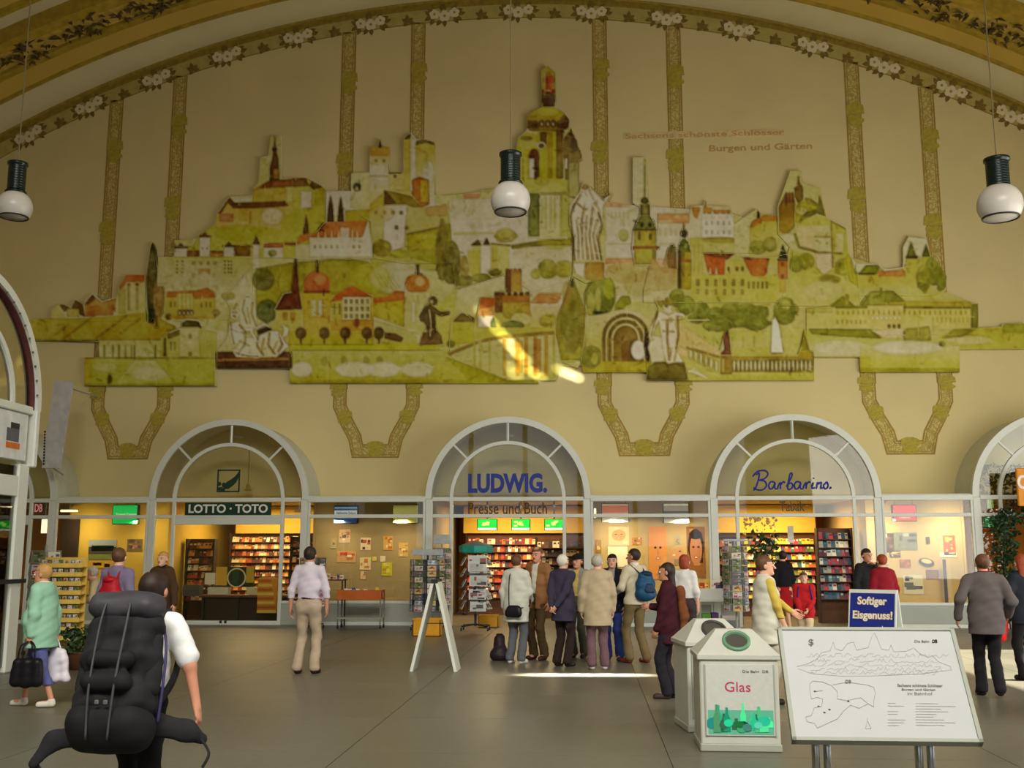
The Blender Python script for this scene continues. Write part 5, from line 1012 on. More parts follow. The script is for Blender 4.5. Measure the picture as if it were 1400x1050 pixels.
def grow(prims, h=.012, cut=None, wr=0.0, seed=0):
    lo = np.full(3, 1e9); hi = -lo
    for p in prims:
        if p[0] == 'c': r = max(p[3], p[4]); l = np.minimum(p[1], p[2])-r; u = np.maximum(p[1], p[2])+r
        else: r = max(p[2]); l = p[1]-r; u = p[1]+r
        lo = np.minimum(lo, l); hi = np.maximum(hi, u)
    lo -= 3*h+.01; hi += 3*h+.01; n = np.ceil((hi-lo)/h).astype(int)+1
    D = np.full(n, .5, dtype=np.float32); ax = [lo[i]+np.arange(n[i])*h for i in range(3)]
    for p in prims:
        if p[0] == 'c': r = max(p[3], p[4]); l = np.minimum(p[1], p[2])-r; u = np.maximum(p[1], p[2])+r; k = p[7]
        else: r = max(p[2]); l = p[1]-r; u = p[1]+r; k = p[4]
        m = k+2*h
        i0 = np.maximum(((l-m-lo)/h).astype(int), 0); i1 = np.minimum(((u+m-lo)/h).astype(int)+2, n)
        X = ax[0][i0[0]:i1[0], None, None]; Y = ax[1][None, i0[1]:i1[1], None]; Z = ax[2][None, None, i0[2]:i1[2]]
        if p[0] == 'c':
            a, b, ra, rb, nn, f = p[1:7]; ab = b-a; L2 = max(1e-9, ab@ab); px, py, pz = X-a[0], Y-a[1], Z-a[2]
            t = np.clip((px*ab[0]+py*ab[1]+pz*ab[2])/L2, 0, 1); vx, vy, vz = px-t*ab[0], py-t*ab[1], pz-t*ab[2]
            if nn is not None and f != 1.0:
                dn = (vx*nn[0]+vy*nn[1]+vz*nn[2])*(1/f-1); vx, vy, vz = vx+dn*nn[0], vy+dn*nn[1], vz+dn*nn[2]
            d = (np.sqrt(vx*vx+vy*vy+vz*vz)-(ra+(rb-ra)*t))*(f if f < 1 else 1)
        else:
            c, r_, R = p[1:4]; px, py, pz = X-c[0], Y-c[1], Z-c[2]
            if R is not None: px, py, pz = (px*R[0, 0]+py*R[1, 0]+pz*R[2, 0], px*R[0, 1]+py*R[1, 1]+pz*R[2, 1], px*R[0, 2]+py*R[1, 2]+pz*R[2, 2])
            q = np.sqrt((px/r_[0])**2+(py/r_[1])**2+(pz/r_[2])**2); d = (q-1)*min(r_)*1.1
        d = d.astype(np.float32); s = D[i0[0]:i1[0], i0[1]:i1[1], i0[2]:i1[2]]; hh = np.maximum(k-np.abs(s-d), 0)/max(k, 1e-6)
        D[i0[0]:i1[0], i0[1]:i1[1], i0[2]:i1[2]] = np.minimum(s, d)-hh*hh*k*.25
    X, Y, Z = ax[0][:, None, None], ax[1][None, :, None], ax[2][None, None, :]
    if wr:
        D = D+wr*(np.sin(26*Z+9*X+seed)*np.sin(17*X+11*Y+seed*2)+.6*np.sin(47*Z-21*X+seed*3)*np.sin(31*Y+19*Z)).astype(np.float32)
    if cut is not None: D = np.maximum(D, cut(X, Y, Z).astype(np.float32))
    D[0] = D[-1] = .1; D[:, 0] = D[:, -1] = .1; D[:, :, 0] = D[:, :, -1] = .1
    return nets(D, lo, h)
def tubeV(pts, rad, n=6):
    P = [A3(p) for p in pts]; V = []; F = []; u = None
    for i, p in enumerate(P):
        t = unit(P[min(i+1, len(P)-1)]-P[max(i-1, 0)])
        if u is None: u = unit(np.cross(t, [.3, .5, .81]))
        u = unit(u-t*(u@t)); w = np.cross(t, u)
        for k in range(n): a = 2*math.pi*k/n; V.append(p+(u*math.cos(a)+w*math.sin(a))*rad[i])
    for i in range(len(P)-1):
        for k in range(n): F.append((i*n+k, i*n+(k+1) % n, (i+1)*n+(k+1) % n, (i+1)*n+k))
    return np.array(V), np.array(F)
def ik(a, b, l1, l2, pole):
    a, b = A3(a), A3(b); d = b-a; L = np.linalg.norm(d); mx = (l1+l2)*.995
    if L > mx: b = a+d/L*mx; d = b-a; L = mx
    x = (l1*l1-l2*l2+L*L)/(2*L); h = math.sqrt(max(0, l1*l1-x*x)); e = d/L; p = A3(pole)-e*(A3(pole)@e); p = unit(p)
    return a+e*x+p*h, b
def cloth(key, col, var=.06, scale=9, rough=.85, bump=.25): return mat('cloth_'+key, col, rough, var=var, scale=scale, bump=bump, spec=.2)
SK = {'pale': mat('skin_pale', (222, 168, 138), .55, var=.05), 'ruddy': mat('skin_ruddy', (206, 142, 112), .55, var=.06), 'tan': mat('skin_tan', (190, 134, 102), .55, var=.06)}
HR = {'dark': mat('hair_dark', (44, 28, 20), .6, var=.3, scale=40), 'brown': mat('hair_brown', (96, 62, 36), .6, var=.3, scale=40), 'grey': mat('hair_grey', (172, 166, 152), .65, var=.2, scale=40), 'white': mat('hair_white', (214, 208, 194), .65, var=.12, scale=40),
      'red': mat('hair_red', (146, 62, 28), .6, var=.3, scale=40), 'blond': mat('hair_blond', (186, 142, 84), .6, var=.2, scale=40), 'black': mat('hair_black', (20, 16, 16), .5, var=.3, scale=40)}
eyew = mat('eye_white', (226, 220, 210), .3); eyed = mat('eye_iris', (40, 30, 24), .3); lipm = mat('lips', (150, 74, 64), .5)
def person(label, px, py, top, rz, h=.013, sex='m', lean=0, H=None, skin='pale', hair=('short', 'dark'), topc=None, topkind='shirt', hem=.0, sleeve='long', legc=None, legkind='trousers', shoe=(40, 32, 28),
           hl=None, hr=None, fl_=(-.10, 0, 0), fr_=(.10, 0, 0), head=(0, 0), bw=1.0, inner=None, collar=None, seed=0, polel=None, poler=None, skirt_hem=.35, group=None, belly=0, hcurl=.5, cut_front=False, wr=.0055, legcut=.045, pale=0):
    gx, gy = G(px, py)
    if H is None:
        H = W(px, top, gy)[1]/max(.8, (.53+.47*math.cos(math.radians(lean))))
    s = H/1.75; t = thing('person', label, 'person', (gx, gy, 0), math.radians(rz), group)
    sl = math.sin(math.radians(lean)); cl = math.cos(math.radians(lean)); up = A3((0, sl, cl)); fwd = A3((0, cl, -sl)); X = A3((1, 0, 0))
    P = A3((0, -sl*.06*s, .93*s)); sh = (.178 if sex == 'm' else .155)*s*bw; q = lambda u, x=0, y=0: P+up*u*s+X*x*s+fwd*y*s
    N = q(.535); S = {-1: q(.485)-X*sh, 1: q(.485)+X*sh}; HIP = {-1: q(-.02, -.085), 1: q(-.02, .085)}
    R = rotm(head[0], head[1]); hc = N+A3(R @ A3((0, .02*s, .145*s)))
    hq = lambda x, y, z: hc+R @ (A3((x, y, z))*s*1.08)
    def handpos(hd, side): 
        return A3(hd)*s if hd is not None else S[side]+A3((side*.05, .03, -.53))*s
    AW = {-1: handpos(hl, -1), 1: handpos(hr, 1)}; POL = {-1: polel or (-.5, -1, -.2), 1: poler or (.5, -1, -.2)}
    EL = {}
    for sd in (-1, 1): EL[sd], AW[sd] = ik(S[sd], AW[sd], .285*s, .255*s, POL[sd])
    FT = {-1: A3(fl_)*s, 1: A3(fr_)*s}; KN = {}; AN = {}
    for sd in (-1, 1):
        AN[sd] = FT[sd]+A3((0, -.03*s, .085*s)); KN[sd], AN[sd] = ik(HIP[sd], AN[sd], .435*s, .42*s, (0, 1, 0))
    b = bw
    def torso(g, k=.05): return [cone(q(-.01, -.065), q(-.01, .065), .105*s*b+g, n=fwd, f=.88, k=k), cone(q(.06), q(.24), (.128+belly*.5)*s*b+g, .135*s*b+g, fwd, .74, k), cone(q(.28), q(.42), .142*s*b+g, .135*s*b+g, fwd, .68, k),
                                 cone(S[-1]*.82+S[1]*.18-up*.02*s, S[1]*.82+S[-1]*.18-up*.02*s, .060*s+g, n=fwd, f=.95, k=k)] + ([ellp(q(.13, 0, .05), ((.12+belly)*s*b+g, (.09+belly)*s+g, .13*s+g), k=.05)] if belly else []) + ([ellp(q(.34, .06, .07), (.06*s+g, .06*s+g, .065*s+g), k=.04), ellp(q(.34, -.06, .07), (.06*s+g, .06*s+g, .065*s+g), k=.04)] if sex == 'f' else [])
    def arm(sd, g, end=1.0, k=.03):
        e = EL[sd]+(AW[sd]-EL[sd])*end; return [cone(S[sd]-X*sd*.02*s, EL[sd], .052*s+g, .042*s+g, k=k), cone(EL[sd], e, .041*s+g, (.041-.013*end)*s+g, k=k)]
    def leg(sd, g, k=.03, straight=0.0): return [cone(HIP[sd], KN[sd], .083*s*b+g, .056*s+g, k=k), cone(KN[sd], AN[sd], .056*s+g, (.038+straight)*s+g, k=k)]
    # body
    pr = torso(-.012)+[cone(q(.50), N+up*.05*s, .055*s, .052*s), cone(N, hc-up*.05*s, .050*s, .052*s, k=.02)]
    for sd in (-1, 1): pr += arm(sd, -.002)+leg(sd, -.006)+[ellp(AN[sd]+A3((0, .05*s, -.04*s)), (.036*s, .10*s, .035*s))]
    pr += [ellp(hq(0, -.012, .025), (.076*s, .094*s, .094*s), R, .02), ellp(hq(0, .030, -.045), (.056*s, .062*s, .070*s), R, .03), cone(hq(0, .088, .008), hq(0, .108, -.022), .010*s, .015*s, k=.012),
           ellp(hq(.076, -.012, -.005), (.012*s, .022*s, .032*s), R, .006), ellp(hq(-.076, -.012, -.005), (.012*s, .022*s, .032*s), R, .006), ellp(hq(0, .075, -.082), (.026*s, .022*s, .020*s), R, .02), ellp(hq(0, .078, .028), (.05*s, .014*s, .012*s), R, .012)]
    fing = []
    for sd in (-1, 1):
        hd = unit(AW[sd]-EL[sd]); inn = A3((-sd, 0, 0)); pn = unit(inn-hd*(inn@hd)); ac = np.cross(hd, pn); ac = ac*(1 if ac@A3((0, 1, 0)) > 0 else -1)
        Rh = np.stack([ac, pn, hd], 1); pr.append(ellp(AW[sd]+hd*.045*s, (.040*s, .017*s, .056*s), Rh, .02))
        for i, (o_, L) in enumerate(((.030, .078), (.010, .088), (-.010, .082), (-.029, .064))):
            p0 = AW[sd]+(hd*.075+ac*o_*.95)*s; d1 = unit(hd+pn*hcurl*.6); d2 = unit(hd+pn*hcurl*1.6); d3 = unit(hd*.5+pn*hcurl*1.9)
            p1 = p0+d1*L*.42*s; p2 = p1+d2*L*.33*s; p3 = p2+d3*L*.25*s
            fing.append(tubeV([p0, p1, p2, p3, p3+d3*.005], np.array([.0098, .0092, .0082, .007, .0008])*s))
        p0 = AW[sd]+(hd*.025+ac*.030)*s; d1 = unit(hd*.7+ac*.8+pn*.3); p1 = p0+d1*.035*s; d2 = unit(hd+ac*.2+pn*.5); p2 = p1+d2*.032*s
        fing.append(tubeV([p0, p1, p2, p2+d2*.006], np.array([.013, .0105, .0085, .001])*s))
    V, F = grow(pr, h*.85)
    VV, FF, n0 = [V], [F], len(V)
    for v, f in fing: VV.append(v); FF.append(f+n0); n0 += len(v)
    o = link('body', mesh_np('body', np.concatenate(VV), np.concatenate(FF), smooth=True), t, mtl=SK[skin])
    # face
    for sx in (-1, 1):
        m = MB().use(eyew).lathe([(.013*s*math.sin(a), -.013*s*math.cos(a)) for a in np.linspace(0, math.pi, 7)], 8)
        m.use(eyed).lathe([(.0085*s*math.sin(a), -.0085*s*math.cos(a)) for a in np.linspace(0, math.pi, 6)], 8, Matrix.Translation(R @ A3((0, .0075*s, 0))))
        e = m.obj('eye', None, t, hq(sx*.031, .0765, .006), smooth=True)
        MB().tube([hq(sx*.015, .088, .026), hq(sx*.032, .087, .031), hq(sx*.050, .078, .026)], .0042*s, 5).obj('eyebrow', HR[hair[1]], t, smooth=True)
    m = MB().lathe([(.5, -.5), (1, -.2), (1, .2), (.5, .5)], 10, Matrix.Translation(hq(0, .089, -.052)) @ Matrix(R.tolist()).to_4x4() @ Matrix.Diagonal((.022*s, .008*s, .010*s, 1)))
    m.obj('mouth', lipm, t, smooth=True)
    # hair
    st, hcx = hair; hm = HR[hcx]; hp = [ellp(hq(0, -.018, .030), (.087*s, .104*s, .101*s), R, .02)]
    def facecut(zc=-.03, hz=.085, back=-.075):
        def g(x, y, z):
            px_, py_, pz_ = x-hc[0], y-hc[1], z-hc[2]; lx = (px_*R[0, 0]+py_*R[1, 0]+pz_*R[2, 0])/s; ly = (px_*R[0, 1]+py_*R[1, 1]+pz_*R[2, 1])/s; lz = (px_*R[0, 2]+py_*R[1, 2]+pz_*R[2, 2])/s
            c1 = -np.maximum(np.maximum(np.abs(lx)-.095, np.abs(ly-.125)-.118), np.abs(lz-zc)-hz)   # carve the face
            c2 = back-lz
            r_ = np.maximum(c1, c2)
            if st == 'bald': r_ = np.maximum(r_, -np.sqrt((lx/.06)**2+((ly-.02)/.085)**2+((lz-.13)/.05)**2)*.05+.05)
            return r_*s
        return g
    if st in ('short', 'bald'): V, F = grow(hp, h*.8, facecut(), .002, seed)
    elif st == 'bob': V, F = grow(hp+[ellp(hq(0, -.04, -.04), (.088*s, .075*s, .09*s), R, .03)], h*.8, facecut(-.045, .10, -.12), .003, seed)
    elif st == 'long': V, F = grow(hp+[cone(hq(0, -.055, -.02), hq(0, -.085, -.26), .082*s, .070*s, fwd, .55, .03)], h*.8, facecut(-.045, .10, -.32), .004, seed)
    if st in ('short', 'bald', 'bob', 'long'): link('hair', mesh_np('hair', V, F, smooth=True), t, mtl=hm)
    if st == 'cap':
        V, F = grow(hp, h*.8, facecut(-.02, .08, -.075), .001); link('hair', mesh_np('hair', V, F, smooth=True), t, mtl=hm)
        V, F = grow([ellp(hq(0, -.01, .075), (.094*s, .108*s, .062*s), R), ellp(hq(0, .10, .055), (.06*s, .06*s, .010*s), R)], h*.8); link('cap', mesh_np('cap', V, F, smooth=True), t, mtl=cloth('cap', (18, 18, 22)))
    # lower garment
    lm = cloth('leg%s' % (legc,), legc)
    if legkind == 'trousers':
        pr = [cone(q(-.01, -.065), q(-.01, .065), .110*s*b+.008, n=fwd, f=.90, k=.04), cone(q(.0), q(.10), .122*s*b+.006, .122*s*b+.006, fwd, .78, .04)]
        for sd in (-1, 1): pr += leg(sd, .012, .025, .022)
        zc = legcut*s; V, F = grow(pr, h, lambda x, y, z: np.maximum(zc-z, ((y-q(.11)[1])*up[1]+(z-q(.11)[2])*up[2])+x*0), wr, seed+1)
        link('trousers', mesh_np('trousers', V, F, smooth=True), t, mtl=lm)
        if topkind in ('shirt', 'tee'):
            V, F = grow([cone(q(.085), q(.105), .128*s*b+.012, n=fwd, f=.76)], h, lambda x, y, z: np.abs((y-q(.095)[1])*up[1]+(z-q(.095)[2])*up[2]+x*0)-.018*s); link('belt', mesh_np('belt', V, F, smooth=True), t, mtl=cloth('belt', (50, 34, 24)))
    else:
        zc = skirt_hem*s; V, F = grow([cone(q(.10), A3((0, 0, zc)), .125*s*b+.01, .19*s*b, A3((0, 1, 0)), .78, .03)], h, lambda x, y, z: np.maximum(zc-z, z-q(.11)[2]+x*0+y*0), wr*1.5, seed+1)
        link('skirt', mesh_np('skirt', V, F, smooth=True), t, mtl=lm)
    # shoes
    shm = cloth('shoe%s' % (shoe,), shoe, bump=.05, rough=.5)
    for sd in (-1, 1):
        a = AN[sd]; fx_ = A3((sd*.12, 1, 0)); fx_ = unit(fx_)
        base = A3((a[0], a[1]+.03*s, a[2]-.085*s)); z0 = base[2]
        V, F = grow([cone(base-fx_*.035*s+A3((0, 0, .040*s)), base+fx_*.12*s+A3((0, 0, .030*s)), .042*s, .038*s, k=.02), cone(base-fx_*.03*s+A3((0, 0, .05*s)), a, .040*s, .040*s, k=.02)], h*.9, lambda x, y, z, z0=z0: np.maximum(z0-z+x*0+y*0, z-z0-.10*s))
        link('shoe', mesh_np('shoe', V, F, smooth=True), t, mtl=shm)
    # upper garment
    tm = cloth('top%s' % (topc,), topc); g = {'shirt': .012, 'tee': .010, 'jacket': .024, 'coat': .028, 'vest': .026}[topkind]
    pr = torso(g)+[cone(q(.47), N+up*.015*s, .066*s+g*.5, .056*s+g*.6, k=.03)]
    zh = (.86 if topkind in ('shirt', 'tee') else .80)*s if hem == 0 else hem*s
    if topkind in ('shirt', 'tee') and hem == 0: hem_cut = lambda x, y, z: -((y-q(.09)[1])*up[1]+(z-q(.09)[2])*up[2])+x*0
    else:
        hb = q((zh/s-.93)/max(.3, cl)-.03); pr += [cone(q(.10), hb, .135*s*b+g, .145*s*b+g+.02, fwd, .80, .04)]
        hem_cut = lambda x, y, z: -((y-hb[1])*up[1]+(z-zh)*up[2])+x*0
    if topkind != 'vest':
        for sd in (-1, 1): pr += arm(sd, g*.75+.002, .97 if sleeve == 'long' else .0) if sleeve == 'long' else [cone(S[sd]-X*sd*.02*s, S[sd]+(EL[sd]-S[sd])*.8, .060*s+g, .062*s+g)]
    nc = N+up*.052*s
    ncut = lambda x, y, z: np.minimum(((x-nc[0])*0+(y-nc[1])*up[1]+(z-nc[2])*up[2]), .05-np.sqrt((x-nc[0])**2+(y-nc[1])**2+(z-nc[2])**2)*.3)
    front = None
    if inner is not None:      # open front that shows the shirt
        front = lambda x, y, z: -np.maximum(np.abs(x)-(.028+.02*np.clip((z-q(.2)[2])/.3, 0, 1))*s-.01, -(y-q(.25)[1]-.02))
    def cutf(x, y, z):
        c = np.maximum(hem_cut(x, y, z), ncut(x, y, z))
        if front is not None: c = np.maximum(c, front(x, y, z))
        return c
    V, F = grow(pr, h, cutf, wr, seed+2)
    link({'shirt': 'shirt', 'tee': 't_shirt', 'jacket': 'jacket', 'coat': 'coat', 'vest': 'vest'}[topkind], mesh_np('top', V, F, smooth=True), t, mtl=tm)
    if inner is not None or topkind == 'vest':
        ic = inner or (220, 220, 215); V, F = grow(torso(.006)+[cone(q(.47), N+up*.01*s, .066*s, .058*s)]+sum([arm(sd, .006, .95) for sd in (-1, 1)], []), h, lambda x, y, z: -((y-q(.07)[1])*up[1]+(z-q(.07)[2])*up[2])+x*0, wr)
        link('pullover' if topkind == 'vest' else 'shirt', mesh_np('inner', V, F, smooth=True), t, mtl=cloth('in%s' % (ic,), ic))
    if collar is not None:
        V, F = grow([cone(N+up*.0*s, N+up*.045*s, .066*s+g*.4, .060*s+g*.4, k=.01), cone(N+fwd*.04*s-X*.05*s, N+fwd*.04*s+X*.05*s, .03*s)], h*.8, lambda x, y, z: ((y-nc[1])*up[1]+(z-nc[2]-.01)*up[2])+x*0); link('collar', mesh_np('collar', V, F, smooth=True), t, mtl=cloth('col%s' % (collar,), collar))
    t['_h'] = 1; del t['_h']
    Mw = Matrix.Translation((gx, gy, 0)) @ Matrix.Rotation(math.radians(rz), 4, 'Z')
    return dict(o=t, s=s, q=q, N=N, S=S, EL=EL, AW=AW, M=Mw, hc=hc, P=P, up=up, fwd=fwd, rz=rz)
def growthing(parts, M, h, name, label, cat, group=None):
    """a soft thing made of grown parts given in a figure's own frame"""
    t = thing(name, label, cat, group=group); t.matrix_world = M
    for nm, prims, m, kw in parts:
        V, F = grow(prims, kw.pop('h', h), **kw)
        if len(V): link(nm, mesh_np(nm, V, F, smooth=True), t, mtl=m)
    return t
def straptube(pts, r, m, t, name='strap', n=6, flat=1.0):
    P = [Vector(tuple(p)) for p in pts]; q = []
    for i in range(len(P)-1):
        a = P[max(i-1, 0)]; b_ = P[i]; c = P[i+1]; d = P[min(i+2, len(P)-1)]
        for k in range(5):
            u = k/5; q.append(.5*((2*b_)+(c-a)*u+(2*a-5*b_+4*c-d)*u*u+(3*b_-a-3*c+d)*u**3))
    q.append(P[-1]); return MB().tube(q, r, n, flat=flat).obj(name, m, t, smooth=True)
def bagbox(c, hx, hy, hz, k=.03, n=None):
    c = A3(c); r = min(hx, hy, hz)
    return [cone(c+A3((sx*(hx-r), 0, sz*(hz-r))), c+A3((-sx*(hx-r), 0, sz*(hz-r))), r*1.0, k=k) for sx in (1,) for sz in (-1, -.33, .33, 1)]+[cone(c+A3((sx*(hx-r), 0, -(hz-r))), c+A3((sx*(hx-r), 0, (hz-r))), r, k=k) for sx in (-1, 0, 1)]
black = mat('nylon_black', (30, 29, 32), .85, var=.25, scale=14, bump=.5); blacker = mat('nylon_dark', (16, 16, 19), .8, var=.2, bump=.1); buckm = mat('buckle', (170, 170, 168), .3, metal=.8)
# 1 woman in mint pullover
p = person('woman in a mint green pullover and blue patterned cropped trousers striding left', 49, 966, 770, 92, h=.011, sex='f', skin='ruddy', hair=('short', 'blond'), topc=(150, 196, 168), topkind='jacket', hem=.72, legc=(92, 96, 150), shoe=(222, 212, 196), legcut=.27,
           fl_=(-.08, -.20, .0), fr_=(.08, .22, 0), hl=(-.24, .02, .80), hr=(.2, -.12, .78), belly=.05, bw=1.36, head=(0, -4), collar=(225, 225, 215))
bm_ = cloth('handbag', (24, 22, 26), rough=.4, bump=.05)
b = p['AW'][-1]
t = growthing([('bag_body', [cone(b+A3((-.03, -.12, -.30)), b+A3((-.03, .10, -.30)), .05, k=.07), cone(b+A3((-.03, -.13, -.40)), b+A3((-.03, .12, -.40)), .055, k=.07), cone(b+A3((-.03, -.13, -.50)), b+A3((-.03, .12, -.50)), .06, k=.07), cone(b+A3((-.03, -.12, -.30)), b+A3((-.03, -.13, -.50)), .05), cone(b+A3((-.03, .10, -.30)), b+A3((-.03, .12, -.50)), .05), cone(b+A3((-.03, 0, -.30)), b+A3((-.03, 0, -.52)), .055)], bm_, {})], p['M'], .012, 'handbag', 'black leather handbag with tall handles held by the woman in mint green', 'bag')
for y in (-.07, .06): straptube([b+A3((-.05, y-.02, -.28)), b+A3((-.04, y-.01, -.12)), b+A3((0, 0, -.06)), b+A3((-.04, y+.02, -.12)), b+A3((-.05, y+.04, -.28))], .009, bm_, t, 'handle')
MB().bbox(-.085+b[0], -.075+b[0], b[1]-.02, b[1]+.0, b[2]-.36, b[2]-.33, .003).obj('clasp', buckm, t)
b = p['AW'][1]
t = growthing([('bag_body', [cone(b+A3((-.10, -.14, -.22)), b+A3((-.08, -.02, -.20)), .030, k=.04), cone(b+A3((-.10, -.19, -.50)), b+A3((-.08, .04, -.50)), .045, k=.06), cone(b+A3((-.10, -.17, -.40)), b+A3((-.08, .02, -.40)), .045, k=.06), cone(b+A3((-.10, -.15, -.31)), b+A3((-.08, 0, -.31)), .042, k=.06), cone(b+A3((-.1, -.14, -.22)), b+A3((-.1, -.19, -.50)), .035, k=.04), cone(b+A3((-.09, -.03, -.22)), b+A3((-.09, .02, -.5)), .035, k=.04), cone(b+A3((-.09, -.08, -.22)), b+A3((-.09, -.08, -.52)), .04, k=.05)], mat('plastic_bag_white', (222, 214, 222), .4, var=.06, bump=.3), {'wr': .006})], p['M'], .012, 'carrier_bag', 'white plastic carrier bag behind the black handbag of the woman in mint', 'bag')
straptube([b+A3((-.09, -.12, -.22)), b+A3((-.02, -.02, -.05)), b+A3((-.08, -.03, -.2))], .008, mat('plastic_bag_white', (0, 0, 0)), t, 'handle')
# 2 stooping figure
person('stooping person in a beige jacket bending to the yellow card rack at left', 146, 900, 770, 105, h=.013, sex='f', lean=38, H=1.62, skin='pale', hair=('short', 'grey'), topc=(186, 168, 128), topkind='jacket', hem=.74, legc=(126, 104, 70), hl=(-.16, .5, 1.02), hr=(.16, .52, 1.06), head=(0, -10), seed=3)
# 3 dark haired walker with red rucksack
p = person('dark-haired person in a lilac shirt wearing a small red rucksack', 152, 942, 744, -14, h=.012, H=1.80, hair=('short', 'brown'), topc=(118, 108, 136), topkind='jacket', hem=.82, legc=(60, 54, 60), fl_=(-.09, .16, 0), fr_=(.09, -.16, .02), head=(18, 0), seed=4)
def rucksack(p, dx, label, col, w=.15, hh=.22, dp=.085, z=.28, name='rucksack', h=.012, col2=None, group=None):
    m = cloth('ruck%s' % (col,), col, rough=.5); m2 = cloth('ruck%s' % (col2 or col,), col2 or col, rough=.5); q = p['q']; f = p['fwd']; c = q(z, dx, -.19); u = p['up']; s = p['s']; X = A3((1, 0, 0))
    t = growthing([('main_pack', [cone(c-u*hh*.7-X*w*.6, c-u*hh*.7+X*w*.6, dp*1.05, k=.05), cone(c-X*w*.55, c+X*w*.55, dp, k=.05), cone(c+u*hh*.6-X*w*.4, c+u*hh*.6+X*w*.4, dp*.72, k=.05), cone(c-u*hh*.7, c+u*hh*.6, dp*1.1, dp*.8, k=.05)], m, {'wr': .004}),
                   ('top_flap', [ellp(c+u*hh*.78-f*.02, (w*.75, dp*.9, .05), None, .02)], m2, {}), ('front_pocket', [cone(c-u*hh*.45-f*dp*.8-X*w*.35, c-u*hh*.45-f*dp*.8+X*w*.35, .055, k=.03), cone(c-u*hh*.1-f*dp*.8-X*w*.3, c-u*hh*.1-f*dp*.8+X*w*.3, .045, k=.03)], m2, {})], p['M'], h, name, label, 'rucksack', group)
    for sd in (-1, 1): straptube([c+u*hh*.7+X*sd*.05+f*.03, q(.52, sd*.09, -.06), q(.55, sd*.10, .02), q(.45, sd*.12, .12), q(.25, sd*.15, .11), c-u*hh*.6+X*sd*w*.7+f*.05], .013, m2, t, 'shoulder_strap')
    return t
rucksack(p, .05, 'small red rucksack on the back of the person in lilac', (168, 22, 36), w=.13, hh=.20, z=.26)
# 4 facing coat
person('person in a long brown coat and dark scarf walking towards the camera', 216, 903, 753, 172, h=.013, sex='f', hair=('short', 'blond'), topc=(74, 52, 36), topkind='coat', hem=.50, legc=(30, 26, 26), hr=(.26, .08, .78), hl=(-.30, .1, .84), collar=(28, 26, 32), fl_=(-.08, .10, 0), fr_=(.08, -.1, 0), seed=5)
# 5 backpacker
p = person('man in a white T-shirt carrying a huge rucksack, walking away in the foreground', 178, 1178, 786, -3, h=.0095, H=1.625, lean=12, skin='ruddy', hair=('bald', 'dark'), topc=(240, 240, 238), topkind='tee', sleeve='short', legc=(26, 25, 28), hr=(.40, .02, .80), poler=(.9, -.5, .3), hl=(-.34, .16, .92), fl_=(-.10, .20, 0), fr_=(.10, -.18, .02), head=(6, -6), hcurl=.8, seed=6, belly=.01)
q = p['q']; M = p['M']; X = A3((1, 0, 0)); f = p['fwd']; u = p['up']; c = q(.19, .0, -.29)
t = growthing([('main_pack', [cone(c-u*.18-X*.10, c-u*.18+X*.10, .132, k=.05), cone(c+u*.04-X*.10, c+u*.04+X*.10, .128, k=.05), cone(c+u*.20-X*.09, c+u*.20+X*.09, .122, k=.05)], black, {'wr': .009}),
               ('top_lid', [cone(c+u*.335-X*.13, c+u*.335+X*.13, .085, k=.04, n=u, f=.8), cone(c+u*.31-f*.06-X*.13, c+u*.31-f*.06+X*.13, .075, k=.04)], mat('nylon_grey', (62, 60, 66), .6, var=.2, bump=.3), {'wr': .006}),
               ('bottom_compartment', [cone(c-u*.34-X*.12, c-u*.34+X*.12, .125, k=.05), cone(c-u*.30-f*.06-X*.12, c-u*.30-f*.06+X*.12, .10, k=.05)], blacker, {'wr': .003}),
               ('side_pocket', [cone(c-u*.12+X*.185, c+u*.14+X*.175, .060, .05, k=.03)], black, {'wr': .004}), ('side_pocket', [cone(c-u*.12-X*.185, c+u*.14-X*.175, .060, .05, k=.03)], black, {'wr': .004}),
               ('front_pocket', [cone(c+u*.02-f*.13-X*.09, c+u*.02-f*.13+X*.09, .05, k=.04), cone(c-u*.10-f*.14-X*.09, c-u*.10-f*.14+X*.09, .055, k=.04)], blacker, {'wr': .003}),
               ('hip_belt', [cone(c-u*.36-X*.18+f*.08, c-u*.40-X*.38+f*.10, .07, .045, f, .5, .03), cone(c-u*.40-X*.38+f*.10, c-u*.52-X*.46+f*.08, .045, .03, f, .5, .03)], black, {}),
               ('hip_belt', [cone(c-u*.30+X*.18+f*.10, c-u*.33+X*.36+f*.16, .07, .05, f, .5, .03), cone(c-u*.33+X*.36+f*.16, c-u*.37+X*.44+f*.2, .05, .03, f, .5, .03)], black, {})], M, .010, 'travel_rucksack', 'huge black and grey trekking rucksack on the back of the man in a white T-shirt', 'rucksack')
violet = mat('webbing_violet', (58, 48, 96), .6)
straptube([c+u*.30+X*.13+f*.06, q(.52, .12, -.09), q(.55, .12, -.01), q(.50, .14, .08), q(.30, .17, .12), q(.12, .2, .0), c-u*.25+X*.16+f*.1], .024, black, t, 'shoulder_strap', flat=.4)
straptube([c+u*.30-X*.13+f*.06, q(.52, -.12, -.09), q(.55, -.12, -.01), q(.50, -.14, .08), q(.30, -.17, .12), q(.12, -.2, .0), c-u*.25-X*.16+f*.1], .024, black, t, 'shoulder_strap', flat=.4)
straptube([c+u*.26+X*.17+f*.08, c+u*.1+X*.235+f*.03, c-u*.12+X*.25+f*.02, c-u*.3+X*.24+f*.04], .008, violet, t, 'compression_strap')
for sx in (-1, 1): straptube([c+u*.32-f*.14+X*sx*.07, c+u*.18-f*.165+X*sx*.075, c-u*.14-f*.185+X*sx*.07, c-u*.4-f*.15+X*sx*.06], .007, mat('webbing_grey', (70, 70, 74), .6), t, 'lid_strap')
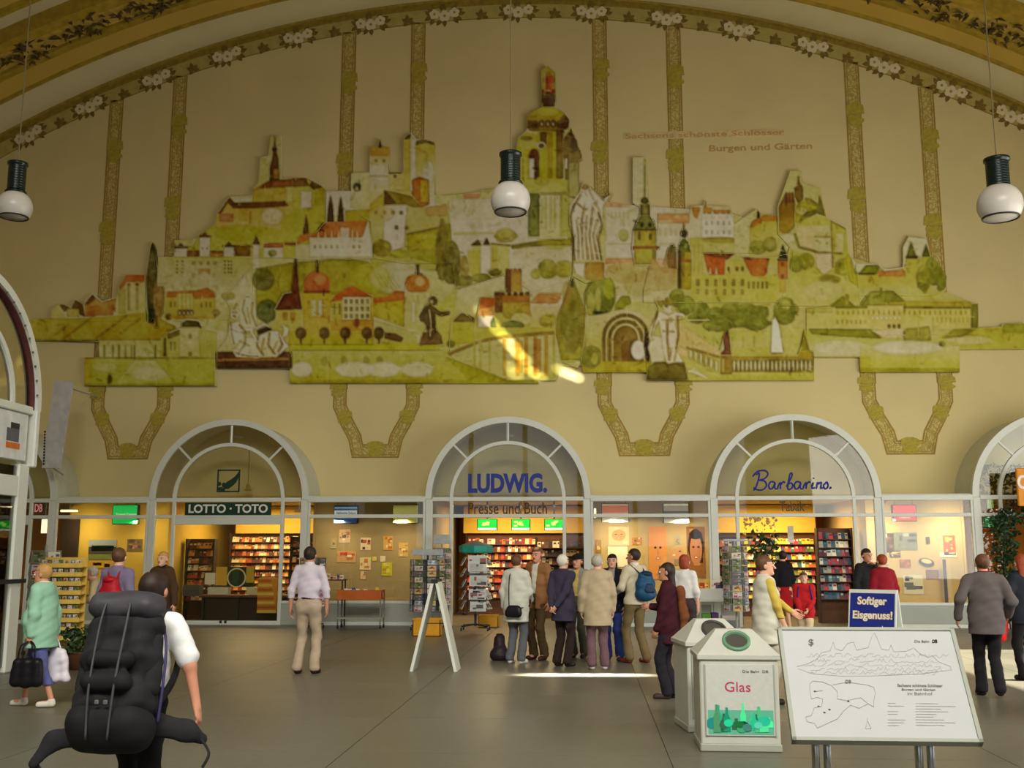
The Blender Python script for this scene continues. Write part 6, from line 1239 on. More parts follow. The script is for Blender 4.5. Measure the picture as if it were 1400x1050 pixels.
for a, b_ in (((.44, -.37), (.50, -.52)), ((-.46, -.52), (-.44, -.66))): straptube([c+u*a[1]+X*a[0]+f*.18*(1 if a[0] > 0 else .5), c+u*(a[1]+b_[1])/2+X*(b_[0]+.02)+f*.12, c+u*b_[1]+X*b_[0]+f*.1], .008 if a[0] > 0 else .016, black, t, 'belt_strap')
for dx in (-.02, .03): MB().bbox(-.012, .012, -.006, .006, -.012, .012, .004).obj('buckle', buckm, t, tuple(c-u*.21-f*.172+X*dx))
# 6 man in lilac shirt
person('man in a pale lilac shirt and beige trousers standing alone with his back turned', 419, 921, 746, -4, h=.011, skin='tan', hair=('short', 'dark'), topc=(206, 196, 206), topkind='shirt', legc=(178, 158, 134), shoe=(50, 26, 22), hl=(-.25, -.02, .87), hr=(.25, .06, .86), collar=(214, 206, 214), fl_=(-.13, 0, 0), fr_=(.11, .02, 0), seed=7, bw=1.05, poler=(1, -.4, 0), polel=(-1, -.4, 0))
# 7 woman white jacket
p = person('woman in a long white jacket and grey trousers with a black shoulder bag, back turned', 706, 907, 757, -22, h=.011, sex='f', hair=('short', 'brown'), topc=(206, 206, 192), topkind='jacket', hem=.66, legc=(92, 94, 98), shoe=(220, 216, 206), bw=1.2, belly=.02, hr=(.14, .25, 1.0), seed=8)
q = p['q']
t = growthing([('bag_body', [cone(q(-.13, -.03, -.24), q(-.13, .14, -.22), .06, k=.04, n=p['fwd'], f=.6), cone(q(-.06, .0, -.22), q(-.06, .12, -.21), .06, k=.04, n=p['fwd'], f=.6)], cloth('shoulderbag', (24, 22, 24), rough=.4), {})], p['M'], .011, 'shoulder_bag', 'small black shoulder bag hanging on a long strap over the white jacket', 'bag')
straptube([q(-.04, -.02, -.23), q(.2, -.04, -.20), q(.45, -.05, -.15), q(.54, -.06, -.02), q(.45, -.04, .12), q(.2, .1, .2), q(0, .22, .06), q(-.05, .12, -.21)], .008, cloth('shoulderbag', (0, 0, 0)), t)
# 8 tan jacket man
person('man in an open tan jacket, white shirt and brown trousers facing the group', 736, 902, 746, 148, h=.011, skin='ruddy', hair=('bald', 'brown'), topc=(142, 98, 60), topkind='jacket', hem=.78, legc=(80, 62, 36), inner=(214, 208, 192), head=(8, -6), seed=9, shoe=(56, 34, 22))
# 9 navy blazer
person('white-haired person in a navy blazer with hands clasped behind the back', 770, 911, 757, -32, h=.011, sex='m', hair=('short', 'white'), topc=(58, 54, 72), topkind='jacket', hem=.70, legc=(44, 30, 28), hl=(-.06, -.22, .92), hr=(.02, -.24, .92), polel=(-1, .1, 0), poler=(1, .1, 0), seed=10, bw=1.06, belly=.02)
# 10 cap
person('person in a black peaked cap and grey jacket half hidden behind the navy blazer', 791, 899, 757, 158, h=.012, hair=('cap', 'brown'), skin='ruddy', topc=(140, 136, 128), topkind='jacket', hem=.78, legc=(70, 70, 52), seed=11, inner=(196, 170, 96))
# 11 beige woman
person('grey-haired woman in a wide beige jacket and mauve trousers, back turned, white shoes', 818, 915, 757, 8, h=.011, sex='f', hair=('short', 'grey'), topc=(176, 158, 128), topkind='jacket', hem=.66, legc=(104, 78, 84), shoe=(222, 214, 206), bw=1.25, belly=.02, seed=12, head=(-25, 0))
# 12 dark haired
person('dark-haired woman in a black jacket and blue jeans facing the camera from inside the group', 839, 903, 756, 165, h=.012, sex='f', hair=('long', 'black'), topc=(26, 26, 30), topkind='jacket', hem=.78, legc=(44, 60, 120), inner=(150, 150, 148), seed=13, head=(10, 0))
# 13 man beige with blue rucksack
p = person('man in a pale beige pullover and khaki trousers with a blue rucksack, looking left', 870, 906, 749, 38, h=.011, skin='tan', hair=('short', 'dark'), topc=(194, 182, 156), topkind='jacket', hem=.88, legc=(112, 94, 62), shoe=(110, 44, 28), hl=(-.22, .22, 1.05), fl_=(-.13, .04, 0), fr_=(.12, -.08, 0), head=(22, 0), seed=14, collar=(216, 210, 196))
rucksack(p, .05, 'blue and teal rucksack on the man in the pale pullover', (26, 70, 104), w=.15, hh=.21, dp=.10, z=.26, col2=(18, 44, 70))
# 14 woman maroon
p = person('long-haired woman in a maroon jacket standing in profile facing left', 917, 955, 768, 78, h=.0105, sex='f', skin='tan', hair=('long', 'dark'), topc=(62, 22, 32), topkind='jacket', hem=.70, legc=(36, 34, 40), shoe=(60, 44, 38), hl=(-.16, .16, .80), hr=(.12, .25, 1.16), fl_=(-.08, .06, 0), fr_=(.08, -.03, 0), seed=15)
q = p['q']; growthing([('shawl', [cone(q(.46, .0, -.16), q(.1, .02, -.20), .05, .055, k=.03), cone(q(.1, .02, -.20), q(-.12, .02, -.19), .055, .04, k=.03)], cloth('shawl', (120, 70, 40)), {'wr': .006}), ('fringe', [cone(q(-.13, .02, -.19), q(-.20, .02, -.19), .042, .03)], cloth('shawl', (0, 0, 0)), {'wr': .01})], p['M'], .012, 'shawl', 'long rust-brown shawl hanging down the back of the woman in maroon', 'shawl')
# 15 redhead
person('red-haired person in a white top half hidden behind the woman in maroon', 939, 905, 757, -20, h=.013, sex='f', hair=('bob', 'red'), topc=(216, 212, 208), topkind='shirt', legc=(60, 50, 50), seed=16)
# 16 yellow
p = person('woman in a yellow pullover and white padded vest pushing a cart handle, facing right', 1051, 962, 758, -78, h=.0105, sex='f', skin='pale', hair=('short', 'brown'), topc=(208, 204, 186), topkind='vest', hem=.70, legc=(180, 172, 150), inner=(204, 176, 78), hr=(.20, .16, .90), hl=(-.18, .42, 1.05), poler=(.8, -.6, -.3), head=(-12, 0), bw=1.15, seed=17)
t = thing('luggage_cart', 'black-handled luggage cart pushed by the woman in the white vest', 'cart', (*G(1066, 945),), 0) if False else None
# 17 child
p = person('child in a red jacket and cream trousers with a purple rucksack walking towards the camera', 1103, 899, 776, 172, h=.012, sex='m', H=1.42, hair=('short', 'brown'), topc=(176, 30, 34), topkind='jacket', hem=.80, legc=(208, 184, 148), shoe=(120, 110, 100), hl=(-.06, .22, .98), hr=(.10, .24, .95), fl_=(-.05, .14, 0), fr_=(.05, -.14, 0), seed=18)
rucksack(p, 0, 'purple rucksack on the back of the child in red', (56, 34, 92), w=.17, hh=.2, dp=.08, z=.26, h=.013)
# 18 person in red skirt
person('person in a dark jacket and long red skirt looking into the tobacco shop', 1074, 866, 752, 10, h=.014, sex='f', hair=('short', 'dark'), topc=(24, 22, 28), topkind='jacket', hem=.98, legc=(160, 22, 28), legkind='skirt', skirt_hem=.52, seed=19)
# 19 phone man
person('man in a dark jacket holding a white paper to his face beside the sandwich board', 1191, 888, 749, 200, h=.012, hair=('short', 'dark'), skin='ruddy', topc=(34, 34, 36), topkind='jacket', hem=.76, legc=(40, 40, 44), hl=(-.02, .22, 1.45), polel=(-1, .2, -.6), seed=20)
person('person in a dark red jacket with back turned next to the man in black', 1213, 896, 757, 15, h=.012, sex='f', hair=('short', 'red'), topc=(126, 18, 32), topkind='jacket', hem=.70, legc=(40, 34, 40), seed=21, bw=1.15)
# 21 grey jacket
person('man in a grey hooded jacket and black trousers striding away at the right', 1356, 953, 756, -6, h=.0105, skin='ruddy', hair=('short', 'brown'), topc=(94, 86, 84), topkind='jacket', hem=.76, legc=(30, 28, 30), hl=(-.34, -.02, .95), hr=(.30, .18, .98), fl_=(-.07, .18, 0), fr_=(.07, -.12, .03), bw=1.18, belly=.02, collar=(90, 24, 32), seed=22)
# 22 right edge
p = person('red-haired woman in a dark top carrying a bright red coat', 1408, 930, 757, 12, h=.012, sex='f', hair=('long', 'red'), topc=(34, 38, 46), topkind='jacket', hem=.78, legc=(24, 22, 26), hl=(-.26, .12, .95), seed=23)
b = p['AW'][-1]; growthing([('cloth', [cone(b+A3((.02, 0, .02)), b+A3((-.06, 0, -.34)), .07, .085, k=.04), cone(b+A3((.0, .06, -.02)), b+A3((-.02, .1, -.26)), .05, .06, k=.04)], cloth('redcoat', (204, 28, 30)), {'wr': .008}), ('collar', [ellp(b+A3((.02, .02, .04)), (.07, .06, .04))], cloth('redcoat', (0, 0, 0)), {})], p['M'], .012, 'folded_coat', 'bright red coat hanging over the arm of the red-haired woman', 'coat')
# ================================================================= THINGS IN THE SHOPS
printm = vcmat('print', .55, var=.08, scale=30); printg = vcmat('print_gloss', .3, var=.05, scale=30)
def patchwork(mb, x0, x1, z0, z1, y, base, pal, seed, n=7, face=-1):
    """printed rectangles and blots, a hair proud of the sheet"""
    R = rnd(seed); mb.color(base).box(x0, x1, y, y+.012, z0, z1); w = x1-x0; h = z1-z0
    for i in range(n):
        a = R.uniform(.04, .7); b = R.uniform(.04, .8); c = R.uniform(.12, .5); d = R.uniform(.06, .3)
        yy = y-.0015-.0004*i; mb.color(R.choice(pal))
        mb.quad((x0+w*a, yy, z0+h*b), (x0+w*min(.96, a+c), yy, z0+h*b), (x0+w*min(.96, a+c), yy, z0+h*min(.96, b+d)), (x0+w*a, yy, z0+h*min(.96, b+d)))
def card(name, label, cat, px, Y, base, pal, seed, n=7, group=None, m=None, extra=None):
    x0, x1, z0, z1 = pxbox(*px, Y); mb = MB(); patchwork(mb, x0, x1, z0, z1, Y-.012, base, pal, seed, n)
    if extra: extra(mb, x0, x1, z0, z1, Y-.012)
    o = mb.obj(name, m or printm); return tag(o, label, cat, group)
BRIGHT = [(200, 60, 30), (230, 190, 60), (240, 230, 210), (60, 80, 130), (40, 40, 44), (220, 120, 50), (120, 60, 40), (180, 40, 60)]
PASTEL = [(240, 222, 190), (214, 150, 90), (180, 110, 70), (90, 80, 84), (226, 196, 140), (150, 130, 110)]
YD = 1.045
# --- window with sand wall: magazines pinned up
for i, (px, base, pal, lab) in enumerate([((464, 724, 479, 742), (214, 180, 140), PASTEL, 'pale magazine pinned highest at the left of the sand-coloured display wall'),
    ((493, 735, 507, 752), (236, 210, 176), [(60, 50, 50), (196, 90, 60), (214, 190, 150)], 'white magazine with a red spine in the upper middle of the sand-coloured wall'),
    ((524, 733, 537, 752), (222, 170, 90), [(240, 230, 200), (190, 110, 40)], 'orange and white magazine right of the upper middle on the sand-coloured wall'),
    ((545, 742, 558, 761), (220, 176, 100), [(240, 224, 180), (170, 120, 60)], 'ochre booklet at the right end of the upper row on the sand-coloured wall'),
    ((461, 753, 487, 769), (206, 160, 110), PASTEL+[(196, 60, 40)], 'wide double magazine at the left of the middle row on the sand wall'),
    ((492, 762, 507, 779), (236, 214, 160), [(214, 130, 60), (240, 236, 220)], 'white booklet with an orange figure in the middle row on the sand wall'),
    ((509, 761, 515, 767), (238, 200, 60), [(230, 220, 160)], 'tiny yellow square card in the middle of the sand wall'),
    ((520, 760, 527, 768), (244, 230, 200), [(238, 210, 160)], 'tiny cream card right of the yellow square on the sand wall'),
    ((522, 769, 536, 787), (214, 200, 40), [(196, 150, 40), (230, 220, 90)], 'bright yellow booklet low on the right of the sand wall'),
    ((452, 736, 460, 750), (170, 160, 120), PASTEL, 'small grey-green leaflet at the left edge of the sand wall'),
    ((493, 781, 500, 792), (240, 200, 150), PASTEL, 'small white and orange card under the white booklet, just above the trolley')]):
    card('magazine', lab, 'magazine', px, YD, base, pal, 20+i)
# --- hanging box signs just inside the upper glass
def boxsign(name, label, px, Y, col, es, txt=None, tcol=(240, 240, 230), tbox=None, stripes=None, d=.14):
    x0, x1, z0, z1 = pxbox(*px, Y); t = thing(name, label, 'sign')
    MB().bbox(x0, x1, Y-d/2, Y+d/2, z0, z1, .015).obj('sign_case', darkm, t)
    MB().box(x0+.02, x1-.02, Y-d/2-.006, Y-d/2, z0+.02, z1-.02).obj('lit_face', mat(name+str(px[0]), col, .5, emit=col, es=es, var=.03), t)
    if stripes:
        for (a, b_, c) in stripes: MB().box(x0+.02, x1-.02, Y-d/2-.009, Y-d/2-.005, z0+(z1-z0)*a, z0+(z1-z0)*b_).obj('stripe', mat('stripe%s' % (c,), c, .5, emit=c, es=es*.8), t)
    if txt:
        b = pxbox(*tbox, Y-d/2-.012); text_obj(txt, 'sign_letters', b[0], b[1], b[2], b[3], Y-d/2-.010, mat('letters%s' % (tcol,), tcol, .5, emit=tcol, es=.6), t, bold=.02, ext=.002)
    for xx in (x0+.08, x1-.08): MB().box(xx-.006, xx+.006, Y-.006, Y+.006, z1, 3.08).obj('hanger', darkm, t)
    return t
boxsign('hanging_sign', 'bright green lit box sign hanging inside the far left window', (155, 690, 190, 717), .42, (20, 190, 90), 1.0, 'Travel Center', (220, 250, 220), (158, 701.5, 187, 704.5))
boxsign('hanging_sign', 'blue and white striped box sign hanging over the magazine window', (457, 691, 490, 716), .42, (28, 70, 130), .5, 'Sächsische Zeitung', (20, 50, 110), (460, 699.5, 487, 704), stripes=[(.44, .72, (214, 226, 230)), (.82, .9, (150, 190, 210))])
boxsign('hanging_sign', 'pale green box sign at the right of the magazine window', (537, 690, 573, 716), .42, (176, 172, 96), .35)
boxsign('hanging_sign', 'red lit box sign hanging inside the right window', (1219, 690, 1252, 713), .42, (214, 44, 70), 1.1, 'TABAK', (255, 210, 210), (1228, 704.5, 1245, 709))
boxsign('hanging_sign', 'cream box sign with an orange blossom left above the poster window', (822, 688, 860, 714), .42, (206, 170, 120), .35, stripes=[(.0, .2, (236, 232, 214)), (.5, .85, (206, 96, 50))])
boxsign('hanging_sign', 'white framed box sign right above the poster window', (906, 688, 942, 715), .42, (150, 140, 120), .3, stripes=[(.0, .18, (240, 238, 224)), (.86, .97, (240, 238, 224)), (.35, .6, (60, 60, 56))])
t = boxsign('station_sign', 'small dark red sign with the letters DB in the far left arch', (44, 687, 61, 702), .35, (110, 20, 26), .15, 'DB', (236, 150, 150), (47.5, 689, 58, 700))
# --- far left window
def landscape(mb, x0, x1, z0, z1, y):
    w, h = x1-x0, z1-z0
    for a, b_, c, d, col in ((0, .72, 1, 1, (150, 160, 160)), (0, .5, 1, .75, (60, 66, 60)), (.1, .6, .9, .8, (226, 226, 214)), (0, .28, 1, .52, (120, 126, 60)), (0, 0, 1, .3, (206, 160, 60)), (.2, .1, .5, .2, (196, 70, 40)), (.6, .04, .8, .16, (214, 190, 120))):
        mb.color(col).box(x0+w*a, x0+w*c, y-.004, y, z0+h*b_, z0+h*d)
card('poster', 'mountain landscape poster on the yellow wall of the far left window', 'poster', (121, 738, 159, 777), YD, (210, 180, 110), [(120, 120, 90)], 40, 2, extra=landscape)
card('poster', 'small group photograph poster high on the yellow wall', 'poster', (174, 737, 195, 754), YD, (120, 96, 60), [(80, 60, 50), (170, 120, 90), (196, 160, 120), (60, 60, 80)], 41, 9)
MB().use(dbrown).box(*[v for v in pxbox(80, 712, 104, 850, .95)][:2], .95, 1.0, .5, 2.6).obj('dark_board')
tag(bpy.data.objects['dark_board'], 'tall dark brown panel at the left of the yellow window', 'panel')
def lampstick(px, Y, label, vertical=False):
    x0, x1, z0, z1 = pxbox(*px, Y); t = thing('shop_lamp', label, 'lamp')
    em = mat('tube_light', (255, 240, 200), .5, emit=(255, 236, 190), es=2.2)
    MB().bbox(x0, x1, Y-.03, Y+.03, z0, z1, .01).obj('tube', em, t); 
    MB().bbox(x0-.01, x1+.01, Y+.02, Y+.06, z0, z1+.02, .006).obj('housing', greym, t); MB().box((x0+x1)/2-.008, (x0+x1)/2+.008, Y+.02, Y+.04, z1, 3.08).obj('stem', greym, t)
lampstick((83, 697, 106, 700), .7, 'slim lit strip lamp in the far left window')
lampstick((57, 710, 64, 729), .9, 'upright lit wall lamp in the far left arch')
lampstick((812, 695, 815, 708), .55, 'small upright lit lamp at the left of the poster window')
def downlight(px, py, Y, label):
    x, z = W(px, py, Y); t = thing('ceiling_downlight', label, 'lamp', (x, Y, z))
    MB().lathe([(.12, .03), (.12, -.02), (.10, -.025)], 16).obj('ring', whitem, t, smooth=True)
    MB().lathe([(.001, -.02), (.10, -.02), (.10, -.012), (.001, -.012)], 16).obj('lens', mat('downlight', (255, 250, 230), .4, emit=(255, 248, 225), es=4), t)
    MB().box(-.01, .01, -.01, .01, .03, max(.04, 4.98-z if z > 3.2 else 3.1-z)).obj('stem', whitem, t)
downlight(326, 597, .9, 'round lit downlight at the top of the left arch'); downlight(409, 699, .9, 'round lit lamp right of the lotto sign'); downlight(697, 596, .9, 'small lit downlight at the top of the central arch')
# --- poster window (warm): faces and pictures
def facepic(dark=False, tall=False):
    def f(mb, x0, x1, z0, z1, y):
        w, h = x1-x0, z1-z0; sk = (224, 150, 90) if not dark else (196, 130, 90)
        def el(cx, cz, rx, rz, col, dy):
            mb.color(col); mb.prism([(x0+w*(cx+rx*math.cos(a)), z0+h*(cz+rz*math.sin(a))) for a in [k/18*6.283 for k in range(18)]], y-dy, y-dy+.003)
        if dark: el(.5, .62, .44, .34, (40, 24, 20), .003)
        el(.5, .55, .34, .30, sk, .005); el(.36, .60, .07, .022, (70, 40, 30), .007); el(.64, .60, .07, .022, (70, 40, 30), .007); el(.5, .50, .04, .06, (206, 130, 80), .007); el(.5, .40, .12, .025, (180, 70, 60), .008); el(.5, .40, .08, .012, (240, 230, 220), .010)
        if dark: el(.5, .84, .36, .09, (34, 22, 20), .009)
    return f
card('poster', 'tall poster of a woman with dark hair smiling beside the right arch', 'poster', (939, 720, 964, 790), YD, (150, 96, 50), [(40, 26, 22), (206, 150, 60)], 50, 4, extra=facepic(True))
card('poster', 'tall orange close-up poster of a face in the warm window', 'poster', (887, 720, 912, 792), YD, (226, 150, 80), [(230, 160, 96)], 51, 2, extra=facepic())
card('poster', 'pale poster with a child face at the left of the warm window', 'poster', (832, 720, 860, 746), YD, (206, 196, 150), [(90, 110, 80), (220, 210, 170)], 52, 4, extra=facepic())
card('notice', 'blank white sheet below the child poster', 'notice', (831, 747, 858, 775), YD, (246, 236, 206), [(246, 236, 210)], 53, 1)
for i, (px, base, lab) in enumerate([((864, 735, 878, 745), (196, 130, 60), 'small brown picture card right of the child poster'), ((922, 732, 930, 744), (170, 160, 140), 'small grey card between the two tall posters'), ((915, 750, 934, 772), (206, 150, 110), 'reddish notice between the tall posters'), ((814, 738, 822, 756), (170, 130, 60), 'narrow ochre card at the left edge of the warm window'), ((901, 772, 913, 788), (244, 244, 236), 'white framed card at the foot of the orange face poster')]):
    card('picture_card', lab, 'picture', px, YD, base, PASTEL, 60+i, 4)
# --- right window: framed pictures
for i, (px, base, pal, lab) in enumerate([((1207, 729, 1222, 755), (60, 40, 30), [(230, 220, 200), (120, 80, 50)], 'dark picture with white spots at the left of the right window'), ((1221, 728, 1254, 752), (110, 120, 110), [(60, 60, 50), (170, 176, 166), (140, 140, 100)], 'wide framed grey landscape picture in the right window'),
    ((1216, 753, 1231, 762), (70, 50, 34), [(206, 180, 140)], 'small dark framed picture under the landscape'), ((1266, 734, 1271, 744), (50, 36, 26), [(70, 50, 30)], 'tiny dark picture right of the landscape'), ((1230, 765, 1245, 776), (140, 70, 40), [(190, 110, 60)], 'pair of small red-brown cards in the right window'),
    ((1266, 779, 1283, 791), (116, 60, 44), [(70, 40, 30), (150, 90, 60)], 'small dark red picture low in the right window'), ((1235, 786, 1262, 812), (206, 200, 176), [(50, 50, 46), (90, 90, 80)], 'white price list with dark rows low in the right window'), ((1290, 732, 1306, 759), (220, 80, 20), [(250, 170, 40), (200, 30, 16), (250, 220, 120)], 'glowing orange and red poster on a stand in the right window'),
    ((1285, 755, 1308, 762), (236, 226, 206), [(220, 210, 190)], 'white shelf strip beneath the orange poster')]):
    card('picture_card', lab, 'picture', px, YD, base, pal, 70+i, 6)
x0, x1, z0, z1 = pxbox(1256, 762, 1277, 776, YD); mb = MB().color((34, 28, 26))
mb.prism([(x0+(x1-x0)*(.5+.5*math.cos(a)), z0+(z1-z0)*(.5+.42*math.sin(a)-.12*math.cos(a))) for a in [k/20*6.283 for k in range(20)]], YD-.02, YD-.004); mb.color((224, 200, 150)).prism([(x0+(x1-x0)*(.5+.34*math.cos(a)), z0+(z1-z0)*(.62+.22*math.sin(a)-.08*math.cos(a))) for a in [k/20*6.283 for k in range(20)]], YD-.024, YD-.019)
tag(mb.obj('wall_emblem', printm), 'dark shoe-shaped emblem in the middle of the right window', 'sign')
MB().use(dbrown).box(*pxbox(1290, 765, 1294, 818, .9)[:2], .86, .9, .52, pxbox(1290, 765, 1294, 818, .9)[3]).obj('display_stand'); tag(bpy.data.objects['display_stand'], 'thin dark upright stand beneath the orange poster', 'stand')
x0, x1, z0, z1 = pxbox(1196, 682, 1216, 692, .3); MB().color((170, 60, 60)).prism([(x0, z1), (x1, z1), ((x0+x1)/2, z0)], .3, .31).obj('pennant', printm); tag(bpy.data.objects['pennant'], 'small pale red triangular pennant at the top of the right window', 'pennant')
# --- shelves of magazines
def shelving(label, x0, x1, z0, z1, Y, rows, pal, seed, header=None, group=None, w0=.10, tilt=.06):
    R = rnd(seed); t = thing('magazine_shelf', label, 'shelf', group=group)
    MB().box(x0, x1, Y+.02, Y+.06, 0, z1+.06).obj('back_panel', brown, t)
    for xx in (x0, x1): MB().box(xx-.02, xx+.02, Y-.22, Y+.06, 0, z1+.06).obj('side_panel', dbrown, t)
    dz = (z1-z0)/rows
    for r in range(rows):
        z = z0+r*dz; MB().box(x0+.02, x1-.02, Y-.18, Y+.02, z-.02, z).obj('shelf_board', brown, t)
        mb = MB(); x = x0+.03
        while x < x1-w0:
            w = w0*R.uniform(.7, 1.3); h = dz*R.uniform(.62, .84); c = R.choice(pal); f = R.uniform(.8, 1.2)
            mb.color(tuple(min(255, v*f) for v in c)); mb.add([(x, Y-.15, z), (x+w*.94, Y-.15, z), (x+w*.94, Y-.15+tilt, z+h), (x, Y-.15+tilt, z+h), (x, Y-.13, z), (x+w*.94, Y-.13, z), (x+w*.94, Y-.13+tilt, z+h), (x, Y-.13+tilt, z+h)], [(0, 1, 2, 3), (3, 2, 6, 7), (1, 5, 6, 2), (0, 3, 7, 4)])
            c2 = R.choice(pal); mb.color(c2); a = R.uniform(.1, .4); zz = z+h*.55; yy = Y-.153+tilt*.55
            mb.quad((x+w*a, yy, zz), (x+w*.85, yy, zz), (x+w*.85, yy+tilt*.3, zz+h*.3), (x+w*a, yy+tilt*.3, zz+h*.3)); x += w
        tag(mb.obj('magazines', printm, t), kind='stuff')
    return t
WARM = [(150, 60, 26), (196, 96, 40), (226, 176, 110), (120, 40, 24), (220, 200, 160), (90, 40, 30), (200, 140, 60), (70, 50, 60), (230, 220, 190)]
REDS = [(140, 30, 26), (196, 60, 30), (226, 196, 150), (90, 24, 24), (230, 220, 200), (60, 40, 50), (210, 110, 40)]
YELS = [(230, 190, 40), (240, 220, 120), (200, 90, 30), (60, 110, 90), (160, 40, 60), (240, 230, 210), (50, 60, 110), (120, 130, 40)]
BLUS = [(50, 90, 120), (90, 130, 150), (180, 60, 70), (60, 70, 90), (200, 200, 190), (110, 60, 90)]
shelving('long wall of brown and orange magazine shelves behind the lotto door', -8.3, -5.3, .5, 2.25, 4.4, 9, WARM, 1)
shelving('narrow shelf of magazines at the left inside the lotto shop', -8.75, -8.0, .5, 2.05, 2.2, 8, WARM, 2)
shelving('shelf of magazines at the right inside the lotto shop behind the side pane', -5.75, -5.0, .5, 2.1, 1.6, 8, BLUS+WARM, 3)
shelving('long red-lit wall of magazine shelves inside the central shop', -1.5, 1.9, .5, 2.2, 4.6, 8, REDS, 4)
shelving('dark shelf of round dishes and magazines at the right of the central shop', .55, 1.85, 1.0, 2.1, 3.2, 5, [(40, 26, 24), (90, 50, 36), (200, 180, 150), (30, 24, 26)], 5)
shelving('yellow-lit wall of tobacco and magazines inside the right shop', 5.6, 8.3, .5, 2.2, 4.5, 8, YELS, 6)
shelving('blue and grey card shelf at the right inside the tobacco shop', 7.75, 8.6, .6, 2.3, 1.8, 8, BLUS, 7)
shelving('shelf of wares at the left inside the tobacco shop behind the side pane', 5.15, 5.75, .6, 2.1, 1.4, 7, BLUS+REDS, 8)
# yellow fascia lights above shelves
for x0, x1, Y in ((-8.2, -5.2, 4.3), (-1.6, 1.9, 4.5), (5.4, 8.3, 4.4)):
    t = tag(MB().box(x0, x1, Y, Y+.1, 2.3, 3.06).obj('shelf_fascia', yel), 'yellow fascia above the shelves of the '+('lotto shop', 'central shop', 'tobacco shop')[[-8.2, -1.6, 5.4].index(x0)], 'fascia')
for i, (a, b_) in enumerate(((652, 680), (699, 725), (744, 771))):
    x0, x1, z0, z1 = pxbox(a, 709, b_, 725, 2.4); t = thing('monitor', ['left', 'middle', 'right'][i]+'most of the three green screens hanging in the central shop', 'screen')
    MB().bbox(x0, x1, 2.41, 2.5, z0, z1, .01).obj('casing', darkm, t)
    mb = MB().color((30, 190, 60)).box(x0+.02, x1-.02, 2.4, 2.41, z0+.05, z1-.02); mb.color((236, 250, 226)).box(x0+.02, x1-.02, 2.398, 2.401, z0+.01, z0+.06)
    mb.color((190, 240, 110)); R = rnd(i)
    for k in range(5): u = R.uniform(.1, .7); v = R.uniform(.3, .7); mb.quad((x0+.4*u, 2.396, z0+.3*v), (x0+.4*u+.1, 2.396, z0+.3*v), (x0+.4*u+.1, 2.396, z0+.3*v+.05), (x0+.4*u, 2.396, z0+.3*v+.05))
    mb.obj('screen', vcmat('screen_glow', .4, es=1.6, var=.15, scale=14), t); MB().box((x0+x1)/2-.02, (x0+x1)/2+.02, 2.44, 2.47, z1, 3.1).obj('bracket', darkm, t)
# lotto counter with till, screens and tray
t = thing('shop_counter', 'dark wooden counter with lotto stickers just inside the left door', 'counter')
MB().bbox(-7.9, -5.6, .75, 1.3, .62, .68, .01).obj('counter_top', brown, t); MB().box(-7.85, -5.65, .85, 1.3, 0, .62).obj('counter_front', dbrown, t)
for x in (-7.8, -6.9, -5.7): MB().box(x-.03, x+.03, .78, .84, 0, .62).obj('leg', darkm, t)
def cbox(name, label, px, Y, col, d=.2, cat='box', extra=None, m=None):
    x0, x1, z0, z1 = pxbox(*px, Y); mb = MB().color(col).box(x0, x1, Y, Y+d, z0, z1)
    if extra: extra(mb, x0, x1, z0, z1, Y)
    return tag(mb.obj(name, m or printm), label, cat)
def lottoring(mb, x0, x1, z0, z1, y):
    cx, cz, r = x0+(x1-x0)*.55, z0+(z1-z0)*.45, (z1-z0)*.5
    mb.color((206, 166, 60)).box(x0, x0+(x1-x0)*.3, y-.01, y, z0+.03, z1); mb.color((190, 160, 50)).box(x0+(x1-x0)*.8, x1, y-.01, y, z0+.1, z1)
    vs = []; n = 24
    for k in range(n): a = k/n*6.283; vs += [(cx+r*math.cos(a), y-.012, cz+r*math.sin(a)), (cx+r*.86*math.cos(a), y-.012, cz+r*.86*math.sin(a))]
    mb.color((216, 206, 160)).add(vs, [(2*k, 2*((k+1) % n), 2*((k+1) % n)+1, 2*k+1) for k in range(n)]); mb.color((20, 70, 44)).box(cx-r*.45, cx+r*.2, y-.011, y, cz-r*.7, cz+r*.7)
cbox('lotto_display', 'lotto display board with a pale ring and yellow and green fields on the counter', (295, 775, 347, 802), .95, (40, 44, 30), .08, 'display', lottoring)
cbox('paper_tray', 'white paper tray on the counter left of the ring display', (284, 803, 312, 812.6), .76, (206, 200, 188), .2, 'tray')
cbox('till', 'grey cash till at the left end of the lotto counter', (250, 800, 272, 815), .80, (70, 72, 74), .3, 'till')
cbox('price_card', 'square white card leaning on the lotto counter', (280, 783, 294, 799), .84, (216, 216, 196), .02, 'card')
cbox('carton', 'pale carton at the right end of the lotto counter', (337, 803, 366, 812.6), .78, (200, 196, 160), .3)
cbox('newspaper_pile', 'pile of yellow newspapers at the right inside the left door', (352, 790, 378, 838), .30, (206, 140, 40), .3, 'newspapers', lambda mb, x0, x1, z0, z1, y: [mb.color(c).box(x0, x1-.02*i, y-.01, y, z0+(z1-z0)*i/8, z0+(z1-z0)*(i+.6)/8) for i, c in enumerate([(226, 190, 90), (180, 100, 30)]*4)])
